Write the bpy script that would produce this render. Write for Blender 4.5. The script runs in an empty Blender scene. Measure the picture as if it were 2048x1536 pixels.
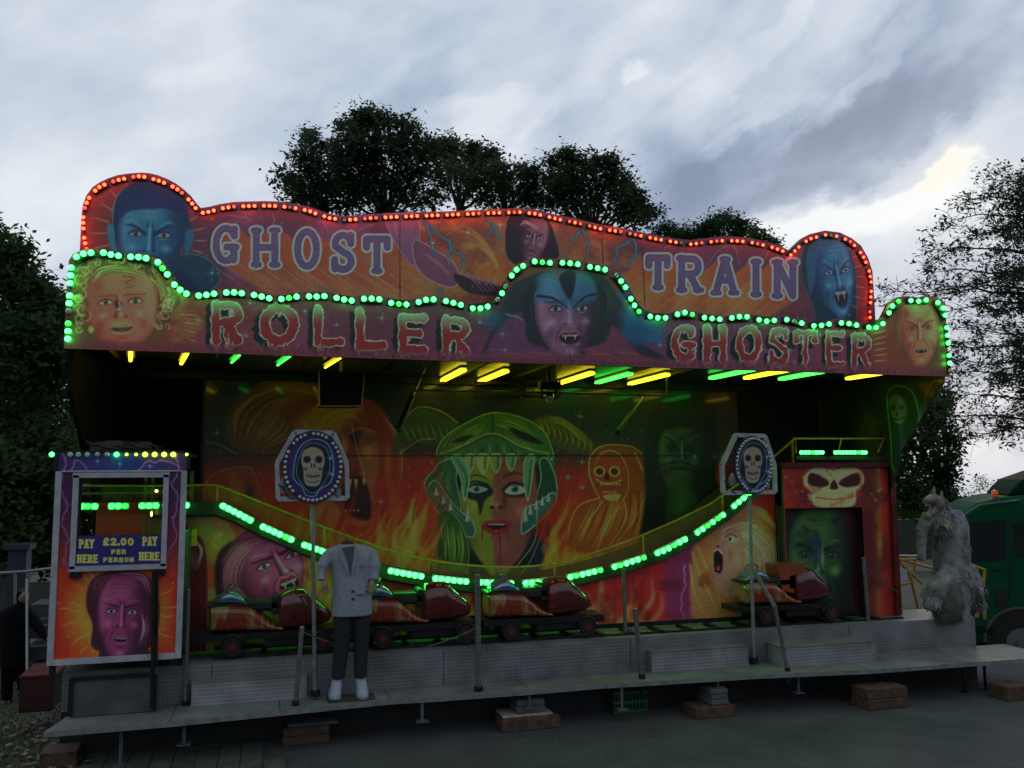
# Fairground ghost train at dusk : everything is built in code.
import bpy, math, random
import numpy as np
from mathutils import Vector, Matrix
F=1736.;PITCH=math.radians(5.8);ROLL=math.radians(.3);YAW=math.radians(15.7);H=2.72
def _basis():
    f=np.array([math.sin(YAW)*math.cos(PITCH),math.cos(YAW)*math.cos(PITCH),math.sin(PITCH)])
    r=np.array([math.cos(YAW),-math.sin(YAW),0.]);u=np.cross(r,f);c,s=math.cos(ROLL),math.sin(ROLL)
    return c*r-s*u,s*r+c*u,f
R_,U_,F_=_basis();CAM=np.array([0,0,H])
def ray(px,py): return F_+R_*((px-1024)/F)-U_*((py-768)/F)
def at(px,py,Y=None,Z=None,X=None):
    """image pixel to world point: the ray through the pixel meets a vertical or horizontal plane of the place"""
    d=ray(px,py);t=(Y/d[1]) if Y is not None else ((Z-H)/d[2] if Z is not None else X/d[0])
    return CAM+d*t
def projv(P):
    v=P-CAM;w=v@F_
    return 1024+F*(v@R_)/w,768-F*(v@U_)/w
sc=bpy.context.scene;COL=sc.collection
# ---------------------------------------------------------------- mesh helpers
class MB:
    def __init__(s): s.v=[];s.f=[];s.m=[]
    def add(s,vs,fs,mi=0):
        o=len(s.v);s.v+=[tuple(map(float,p)) for p in vs];s.f+=[tuple(i+o for i in f) for f in fs];s.m+=[mi]*len(fs);return s
    def box(s,a,b,mi=0,bev=0):
        x0,y0,z0=a;x1,y1,z1=b
        if bev:
            V=[]
            for z,i in((z0,bev),(z0+bev,0),(z1-bev,0),(z1,bev)):
                V+=[(x0+i+(bev if not i else 0)*0,y0+i,z),(x1-i,y0+i,z),(x1-i,y1-i,z),(x0+i,y1-i,z)]
            Fs=[(3,2,1,0),(12,13,14,15)]
            for k in range(3):
                for j in range(4): Fs.append((k*4+j,k*4+(j+1)%4,k*4+4+(j+1)%4,k*4+4+j))
            return s.add(V,Fs,mi)
        V=[(x0,y0,z0),(x1,y0,z0),(x1,y1,z0),(x0,y1,z0),(x0,y0,z1),(x1,y0,z1),(x1,y1,z1),(x0,y1,z1)]
        return s.add(V,[(3,2,1,0),(4,5,6,7),(0,1,5,4),(1,2,6,5),(2,3,7,6),(3,0,4,7)],mi)
    def tube(s,pts,r,n=8,mi=0,cap=True,r1=None):
        P=[np.array(p,float) for p in pts];N=len(P);V=[];up=np.array([0,0,1.])
        for i,p in enumerate(P):
            t=P[min(i+1,N-1)]-P[max(i-1,0)];t=t/(np.linalg.norm(t)+1e-9)
            a=np.cross(t,up if abs(t[2])<.95 else np.array([1.,0,0]));a/=np.linalg.norm(a);b=np.cross(a,t)
            rr=r[i] if isinstance(r,(list,tuple)) else (r if r1 is None else r+(r1-r)*i/(N-1))
            for k in range(n):
                q=2*math.pi*k/n;V.append(p+a*math.cos(q)*rr+b*math.sin(q)*rr)
        Fs=[(i*n+k,i*n+(k+1)%n,(i+1)*n+(k+1)%n,(i+1)*n+k) for i in range(N-1) for k in range(n)]
        if cap: Fs+=[tuple(range(n-1,-1,-1)),tuple((N-1)*n+k for k in range(n))]
        return s.add(V,Fs,mi)
    def bar(s,p,q,w,h=None,mi=0):
        """square bar"""
        h=h or w;p=np.array(p,float);q=np.array(q,float);t=q-p;t/=np.linalg.norm(t)
        a=np.cross(t,np.array([0,0,1.]) if abs(t[2])<.95 else np.array([0,1.,0]));a/=np.linalg.norm(a);b=np.cross(a,t)
        V=[c+a*i*w/2+b*j*h/2 for c in(p,q) for i,j in((-1,-1),(1,-1),(1,1),(-1,1))]
        return s.add(V,[(3,2,1,0),(4,5,6,7),(0,1,5,4),(1,2,6,5),(2,3,7,6),(3,0,4,7)],mi)
    def ball(s,c,rx,ry=None,rz=None,nu=10,nv=6,mi=0):
        ry=ry or rx;rz=rz or rx;V=[(c[0],c[1],c[2]+rz)]
        for i in range(1,nv):
            t=math.pi*i/nv
            for k in range(nu):
                q=2*math.pi*k/nu;V.append((c[0]+rx*math.sin(t)*math.cos(q),c[1]+ry*math.sin(t)*math.sin(q),c[2]+rz*math.cos(t)))
        V.append((c[0],c[1],c[2]-rz));e=len(V)-1
        Fs=[(0,1+k,1+(k+1)%nu) for k in range(nu)]+[(1+(i-1)*nu+k,1+i*nu+k,1+i*nu+(k+1)%nu,1+(i-1)*nu+(k+1)%nu) for i in range(1,nv-1) for k in range(nu)]
        Fs+=[(e,1+(nv-2)*nu+(k+1)%nu,1+(nv-2)*nu+k) for k in range(nu)]
        return s.add(V,Fs,mi)
    def loft(s,secs,n=16,mi=0,cap=True):
        """secs: (cx,cy,cz,rx,ry[,tilt]) stacked sections, superellipse"""
        V=[]
        for q in secs:
            cx,cy,cz,rx,ry=q[:5];tl=q[5] if len(q)>5 else 0.
            for k in range(n):
                a=2*math.pi*k/n;c,d=math.cos(a),math.sin(a);e=.85
                x=rx*math.copysign(abs(c)**e,c);y=ry*math.copysign(abs(d)**e,d);V.append((cx+x,cy+y,cz+tl*x))
        N=len(secs);Fs=[(i*n+k,i*n+(k+1)%n,(i+1)*n+(k+1)%n,(i+1)*n+k) for i in range(N-1) for k in range(n)]
        if cap: Fs+=[tuple(range(n-1,-1,-1)),tuple((N-1)*n+k for k in range(n))]
        return s.add(V,Fs,mi)
    def extr(s,poly,y0,y1,mi=0):
        """polygon in XZ extruded along Y (y0 front)"""
        n=len(poly);V=[(x,y0,z) for x,z in poly]+[(x,y1,z) for x,z in poly]
        return s.add(V,[tuple(range(n)),tuple(range(2*n-1,n-1,-1))]+[(i,i+n,(i+1)%n+n,(i+1)%n) for i in range(n)],mi)
    def prism(s,poly,z0,z1,mi=0):
        n=len(poly);V=[(x,y,z0) for x,y in poly]+[(x,y,z1) for x,y in poly]
        return s.add(V,[tuple(range(n-1,-1,-1)),tuple(range(n,2*n))]+[(i,(i+1)%n,(i+1)%n+n,i+n) for i in range(n)],mi)
    def build(s,name,mats,parent=None,smooth=False,fix=False,**tags):
        me=bpy.data.meshes.new(name);me.from_pydata(s.v,[],s.f);me.update()
        if not isinstance(mats,(list,tuple)): mats=[mats]
        for m in mats: me.materials.append(m)
        if any(s.m): me.polygons.foreach_set('material_index',s.m)
        if fix:
            import bmesh
            b=bmesh.new();b.from_mesh(me);bmesh.ops.recalc_face_normals(b,faces=b.faces);b.to_mesh(me);b.free()
        if smooth: me.polygons.foreach_set('use_smooth',[True]*len(me.polygons))
        o=bpy.data.objects.new(name,me);COL.objects.link(o)
        if parent is not None: o.parent=parent
        tag(o,**tags);return o
def tag(o,label=None,cat=None,group=None,kind=None):
    if label: o['label']=label
    if cat: o['category']=cat
    if group: o['group']=group
    if kind: o['kind']=kind
    return o
def thing(name,loc,label,cat,group=None):
    o=bpy.data.objects.new(name,None);COL.objects.link(o);o.location=tuple(map(float,loc));o.empty_display_size=.1
    return tag(o,label,cat,group)
def rel(o,root):
    """parent keeping world coordinates of the mesh"""
    o.parent=root;o.location=tuple(-c for c in root.location);return o
def remesh(o,vox=.015,sm=4):
    m=o.modifiers.new('r','REMESH');m.mode='VOXEL';m.voxel_size=vox;m.use_smooth_shade=True
    k=o.modifiers.new('s','SMOOTH');k.iterations=sm;k.factor=.5;return o
# ---------------------------------------------------------------- materials
MATS={}
def nodes(name):
    m=bpy.data.materials.new(name);m.use_nodes=True;t=m.node_tree;t.nodes.clear()
    o=t.nodes.new('ShaderNodeOutputMaterial');b=t.nodes.new('ShaderNodeBsdfPrincipled');t.links.new(b.outputs[0],o.inputs[0]);return m,t,b
def mat(name,col,rough=.5,metal=0.,var=.25,scale=6.,bump=0.,bscale=40.,emit=None,estr=0.,coat=0.,col2=None,spec=None,trans=0.):
    if name in MATS: return MATS[name]
    m,t,b=nodes(name);n=t.nodes;l=t.links
    b.inputs['Roughness'].default_value=rough;b.inputs['Metallic'].default_value=metal
    if spec is not None: b.inputs['Specular IOR Level'].default_value=spec
    if coat: b.inputs['Coat Weight'].default_value=coat;b.inputs['Coat Roughness'].default_value=.08
    if trans: b.inputs['Transmission Weight'].default_value=trans
    tc=n.new('ShaderNodeTexCoord')
    if var or col2:
        nz=n.new('ShaderNodeTexNoise');nz.inputs['Scale'].default_value=scale;nz.inputs['Detail'].default_value=6;l.new(tc.outputs['Object'],nz.inputs['Vector'])
        rp=n.new('ShaderNodeValToRGB');c2=col2 or tuple(c*(1-var) for c in col)
        rp.color_ramp.elements[0].position=.32;rp.color_ramp.elements[1].position=.68
        rp.color_ramp.elements[0].color=(*c2,1);rp.color_ramp.elements[1].color=(*(col if col2 else tuple(min(1,c*(1+var*.6)) for c in col)),1)
        l.new(nz.outputs['Fac'],rp.inputs['Fac']);l.new(rp.outputs['Color'],b.inputs['Base Color'])
        mr=n.new('ShaderNodeMapRange');mr.inputs['To Min'].default_value=max(0,rough-.1);mr.inputs['To Max'].default_value=min(1,rough+.12);l.new(nz.outputs['Fac'],mr.inputs['Value']);l.new(mr.outputs[0],b.inputs['Roughness'])
    else: b.inputs['Base Color'].default_value=(*col,1)
    if bump:
        nb=n.new('ShaderNodeTexNoise');nb.inputs['Scale'].default_value=bscale;nb.inputs['Detail'].default_value=4;l.new(tc.outputs['Object'],nb.inputs['Vector'])
        bp=n.new('ShaderNodeBump');bp.inputs['Strength'].default_value=bump;bp.inputs['Distance'].default_value=.02;l.new(nb.outputs['Fac'],bp.inputs['Height']);l.new(bp.outputs[0],b.inputs['Normal'])
    if emit:
        b.inputs['Emission Color'].default_value=(*emit,1);b.inputs['Emission Strength'].default_value=estr
    MATS[name]=m;return m
def lamp(name,col,s):
    m,t,b=nodes(name);b.inputs['Base Color'].default_value=(.4,.4,.4,1);b.inputs['Roughness'].default_value=.3
    b.inputs['Emission Color'].default_value=(*col,1);b.inputs['Emission Strength'].default_value=s;MATS[name]=m;return m
def mural_mat(name,rough=.3,coat=.3):
    m,t,b=nodes(name);n=t.nodes;l=t.links;a=n.new('ShaderNodeAttribute');a.attribute_name='paint'
    l.new(a.outputs['Color'],b.inputs['Base Color']);b.inputs['Coat Weight'].default_value=coat;b.inputs['Coat Roughness'].default_value=.07
    tc=n.new('ShaderNodeTexCoord');nz=n.new('ShaderNodeTexNoise');nz.inputs['Scale'].default_value=1.6;nz.inputs['Detail'].default_value=3;l.new(tc.outputs['Object'],nz.inputs['Vector'])
    mr=n.new('ShaderNodeMapRange');mr.inputs['To Min'].default_value=rough-.1;mr.inputs['To Max'].default_value=rough+.2;l.new(nz.outputs['Fac'],mr.inputs['Value']);l.new(mr.outputs[0],b.inputs['Roughness'])
    bp=n.new('ShaderNodeBump');bp.inputs['Strength'].default_value=.08;bp.inputs['Distance'].default_value=.03;l.new(nz.outputs['Fac'],bp.inputs['Height']);l.new(bp.outputs[0],b.inputs['Normal']);l.new(bp.outputs[0],b.inputs['Coat Normal'])
    MATS[name]=m;return m
def plate_mat(name,col,freq=9.,depth=.5,rough=.42,metal=.55,axes='XZ',wet=0):
    """chequer plate: rows of little raised lozenges"""
    m,t,b=nodes(name);n=t.nodes;l=t.links;tc=n.new('ShaderNodeTexCoord');sx=n.new('ShaderNodeSeparateXYZ');l.new(tc.outputs['Object'],sx.inputs[0])
    def M(op,a,b_=None,v=None):
        q=n.new('ShaderNodeMath');q.operation=op;l.new(a,q.inputs[0])
        if b_ is not None:l.new(b_,q.inputs[1])
        if v is not None:q.inputs[1].default_value=v
        return q.outputs[0]
    A=sx.outputs[axes[0]];B=sx.outputs[axes[1]]
    s1=M('SINE',M('MULTIPLY',M('ADD',A,B),v=freq*6.283));s2=M('SINE',M('MULTIPLY',M('SUBTRACT',A,B),v=freq*6.283))
    pr=M('MULTIPLY',s1,s2);pw=M('MAXIMUM',pr,v=.1)
    nz=n.new('ShaderNodeTexNoise');nz.inputs['Scale'].default_value=3.;nz.inputs['Detail'].default_value=7;l.new(tc.outputs['Object'],nz.inputs['Vector'])
    rp=n.new('ShaderNodeValToRGB');rp.color_ramp.elements[0].position=.3;rp.color_ramp.elements[1].position=.7
    rp.color_ramp.elements[0].color=(*tuple(c*.5 for c in col),1);rp.color_ramp.elements[1].color=(*col,1);l.new(nz.outputs['Fac'],rp.inputs['Fac'])
    mx=n.new('ShaderNodeMix');mx.data_type='RGBA';l.new(M('MULTIPLY',pw,v=.16),mx.inputs['Factor']);l.new(rp.outputs['Color'],mx.inputs['A']);mx.inputs['B'].default_value=(*tuple(min(1,c*1.9) for c in col),1)
    l.new(mx.outputs['Result'],b.inputs['Base Color']);b.inputs['Metallic'].default_value=metal;b.inputs['Specular IOR Level'].default_value=.25
    mr=n.new('ShaderNodeMapRange');mr.inputs['To Min'].default_value=rough-.12;mr.inputs['To Max'].default_value=rough+.15;l.new(nz.outputs['Fac'],mr.inputs['Value']);l.new(mr.outputs[0],b.inputs['Roughness'])
    bp=n.new('ShaderNodeBump');bp.inputs['Strength'].default_value=depth;bp.inputs['Distance'].default_value=.01;l.new(pw,bp.inputs['Height']);l.new(bp.outputs[0],b.inputs['Normal'])
    MATS[name]=m;return m
# ---------------------------------------------------------------- painted boards
def lin(c): 
    c=np.clip(c,0,1);return np.where(c<.04045,c/12.92,((c+.055)/1.055)**2.4)
def board(name,u0,u1,lo,hi,val,art,gain,step=.0075,thick=.04,axis='Y',m=None,parent=None,edge=(.03,.03,.03),sgn=1,hole=None,**tags):
    """vertical painted board. axis 'Y': plane y=val, u runs along x; axis 'X': plane x=val, u runs along y."""
    nu=max(2,int(abs(u1-u0)/step)+1);u=np.linspace(u0,u1,nu);l_=np.array([lo(q) for q in u]);h_=np.array([hi(q) for q in u])
    nv=max(2,int(np.max(h_-l_)/step)+1);t=np.linspace(0,1,nv)[:,None];Z=l_[None]+(h_-l_)[None]*t;Ug=np.broadcast_to(u[None],Z.shape)
    P=np.stack([Ug,np.full(Z.shape,val),Z],-1) if axis=='Y' else np.stack([np.full(Z.shape,val),Ug,Z],-1)
    px,py=projv(P.reshape(-1,3));cv=Canvas(px.reshape(Z.shape),py.reshape(Z.shape));art(cv)
    colr=np.clip(lin(cv.c)*np.array(gain),0,.85).reshape(-1,3)
    n=nv*nu;idx=np.arange(n).reshape(nv,nu)
    q=np.stack([idx[:-1,:-1],idx[:-1,1:],idx[1:,1:],idx[1:,:-1]],-1).reshape(-1,4)
    if hole is not None:
        c=P.reshape(-1,3)[q].mean(1);keep=~hole(c);q=q[keep]
    # rim: duplicate boundary, back face strip
    ring=np.concatenate([idx[0,:],idx[1:,-1],idx[-1,-2::-1],idx[-2:0:-1,0]]);R=len(ring)
    back=P.reshape(-1,3)[ring].copy();ax=1 if axis=='Y' else 0;back[:,ax]+=thick*sgn
    fr=P.reshape(-1,3)[ring].copy()
    V=np.concatenate([P.reshape(-1,3),fr,back]);a=n+np.arange(R);b=n+R+np.arange(R);a2=np.roll(a,-1);b2=np.roll(b,-1)
    side=np.stack([a,b,b2,a2],-1)
    qs=np.concatenate([q,side]);
    # back sheet as strips between bottom and top rows
    bi=np.arange(nu);topi=nu+nv-2+ (nu-1-bi) if False else None
    me=bpy.data.meshes.new(name)
    # back: columns (bottom ring index k) to (top ring index)
    kb=np.arange(nu);kt=(nu-1)+(nv-1)+(nu-1-kb)
    bs=np.stack([n+R+kb[:-1],n+R+kt[:-1],n+R+kt[1:],n+R+kb[1:]],-1)
    if hole is None: qs=np.concatenate([qs,bs])
    if axis=='X' : qs=qs
    me.vertices.add(len(V));me.vertices.foreach_set('co',V.astype(np.float32).ravel())
    me.loops.add(qs.size);me.loops.foreach_set('vertex_index',qs.astype(np.int32).ravel())
    me.polygons.add(len(qs));me.polygons.foreach_set('loop_start',(np.arange(len(qs))*4).astype(np.int32));me.polygons.foreach_set('loop_total',np.full(len(qs),4,np.int32))
    me.update();me.validate()
    at_=me.color_attributes.new('paint','FLOAT_COLOR','POINT');cc=np.ones((len(V),4),np.float32);cc[:n,:3]=colr;cc[n:,:3]=edge
    at_.data.foreach_set('color',cc.ravel());me.materials.append(m)
    o=bpy.data.objects.new(name,me);COL.objects.link(o)
    if parent is not None: rel(o,parent)
    tag(o,**tags);return o
def interp(pts):
    xs=[p[0] for p in pts];ys=[p[1] for p in pts];return lambda x:float(np.interp(x,xs,ys))
def resample(pts,step,start=0.):
    P=np.array(pts,float);d=np.hypot(*(P[1:]-P[:-1]).T);s=np.concatenate([[0],np.cumsum(d)]);out=[];q=start
    while q<=s[-1]: out.append((float(np.interp(q,s,P[:,0])),float(np.interp(q,s,P[:,1]))));q+=step
    return out
# ---------------------------------------------------------------- mural painter (numpy)
RS=np.random.RandomState
def _h(ix,iy,s):
    n=(ix.astype(np.int64)*374761393+iy.astype(np.int64)*668265263+s*1274126177)&0xffffffff
    n=((n^(n>>13))*1274126177)&0xffffffff
    return ((n^(n>>16))&0xffff)/65535.
def vnoise(x,y,s=0):
    ix=np.floor(x);iy=np.floor(y);fx=x-ix;fy=y-iy
    fx=fx*fx*(3-2*fx);fy=fy*fy*(3-2*fy)
    a=_h(ix,iy,s);b=_h(ix+1,iy,s);c=_h(ix,iy+1,s);d=_h(ix+1,iy+1,s)
    return (a*(1-fx)+b*fx)*(1-fy)+(c*(1-fx)+d*fx)*fy
def fbm(x,y,s=0,o=4):
    r=0;a=.5
    for k in range(o):
        r=r+a*vnoise(x,y,s+k*17);x=x*2.03+5.1;y=y*2.03+1.7;a*=.5
    return r/(1-.5**o)
def sst(a,b,x):
    t=np.clip((x-a)/(b-a),0,1);return t*t*(3-2*t)
def smooth(pts,closed=False,n=6):
    P=np.array(pts,float);N=len(P);out=[]
    if N<3 and not closed: return P
    rng=range(N if closed else N-1)
    for i in rng:
        if closed: p0,p1,p2,p3=P[i-1],P[i],P[(i+1)%N],P[(i+2)%N]
        else:
            p1,p2=P[i],P[i+1];p0=P[i-1] if i>0 else 2*p1-p2;p3=P[i+2] if i+2<N else 2*p2-p1
        for k in range(n):
            t=k/n
            out.append(.5*((2*p1)+(p2-p0)*t+(2*p0-5*p1+4*p2-p3)*t*t+(3*p1-p0-3*p2+p3)*t**3))
    if not closed: out.append(P[-1])
    return np.array(out)
def C8(c): return np.array(c,float)/255.
class Canvas:
    def __init__(s,px,py):
        s.px=px;s.py=py;s.c=np.zeros(px.shape+(3,))
        s.x0c=px.min(0);s.x1c=px.max(0);s.y0r=py.min(1);s.y1r=py.max(1)
    def crop(s,x0,x1,y0,y1):
        a=np.nonzero((s.x1c>=x0)&(s.x0c<=x1))[0];b=np.nonzero((s.y1r>=y0)&(s.y0r<=y1))[0]
        if len(a)==0 or len(b)==0: return None
        return (slice(b[0],b[-1]+1),slice(a[0],a[-1]+1))
    def put(s,sl,m,col,a=1.):
        if sl is None: return
        c=s.c[sl];col=C8(col) if isinstance(col,(tuple,list)) else col
        c+=(col-c)*(np.clip(m,0,1)*a)[...,None]
    def add(s,sl,m,col,a=1.):
        if sl is None: return
        s.c[sl]+=C8(col)*(np.clip(m,0,1)*a)[...,None]
    def fill(s,col,box=None,soft=1.):
        if box is None: s.c[:]=C8(col);return
        x0,x1,y0,y1=box;sl=s.crop(x0-soft,x1+soft,y0-soft,y1+soft)
        if sl is None:return
        X,Y=s.px[sl],s.py[sl]
        d=np.minimum(np.minimum(X-x0,x1-X),np.minimum(Y-y0,y1-Y))
        s.put(sl,sst(-soft,soft,d),col)
    def blob(s,cx,cy,rx,ry,col,a=1.,ang=0.,soft=.6,add=False):
        r=max(rx,ry)*1.05;sl=s.crop(cx-r,cx+r,cy-r,cy+r)
        if sl is None:return
        X,Y=s.px[sl]-cx,s.py[sl]-cy;t=math.radians(ang);ca,sa=math.cos(t),math.sin(t)
        u=(X*ca+Y*sa)/rx;v=(-X*sa+Y*ca)/ry;d=np.sqrt(u*u+v*v)
        m=1-sst(1-soft,1.0001,d)
        (s.add if add else s.put)(sl,m,col,a)
    def polyd(s,P,pad):
        x0,y0=P.min(0)-pad;x1,y1=P.max(0)+pad;sl=s.crop(x0,x1,y0,y1)
        if sl is None:return None,None
        X,Y=s.px[sl],s.py[sl];D=np.full(X.shape,1e9);W=np.zeros(X.shape,bool)
        N=len(P)
        for i in range(N):
            ax,ay=P[i];bx,by=P[(i+1)%N];ex,ey=bx-ax,by-ay;L=ex*ex+ey*ey+1e-9
            wx=X-ax;wy=Y-ay;t=np.clip((wx*ex+wy*ey)/L,0,1)
            D=np.minimum(D,(wx-ex*t)**2+(wy-ey*t)**2)
            if ay!=by:
                c=((ay>Y)!=(by>Y));xi=ax+(Y-ay)*ex/(by-ay);W^=(c&(X<xi))
        D=np.sqrt(D);return sl,np.where(W,-D,D)
    def poly(s,pts,col,a=1.,f=1.,sm=True,out=None,ow=1.5,oa=1.):
        P=smooth(pts,True,4) if sm else np.array(pts,float)
        sl,d=s.polyd(P,f+ow+2)
        if sl is None:return
        s.put(sl,1-sst(-f,f,d),col,a)
        if out is not None: s.put(sl,1-sst(ow*.4,ow*1.3,np.abs(d)),out,oa)
    def line(s,pts,w0,col,a=1.,w1=None,soft=.8,sm=True,add=False,mid=False):
        P=smooth(pts,False,5) if sm else np.array(pts,float)
        w1=w0 if w1 is None else w1;pad=max(w0,w1)+2
        x0,y0=P.min(0)-pad;x1,y1=P.max(0)+pad;sl=s.crop(x0,x1,y0,y1)
        if sl is None:return
        X,Y=s.px[sl],s.py[sl];M=np.zeros(X.shape);n=len(P)-1
        for i in range(n):
            ax,ay=P[i];ex,ey=P[i+1]-P[i];L=ex*ex+ey*ey+1e-9
            t=np.clip(((X-ax)*ex+(Y-ay)*ey)/L,0,1)
            tt=(i+t)/n
            w=w0+(w1-w0)*tt
            if mid: w=w*np.sin(np.pi*np.clip(tt,.02,.98))+.2
            d=np.hypot(X-ax-ex*t,Y-ay-ey*t)
            M=np.maximum(M,1-sst(1-soft,1.001,d/np.maximum(w,.3)))
        (s.add if add else s.put)(sl,M,col,a)
    def star(s,x,y,r,col=(170,190,200),a=.8,rays=True):
        s.blob(x,y,r*.42,r*.42,col,a*.8,soft=1.)
        if rays and r>3:
            for k in range(4):
                t=math.pi*k/4+.1;q=r*(1.5 if k%2==0 else .8)
                s.line([(x-math.cos(t)*q,y-math.sin(t)*q),(x,y),(x+math.cos(t)*q,y+math.sin(t)*q)],.9,col,a*.6,mid=True,soft=1.,sm=False)
    def dots(s,box,n,seed,cols,r0=1.2,r1=3.,a=.6):
        R=RS(seed)
        for _ in range(n):
            r=R.uniform(r0,r1);s.blob(R.uniform(box[0],box[1]),R.uniform(box[2],box[3]),r,r,cols[R.randint(len(cols))],a*R.uniform(.4,1),soft=1.)
    def bolt(s,pts,w,col,a=.8,seed=1,glow=None,branch=True):
        R=RS(seed);P=[np.array(p,float) for p in pts];Q=[P[0]]
        for i in range(len(P)-1):
            e=P[i+1]-P[i];L=np.hypot(*e);n=max(2,int(L/9))
            for k in range(1,n+1):
                q=P[i]+e*k/n
                if k<n: q=q+np.array([-e[1],e[0]])/L*R.uniform(-3.5,3.5)
                Q.append(q)
        if glow is not None: s.line(Q,w*4,glow,a*.6,w1=w*2,soft=1.,sm=False)
        s.line(Q,w,col,a,w1=w*.5,sm=False)
    def hair(s,A,B,n,cols,w=2.,a=.7,seed=3,jit=.03):
        R=RS(seed);A=smooth(A,False,5);B=smooth(B,False,5)
        m=min(len(A),len(B));A=A[np.linspace(0,len(A)-1,m).astype(int)];B=B[np.linspace(0,len(B)-1,m).astype(int)]
        for _ in range(n):
            t=R.rand();P=A*(1-t)+B*t+R.normal(0,1.,(1,2))
            i0=int(R.uniform(0,.35)*m);i1=int(R.uniform(.65,1.)*m)
            if i1-i0<3: continue
            s.line(P[i0:i1],w*R.uniform(.5,1.2),cols[R.randint(len(cols))],a*R.uniform(.4,1.),mid=True,sm=False,soft=1.)
    def flames(s,box,n,seed,cols,lean=.2,h=60,w=9,a=.5):
        R=RS(seed)
        for _ in range(n):
            x=R.uniform(box[0],box[1]);y=R.uniform(box[2],box[3]);hh=h*R.uniform(.5,1.3);k=R.uniform(.06,.16)*hh*(1 if R.rand()<.6 else -1);ln=lean*R.uniform(.4,1.5)
            P=smooth([(x,y),(x+ln*hh*.25+k,y-hh*.3),(x+ln*hh*.55-k*.3,y-hh*.62),(x+ln*hh,y-hh)],False,4);ww=w*R.uniform(.6,1.4)
            N=len(P);L=[];Rr=[]
            for i,p in enumerate(P):
                t=i/(N-1);q=ww*(math.sin(math.pi*min(1,.32+t*.68))**1.2);L.append((p[0]-q,p[1]));Rr.append((p[0]+q,p[1]))
            s.poly(L+Rr[::-1],cols[R.randint(len(cols))],a*R.uniform(.5,1),f=3.+ww*.25,sm=False)
    def cloud(s,box,col,sx,sy,seed,a=.5,lo=.45,hi=.7,soft=25):
        x0,x1,y0,y1=box;sl=s.crop(x0,x1,y0,y1)
        if sl is None:return
        X,Y=s.px[sl],s.py[sl];d=np.minimum(np.minimum(X-x0,x1-X),np.minimum(Y-y0,y1-Y))
        s.put(sl,sst(lo,hi,fbm(X/sx,Y/sy,seed))*sst(0,soft,d),col,a)
    def grad(s,box,stops,axis='x'):
        x0,x1,y0,y1=box;sl=s.crop(x0,x1,y0,y1)
        if sl is None:return
        q=s.px[sl] if axis=='x' else s.py[sl]
        ts=[t for t,_ in stops];cs=np.array([C8(c) for _,c in stops])
        s.c[sl]=np.stack([np.interp(q,ts,cs[:,k]) for k in range(3)],-1)
    def grain(s,amt=.12,sc=3.,seed=5):
        n=fbm(s.px/sc,s.py/sc,seed,3)-.5;n2=fbm(s.px/40.,s.py/30.,seed+9,3)-.5
        s.c*=(1+amt*n*2+amt*1.2*n2)[...,None]
    def strokes(s,segs,col_in,col_out,ow=3.,glow=1.5,grad=None,a=1.,rough=0.):
        """segs: (x0,y0,x1,y1,r0,r1) - union, filled and outlined"""
        S=np.array(segs);pad=S[:,4:].max()+ow*2+glow
        x0=min(S[:,0].min(),S[:,2].min())-pad;x1=max(S[:,0].max(),S[:,2].max())+pad
        y0=min(S[:,1].min(),S[:,3].min())-pad;y1=max(S[:,1].max(),S[:,3].max())+pad
        sl=s.crop(x0,x1,y0,y1)
        if sl is None:return
        X,Y=s.px[sl],s.py[sl];D=np.full(X.shape,1e9)
        for ax,ay,bx,by,r0,r1 in S:
            ex,ey=bx-ax,by-ay;L=ex*ex+ey*ey+1e-9;t=np.clip(((X-ax)*ex+(Y-ay)*ey)/L,0,1)
            D=np.minimum(D,np.hypot(X-ax-ex*t,Y-ay-ey*t)-(r0+(r1-r0)*t))
        if rough: D=D+(fbm(X/7.,Y/11.,7,3)-.5)*rough*2
        if col_out is not None: s.put(sl,1-sst(ow-.5,ow+glow,D),col_out,a*.9)
        ci=col_in
        if grad is not None:
            ty=sst(grad[0],grad[1],Y)[...,None];ci=C8(grad[2])*(1-ty)+C8(col_in)*ty
        s.put(sl,1-sst(-.8,.6,D),ci,a)
        return sl,D
def arc(cx,cy,rx,ry,a0,a1,n=9):
    return [(cx+rx*math.cos(math.radians(a0+(a1-a0)*k/n)),cy+ry*math.sin(math.radians(a0+(a1-a0)*k/n))) for k in range(n+1)]
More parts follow.
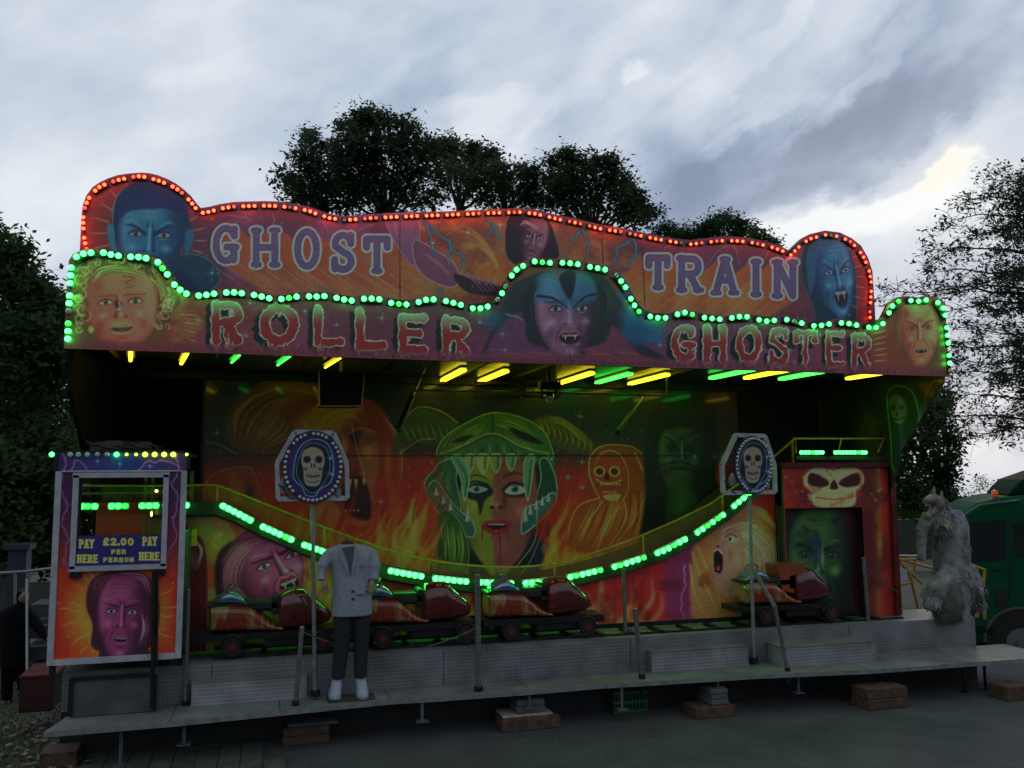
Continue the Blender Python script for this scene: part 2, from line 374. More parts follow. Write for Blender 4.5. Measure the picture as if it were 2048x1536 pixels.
# unit-box skeletons, y down; each polyline then optional serif flags
GL={
'G':[arc(.5,.5,.36,.38,-35,-325,14),[(.52,.56),(.86,.56)],[(.78,.58),(.78,.86)],[(.8,.14),(.8,.3)]],
'H':[[(.22,.1),(.22,.9)],[(.78,.1),(.78,.9)],[(.22,.5),(.78,.5)]],
'O':[arc(.5,.5,.34,.38,0,360,18)],
'S':[arc(.5,.3,.3,.2,-20,-200,9)+arc(.5,.72,.32,.2,-80,140,9),[(.8,.1),(.8,.3)],[(.18,.68),(.18,.9)]],
'T':[[(.5,.12),(.5,.88)],[(.1,.12),(.9,.12)],[(.1,.12),(.1,.32)],[(.9,.12),(.9,.32)]],
'R':[[(.22,.1),(.22,.9)],[(.22,.12),(.6,.12)],arc(.6,.31,.22,.19,-90,90,7),[(.6,.5),(.22,.5)],[(.5,.5),(.8,.9)]],
'A':[[(.5,.1),(.2,.88)],[(.5,.1),(.8,.88)],[(.33,.6),(.67,.6)]],
'I':[[(.5,.1),(.5,.9)]],
'N':[[(.2,.1),(.2,.9)],[(.8,.1),(.8,.9)],[(.2,.1),(.8,.9)]],
'L':[[(.2,.08),(.2,.86)],[(.2,.88),(.85,.86)]],
'E':[[(.25,.08),(.25,.9)],[(.25,.1),(.82,.1)],[(.25,.48),(.72,.48)],[(.25,.9),(.85,.88)]],
'P':[[(.22,.1),(.22,.9)],[(.22,.12),(.6,.12)],arc(.6,.32,.22,.2,-90,90,7),[(.6,.52),(.22,.52)]],
'Y':[[(.12,.1),(.5,.52)],[(.88,.1),(.5,.52)],[(.5,.5),(.5,.9)]],
'2':[arc(.5,.32,.3,.22,-170,20,8)+[(.2,.88)],[(.2,.88),(.85,.88)]],
'0':[arc(.5,.5,.3,.38,0,360,14)],
'.':[[(.5,.86),(.52,.86)]],
'£':[arc(.55,.3,.26,.2,-10,-170,7)+[(.32,.86)],[(.15,.88),(.85,.88)],[(.15,.52),(.6,.52)]],
}
SERIF={'H':[(.22,.1),(.22,.9),(.78,.1),(.78,.9)],'T':[(.5,.88)],'R':[(.22,.1),(.22,.9),(.82,.9)],'A':[(.2,.9),(.8,.9),(.5,.1)],'I':[(.5,.1),(.5,.9)],
'N':[(.2,.1),(.2,.9),(.8,.1)],'P':[(.22,.1),(.22,.9)],'Y':[(.14,.1),(.86,.1),(.5,.9)],'E':[(.25,.1),(.25,.9)],'L':[(.2,.1)]}
def glyph(ch,x,y,w,h,r,serif=0.,skew=0.):
    out=[]
    def M(u,v): return x+u*w+skew*(v-.5)*h,y+v*h
    for pl in GL[ch]:
        for i in range(len(pl)-1):
            a=M(*pl[i]);b=M(*pl[i+1]);out.append((a[0],a[1],b[0],b[1],r,r))
    if serif:
        for u,v in SERIF.get(ch,[]):
            a=M(u,v);out.append((a[0]-serif,a[1],a[0]+serif,a[1],r*.8,r*.8))
    return out
def face(cv,cx,cy,w,h,ang=0,base=(150,90,90),dark=(50,20,30),light=(210,160,150),side=1,yaw=0.,brow=-.15,mouth='open',mh=.16,mw=.34,
         eye=(200,200,190),iris=(60,60,40),fangs=True,lips=(90,30,35),shade=.8,wr=.4,eyes=True,hairline=None,shape=None,browc=None,broww=.085,nl=.75,folds=.6,my=.55,eo=.09,nose=.22,teeth=(200,195,180)):
    t=math.radians(ang);ca,sa=math.cos(t),math.sin(t)
    def L(u,v): return (cx+u*w*ca-v*h*sa,cy+u*w*sa+v*h*ca)
    sh=shape or [(0,-1),(.5,-.93),(.86,-.62),(.95,-.1),(.84,.35),(.5,.82),(.22,.99),(-.22,.99),(-.5,.82),(-.84,.35),(-.95,-.1),(-.86,-.62),(-.5,-.93)]
    cv.poly([L(*p) for p in sh],base,f=2.)
    P=smooth([L(*p) for p in sh],True,4);sl,d=cv.polyd(P,2)
    if sl is not None:
        X=cv.px[sl]-cx;Y=cv.py[sl]-cy;u=(X*ca+Y*sa)/w;v=(-X*sa+Y*ca)/h;ins=(d<0).astype(float)
        cv.put(sl,ins*sst(.05,1.,u*side+.15*v),dark,shade)
        cv.put(sl,ins*sst(-.25,0,d/w),dark,.45)
        cv.put(sl,ins*sst(.15,.85,-u*side-.1*v)*sst(0,-.18,d/w),light,.35)
    y0=-.1;ex=.4
    B=lambda u,v,rx,ry,c,a,an=0,soft=1.: cv.blob(*L(u,v),rx*w,ry*h,c,a,ang+an,soft)
    Ln=lambda p,ww,c,a,**k: cv.line([L(*q) for q in p],ww*w,c,a,**k)
    B(-.05+yaw,-.55,.5,.3,light,.4);B(side*.62,-.5,.3,.3,dark,.4)
    for k in(-1,1):
        q=k*ex+yaw
        B(q,y0,.32,.17,dark,.85);B(q,y0+.03,.26,.1,dark,.5)
        Ln([(q-k*.27,y0-.08+(-brow if 1 else 0)*1.),(q,y0-.15),(q+k*.3,y0-.17+brow*.3)],broww,browc or dark,.95,w1=.03*w)
        if wr: Ln([(q-k*.2,y0-.2-brow),(q+k*.1,y0-.28),(q+k*.3,y0-.24)],.05,light,.5,mid=True,soft=1.)
        if eyes:
            cv.poly([L(q-.19,y0+.01),L(q-.06,y0-.045),L(q+.08,y0-.045),L(q+.19,y0+.0),L(q+.06,y0+.05),L(q-.07,y0+.05)],eye,.9,f=.8)
            B(q+.02*yaw,y0,.085,.085*w/h,iris,1,soft=.3);B(q,y0,.04,.04*w/h,(10,10,12),1,soft=.4);B(q-.03,y0-.02,.022,.022*w/h,(230,235,230),.9)
            Ln([(q-.2,y0+.01),(q-.04,y0-.06),(q+.1,y0-.055),(q+.2,y0)],.03,dark,1.)
            Ln([(q-.17,y0+.07),(q,y0+.1),(q+.17,y0+.06)],.03,light,.5,mid=True)
        B(q+k*.1,y0+.3,.24,.14,light,.55,k*20);B(q+k*.2,y0+.55,.2,.26,dark,.45,-k*15)
        B(yaw*1.3+k*.14,nose+.02,.09,.06,dark,.9)
        B(yaw*1.3+k*.2,nose-.03,.08,.07,light,.3)
        Ln([(yaw*1.2+k*.2,nose+.02),(yaw+k*.36,my-.1),(yaw+k*.42,my+.12)],.05,dark,folds,mid=True,soft=1.)
    Ln([(yaw+side*.1,y0-.1),(yaw*1.2+side*.12,nose-.12),(yaw*1.3+side*.16,nose)],.09,dark,.7,soft=1.)
    Ln([(yaw,y0-.14),(yaw*1.2,nose-.12),(yaw*1.3,nose-.02)],.07,light,nl,soft=1.)
    B(yaw*1.3,nose-.02,.1,.07,light,.7)
    if wr:
        for k in range(3): Ln([(-.45+yaw,-.5-.12*k),(-.1+yaw,-.55-.12*k+.03*k),(.3+yaw,-.5-.12*k)],.028,dark,wr,mid=True,soft=1.)
        for k in(-1,1): Ln([(yaw+k*.06,y0-.1),(yaw+k*.08,y0-.27)],.04,dark,.7,mid=True)
    m=yaw*1.15
    if mouth=='open':
        B(m,my,mw*1.3,mh*1.25,dark,.6)
        cv.poly([L(m-mw,my-mh*.3),L(m-mw*.5,my-mh*.85),L(m,my-mh*.7),L(m+mw*.5,my-mh*.85),L(m+mw,my-mh*.3),L(m+mw*.7,my+mh*.7),L(m,my+mh),L(m-mw*.7,my+mh*.7)],lips,1.,f=1.)
        cv.poly([L(m-mw*.82,my-mh*.2),L(m,my-mh*.5),L(m+mw*.82,my-mh*.2),L(m+mw*.55,my+mh*.55),L(m,my+mh*.75),L(m-mw*.55,my+mh*.55)],(18,8,12),1.,f=.8)
        B(m,my+mh*.5,mw*.45,mh*.25,lips,.8)
        for i in range(-3,4):
            u=m+i*mw*.2;l=mh*(.75 if (abs(i)==2 and fangs) else .28)
            cv.poly([L(u-mw*.09,my-mh*.42),L(u+mw*.09,my-mh*.42),L(u+mw*.02,my-mh*.42+l),L(u-mw*.02,my-mh*.42+l)],teeth,.95,f=.6,sm=False)
        Ln([(m-mw,my-mh*.3),(m-mw*.5,my-mh*.95),(m,my-mh*.8),(m+mw*.5,my-mh*.95),(m+mw,my-mh*.3)],.035,light,.4)
        Ln([(m-mw*.7,my+mh*.9),(m,my+mh*1.2),(m+mw*.7,my+mh*.9)],.04,light,.5)
    else:
        Ln([(m-mw,my+.02),(m-mw*.4,my-.03),(m,my),(m+mw*.4,my-.03),(m+mw,my+.03)],.13,lips,.9,mid=True)
        Ln([(m-mw,my+.02),(m,my+.01),(m+mw,my+.03)],.035,dark,1.,mid=True)
        B(m,my+.06,mw*.5,.04,light,.5)
    B(m,.86,.26,.1,light,.55);B(m,.72,.26,.06,dark,.5)
    return L
# ---------------------------------------------------------------- the painted murals (drawn in image pixels, each board projected through the camera)
def art_upper(cv):
    cv.fill((88,46,62))
    # left lobe
    cv.grad((150,440,330,700),[(160,(120,40,40)),(230,(112,44,48)),(330,(100,40,58)),(400,(84,42,66))])
    cv.grad((400,830,380,700),[(400,(84,44,68)),(560,(96,48,74)),(700,(100,50,78)),(830,(92,46,74))])
    cv.cloud((400,830,380,640),(130,70,110),60,40,3,.6)
    # hot zone below words and in the middle
    for x,y,rx,ry,c,a in [(760,600,170,110,(150,120,50),.8),(900,560,150,130,(160,110,45),.75),(860,470,110,70,(170,60,30),.8),(960,430,120,60,(175,80,35),.75),(980,540,120,90,(185,95,35),.8),
        (560,570,120,60,(150,66,48),.6),(460,600,80,50,(120,55,60),.6),(1170,480,120,80,(160,80,40),.8),(1110,520,60,60,(150,140,60),.5),(1200,560,90,70,(150,62,42),.7),(1290,600,70,70,(160,110,50),.75),(1240,450,90,50,(160,52,38),.8),
        (1440,600,160,45,(160,80,40),.6),(1330,560,60,60,(160,85,40),.5),(1560,600,90,40,(140,60,40),.6)]:
        cv.blob(x,y,rx,ry,c,a,soft=1.)
    cv.grad((1285,1330,440,560),[(1285,(120,50,70)),(1330,(105,52,80))]) if 0 else None
    cv.blob(1400,520,160,60,(104,50,80),.7,soft=1.);cv.blob(1540,500,110,50,(110,48,70),.7,soft=1.)
    cv.blob(1690,560,90,130,(126,38,44),.85,soft=.6)
    cv.cloud((800,1300,420,640),(190,130,60),50,35,8,.45,.5,.75)
    cv.cloud((800,1300,420,640),(100,40,50),40,30,12,.5,.5,.7)
    # extrusion beams of the two words
    def beams(word,vx,vy,c0,c1):
        for ch,x,y,w,h in word:
            S=glyph(ch,x,y,w,h,7,5 if ch in SERIF else 0)
            n=26
            for k in range(n,0,-1):
                t=k/n;col=tuple(c0[i]*(1-t)+c1[i]*t for i in range(3))
                cv.strokes([(a+vx*t,b+vy*t,c+vx*t,d+vy*t,r*(1-.35*t),q*(1-.35*t)) for a,b,c,d,r,q in S],col,None,a=.8*(1-.8*t))
        for ch,x,y,w,h in word:
            for q,yy in((.05,1.),(.95,.95),(.5,1.02)):
                cv.line([(x+q*w,y+yy*h),(x+q*w+vx*.95,y+yy*h+vy*.95)],2.2,(165,125,105),.55,w1=.5,sm=False,soft=1.)
    W1=[('G',424,446,56,86),('H',498,452,66,86),('O',586,452,56,92),('S',660,462,52,84),('T',728,468,52,84)]
    W2=[('T',1293,506,46,78),('R',1351,508,56,80),('A',1420,510,60,84),('I',1490,515,44,82),('N',1544,516,52,84)]
    beams(W1,112,78,(150,58,44),(165,110,60));beams(W2,-98,78,(158,66,40),(170,120,60))
    for W in(W1,W2):
        for ch,x,y,w,h in W:
            S=glyph(ch,x,y,w,h,7.2,6 if ch in SERIF else 0)
            cv.strokes(S,(92,66,110),(160,178,204),ow=3.,glow=2.)
            cv.strokes([(a,b,c,d,r-3,q-3) for a,b,c,d,r,q in S],(100,76,122),None,a=.6)
    # left blue portrait
    for k in range(7):
        t=math.radians(150+k*16);cv.line([(300+math.cos(t)*70,470+math.sin(t)*70),(300+math.cos(t)*125,470+math.sin(t)*118)],3,(190,140,80),.6,mid=True,soft=1.)
    for k in range(5):
        t=math.radians(-35+k*18);cv.line([(310+math.cos(t)*78,480+math.sin(t)*60),(310+math.cos(t)*105,480+math.sin(t)*84)],3,(170,150,80),.6,mid=True,soft=1.)
    cv.poly([(340,520),(410,515),(440,560),(400,600),(400,640),(330,640)],(22,52,78),f=2,out=(60,110,140),ow=.8)
    cv.poly([(222,480),(226,420),(236,388),(262,368),(310,362),(345,372),(368,400),(378,440),(380,480),(300,500)],(26,40,84),f=2.5)
    cv.line([(226,470),(226,420),(240,385),(262,370)],4,(110,130,90),.7,mid=True)
    face(cv,301,478,70,92,3,(44,96,142),(18,38,76),(110,160,180),side=1,yaw=-.03,brow=-.08,mouth='closed',iris=(90,30,40),eye=(120,150,165),lips=(30,50,80),wr=.3,my=.45,nose=.24)
    cv.blob(301,516,26,8,(16,30,56),.95)  # moustache shade under nose
    cv.poly([(232,400),(262,370),(330,366),(370,396),(372,430),(330,418),(262,422),(236,440)],(26,38,90),a=.9,f=3)
    cv.poly([(214,455),(226,450),(232,490),(236,515),(222,500)],(52,110,140),f=1.5);cv.poly([(372,462),(388,465),(384,490),(370,515)],(40,84,128),f=1.5)
    cv.poly([(232,540),(300,575),(370,540),(395,620),(240,640)],(20,40,74),f=3)
    # middle figure : sleeve, arm, hand
    cv.poly([(770,420),(832,430),(838,500),(826,532),(800,500),(782,470)],(120,72,110),f=2,out=(150,110,140),ow=1)
    cv.poly([(828,480),(870,500),(905,525),(918,552),(905,575),(860,560),(832,530)],(112,56,84),f=2,out=(160,120,150),ow=1)
    cv.line([(840,500),(880,530),(905,555)],6,(160,110,135),.5,mid=True,soft=1.)
    cv.poly([(908,548),(960,560),(1005,575),(1010,590),(960,590),(925,578)],(40,22,34),f=2)
    for k in range(6): cv.line([(918+k*14,546+k*3),(945+k*12,560+k*3),(966+k*9,584)],3,(150,100,130),.75,w1=.8)
    cv.hair([(880,430),(940,450),(985,500),(1000,540)],[(920,500),(960,500),(990,530),(1000,560)],26,[(220,150,80),(190,110,60),(150,60,40)],2.4,.7,11)
    for k in range(26):
        R=RS(50+k);cv.blob(R.uniform(940,1000),R.uniform(525,575),R.uniform(3,7),R.uniform(3,6),(200,130,60) if k%2 else (150,80,40),.5,soft=.9)
    # hooded face in the middle
    cv.poly([(1012,450),(1020,432),(1050,424),(1090,432),(1110,470),(1116,520),(1060,540),(1018,520),(1010,490)],(40,20,34),f=2,out=(130,90,90),ow=.8)
    face(cv,1068,478,29,46,12,(112,70,92),(44,20,34),(180,140,160),side=-1,yaw=.0,mouth='closed',iris=(40,40,40),brow=-.1,wr=.6)
    cv.hair([(1036,450),(1050,442),(1085,462)],[(1038,458),(1060,452),(1090,474)],12,[(190,150,180),(150,110,140)],1.4,.8,5)
    B=(60,120,150)
    for P in([(850,445),(880,470),(900,480),(905,500),(925,510),(930,545)],[(850,445),(862,480),(868,510)],[(900,480),(898,530)],[(975,440),(985,450),(975,470)],[(985,450),(998,480)],
             [(1165,460),(1150,480),(1138,478)],[(1165,460),(1178,490),(1172,520)],[(1265,478),(1235,495),(1228,530)],[(1265,478),(1273,505),(1255,535)],[(1262,440),(1270,480)],[(880,580),(885,600)]):
        cv.bolt(P,2.4,B,.95,seed=int(P[0][0]+P[-1][0]),glow=(36,66,104))
    for P in([(455,430),(500,440),(485,455)],[(545,430),(550,460),(530,475)],[(650,440),(655,470)],[(745,450),(720,460),(690,470)],[(790,440),(795,470)],[(1330,495),(1360,488),(1372,510)],[(1470,490),(1440,500),(1410,540)],[(1465,490),(1480,530)],[(1540,500),(1530,520)]):
        cv.bolt(P,1.2,(170,120,150),.7,seed=int(P[0][0]))
    cv.dots((400,1700,430,640),110,4,[(170,160,120),(120,140,170),(190,120,90)],1.3,4.,.6)
    for x,y in((424,546),(1000,450),(936,465),(866,486)): cv.star(x,y,11,(170,180,200),.8)
    # right blue portrait
    cv.poly([(1606,560),(1604,510),(1620,480),(1665,472),(1700,500),(1712,560),(1712,640),(1700,660),(1640,650),(1625,610)],(24,44,66),f=2,out=(60,80,110),ow=.8)
    for k in range(8):
        t=math.radians(-50+k*15);cv.line([(1660+math.cos(t)*50,560+math.sin(t)*74),(1660+math.cos(t)*72,560+math.sin(t)*88)],2.4,(180,120,90),.6,mid=True,soft=1.)
    face(cv,1668,552,42,86,-8,(52,98,150),(20,40,84),(120,160,190),side=-1,yaw=.18,mouth='open',mh=.28,mw=.36,my=.5,iris=(60,30,50),eye=(130,150,170),lips=(40,60,110),wr=.4)
    cv.poly([(1612,520),(1625,486),(1660,474),(1690,484),(1660,492),(1636,515),(1630,560),(1620,590)],(50,84,124),a=.85,f=3)
    cv.poly([(1630,640),(1650,610),(1690,655),(1690,690),(1630,680)],(20,44,72),f=3)
    # seams with rivets
    for P in([(800,430),(800,600)],[(1204,478),(1206,525)],[(1284,495),(1290,610)]):
        cv.line(P,1.4,(40,20,24),.9,sm=False)
        for k in range(14):
            t=k/13;cv.blob(P[0][0]+(P[1][0]-P[0][0])*t,P[0][1]+(P[1][1]-P[0][1])*t,2,2,(20,12,16),.9)
    cv.grain(.1)
def art_lower(cv):
    cv.fill((112,46,56))
    cv.grad((100,450,500,760),[(130,(110,50,40)),(230,(140,70,52)),(330,(134,52,48)),(450,(120,50,58))])
    cv.grad((440,1010,560,760),[(440,(112,46,58)),(700,(98,44,66)),(1000,(86,42,70))])
    cv.cloud((380,1000,580,720),(132,64,96),70,40,21,.5)
    cv.grad((1240,1780,600,770),[(1240,(60,50,110)),(1330,(98,44,84)),(1560,(100,42,76)),(1760,(120,44,56))])
    cv.cloud((1300,1760,620,760),(126,60,100),60,40,25,.5)
    cv.grad((1745,1920,590,770),[(1745,(128,54,52)),(1800,(126,62,48)),(1910,(104,66,44))])
    # ---- child face left
    cv.cloud((140,440,520,700),(150,110,60),30,26,6,.5)
    cv.poly([(150,560),(160,530),(220,520),(290,525),(325,560),(345,600),(335,650),(310,690),(170,690),(150,650)],(100,66,44),f=6)
    L=face(cv,243,612,74,88,-3,(200,98,80),(112,40,36),(230,156,120),side=-1,yaw=-.02,mouth='open',mh=.1,mw=.34,my=.5,iris=(70,70,70),eye=(190,180,160),lips=(150,70,60),wr=.0,brow=.07,broww=.045,browc=(120,74,50),nl=.35,folds=.12,shade=.35,nose=.22,fangs=False,shape=[(0,-1),(.5,-.95),(.88,-.7),(1.02,-.15),(.98,.3),(.7,.7),(.3,.92),(-.3,.92),(-.7,.7),(-.98,.3),(-1.02,-.15),(-.88,-.7),(-.5,-.95)])
    cv.blob(243,560,60,26,(170,90,66),.6,soft=1.);cv.blob(243,650,50,22,(216,160,110),.5,soft=1.)
    cv.line([(246,552),(270,556),(250,566),(268,572),(246,577)],2.6,(130,50,50),.8,w1=1.)
    cv.blob(236,608,14,12,(30,24,36),.85,soft=1.);cv.line([(232,620),(240,616),(238,604)],1.6,(190,190,200),.9)
    def curl(x,y,r,c,a=.8,w=3.,flip=1,t0=0.):
        P=[(x+flip*r*(1-q/15)*math.cos(t0+q*.55),y+r*(1-q/15)*math.sin(t0+q*.55)) for q in range(13)];cv.line(P,w,c,a,w1=.8,soft=1.)
    R=RS(66)
    HC=[(220,150,110),(176,100,70),(124,66,48),(240,184,140)]
    for q in range(150):
        t=R.uniform(-1.15,1.15);rr=R.uniform(.94,1.24);x=243+math.sin(t*1.75)*84*rr*(1. if abs(t)>.4 else .9);y=612-math.cos(t*1.45)*92*rr
        if abs(t)>.75: y+=R.uniform(0,36)
        curl(x,y,R.uniform(7,15),(70,44,32),.5,7,1 if t<0 else -1,R.uniform(0,6))
    for q in range(120):
        t=R.uniform(-1.2,1.2);rr=R.uniform(.96,1.2);x=243+math.sin(t*1.75)*82*rr*(1. if abs(t)>.4 else .9);y=612-math.cos(t*1.45)*90*rr
        if abs(t)>.75: y+=R.uniform(0,36)
        curl(x,y,R.uniform(6,13),HC[R.randint(4)],.5,4.6,1 if t<0 else -1,R.uniform(0,6))
    cv.hair([(180,560),(196,536),(240,528),(290,535)],[(188,574),(214,548),(262,548),(308,566)],50,[(214,180,124),(140,100,64),(90,60,40)],3.2,.8,8)
    cv.hair([(310,545),(330,570),(336,610)],[(300,556),(318,580),(322,620)],24,[(200,170,116),(120,80,52)],3,.8,9)
    cv.blob(182,659,8,10,(170,170,90),.9);cv.blob(350,600,7,16,(90,110,60),.5)
    for k in range(9): cv.line([(352+k*3,620+k*8),(398,622+k*9)],3,(196,150,100) if k%2 else (160,90,70),.5,mid=True,soft=1.)
    # ---- dripping words
    W=[('R',416,600,74,90,1),('O',515,606,86,86,2),('L',622,612,70,84,3),('L',706,618,70,84,4),('E',788,628,70,80,5),('R',878,632,66,80,6),
       ('G',1342,646,52,78,7),('H',1402,648,56,80,8),('O',1470,648,56,78,9),('S',1536,652,44,78,10),('T',1588,656,46,80,11),('E',1647,660,44,76,12),('R',1700,664,44,74,13)]
    for ch,x,y,w,h,sd in W:
        R=RS(sd);r=w*.105
        S=[(a,b,c,d,r0*R.uniform(.85,1.25),r1*R.uniform(.85,1.2)) for a,b,c,d,r0,r1 in glyph(ch,x,y,w,h,r)]
        dr=[]
        for a,b,c,d,_,_2 in S:
            yb=max(b,d)
            if yb>y+h*.78 or (abs(b-d)<3 and R.rand()<.5):
                for q in range(2 if abs(c-a)>14 else 1):
                    xx=a+(c-a)*R.rand();dr.append((xx,b+(d-b)*.5,xx+R.uniform(-2,2),yb+r+R.uniform(3,10),r*.55,.6))
        S+=dr
        sh=[(a-9,b+8,c-9,d+11,r0*1.35,r1*1.35) for a,b,c,d,r0,r1 in S]
        cv.strokes(sh,(14,24,26),None,a=.95,rough=4.)
        for q in range(5):
            xx=x+w*R.uniform(0,1);cv.line([(xx,y+h*R.uniform(.85,.95)),(xx-7,y+h+10)],1.2,(120,140,130),.7,mid=True)
        cv.strokes(S,(128,34,40),(184,160,162),ow=2.2,glow=1.,rough=3.6,grad=(y-2,y+h*.5,(128,130,122)))
    # ---- centre portrait with cape
    cv.poly([(965,706),(985,660),(1005,610),(1010,590),(1040,560),(1100,545),(1180,545),(1215,560),(1240,600),(1262,640),(1290,690),(1330,716),(1300,740),(960,730)],(34,34,48),f=4)
    cv.cloud((1230,1340,610,700),(30,90,140),40,24,31,.8,.3,.6);cv.blob(1280,660,60,36,(24,60,110),.8,soft=1.)
    cv.blob(990,640,42,34,(24,70,110),.8,soft=1.);cv.poly([(975,700),(1000,655),(1045,625),(1080,690),(1130,716),(1000,722)],(96,50,92),a=.9,f=5)
    cv.poly([(1175,716),(1185,670),(1200,640),(1225,650),(1270,700),(1300,722)],(110,48,76),a=.9,f=5)
    cv.line([(1012,628),(1045,640),(1070,680)],2.5,(110,140,150),.8,w1=.8)
    cv.poly([(1046,600),(1055,560),(1090,543),(1140,540),(1190,550),(1222,580),(1225,640),(1195,690),(1070,690),(1050,650)],(26,34,42),f=5)
    cv.blob(1215,600,26,50,(46,62,56),.6,soft=1.)
    L=face(cv,1131,626,66,90,-2,(118,74,106),(36,26,48),(180,140,172),side=1,yaw=.1,mouth='open',mh=.15,mw=.36,my=.55,iris=(30,30,30),eye=(160,150,150),lips=(80,34,60),wr=.3,brow=.07)
    cv.poly([(1068,600),(1070,560),(1100,544),(1132,572),(1150,546),(1184,556),(1194,596),(1170,606),(1141,622),(1108,604)],(44,92,140),a=.8,f=6)
    cv.hair([(1046,640),(1044,590),(1070,552)],[(1072,640),(1068,590),(1090,552)],40,[(18,26,34),(40,60,70),(12,16,24)],3,.8,5)
    cv.hair([(1196,560),(1214,600),(1204,660)],[(1190,570),(1196,610),(1190,670)],40,[(18,26,34),(40,56,50),(12,16,24)],3,.8,6)
    cv.blob(1095,650,16,20,(180,130,170),.4,soft=1.);cv.blob(1165,655,14,18,(150,60,90),.4,soft=1.)
    for k in range(7): cv.line([(1080,562+k*5),(1100,558+k*5),(1122,570+k*5)],1.4,(110,160,190),.55,mid=True)
    cv.poly([(1118,556),(1140,600),(1152,552),(1140,540)],(16,24,44),f=3)
    cv.line([(1075,592),(1105,596),(1136,616)],4.5,(20,16,30),.95,w1=2);cv.line([(1190,588),(1170,594),(1146,616)],4.5,(20,16,30),.95,w1=2)
    cv.poly([(1128,640),(1136,612),(1143,612),(1154,650),(1140,656)],(140,104,140),a=.6,f=3)
    for k in range(10): cv.line([(960+k*30,704+(k%3)*5),(1000+k*30,700+(k%2)*8),(1040+k*26,712)],3,(170,90,80) if k%2 else (140,60,80),.5,mid=True,soft=1.)
    # ---- right face
    cv.poly([(1792,640),(1800,612),(1850,604),(1880,620),(1890,680),(1880,720),(1820,720),(1800,690)],(96,60,44),f=6)
    L=face(cv,1838,662,40,68,-3,(188,108,84),(120,44,44),(214,160,124),side=-1,yaw=.05,mouth='open',mh=.09,mw=.32,my=.58,iris=(80,50,40),eye=(150,110,80),lips=(150,60,56),wr=.15,brow=-.06,shade=.6,eyes=True,shape=[(0,-1),(.6,-.95),(.98,-.6),(.98,-.1),(.9,.3),(.6,.75),(.25,1.),(-.25,1.),(-.6,.75),(-.9,.3),(-.98,-.1),(-.98,-.6),(-.6,-.95)])
    cv.hair([(1800,620),(1792,660),(1800,710)],[(1812,625),(1800,660),(1808,715)],16,[(150,100,60),(90,54,40)],3,.6,9)
    cv.hair([(1872,620),(1884,660),(1880,715)],[(1862,625),(1876,660),(1872,715)],16,[(150,130,80),(90,64,40)],3,.6,10)
    for k in range(6): cv.line([(1745,668+k*11),(1775,660+k*12)],3,(190,160,110),.55,mid=True,soft=1.)
    for x,y in((396,640),(500,606),(492,672),(610,622),(673,650),(640,690),(764,636),(960,645),(1005,668),(1010,700),(1320,690),(1385,700),(1580,700),(1640,670),(1590,725)): cv.star(x,y,9,(120,160,180),.75)
    cv.dots((350,1790,610,740),110,41,[(120,150,180),(170,150,120),(190,110,110)],1.2,3.2,.6)
    # lower band with rivets
    sl=cv.crop(100,1950,640,800)
    if sl is not None:
        d=cv.py[sl]-(688+.032*(cv.px[sl]-130));cv.put(sl,sst(-14,-4,d),(112,48,66),.75);cv.put(sl,sst(9,11,d-1.5),(60,26,34),.6)
    for k in range(118):
        x=140+k*15;cv.blob(x,691+.032*(x-130),1.9,1.9,(24,12,18),.9)
    cv.line([(1140,700),(1141,740)],1.2,(50,24,30),.8,sm=False);cv.line([(625,560),(626,720)],.8,(60,26,34),.5,sm=False)
    cv.grain(.1)
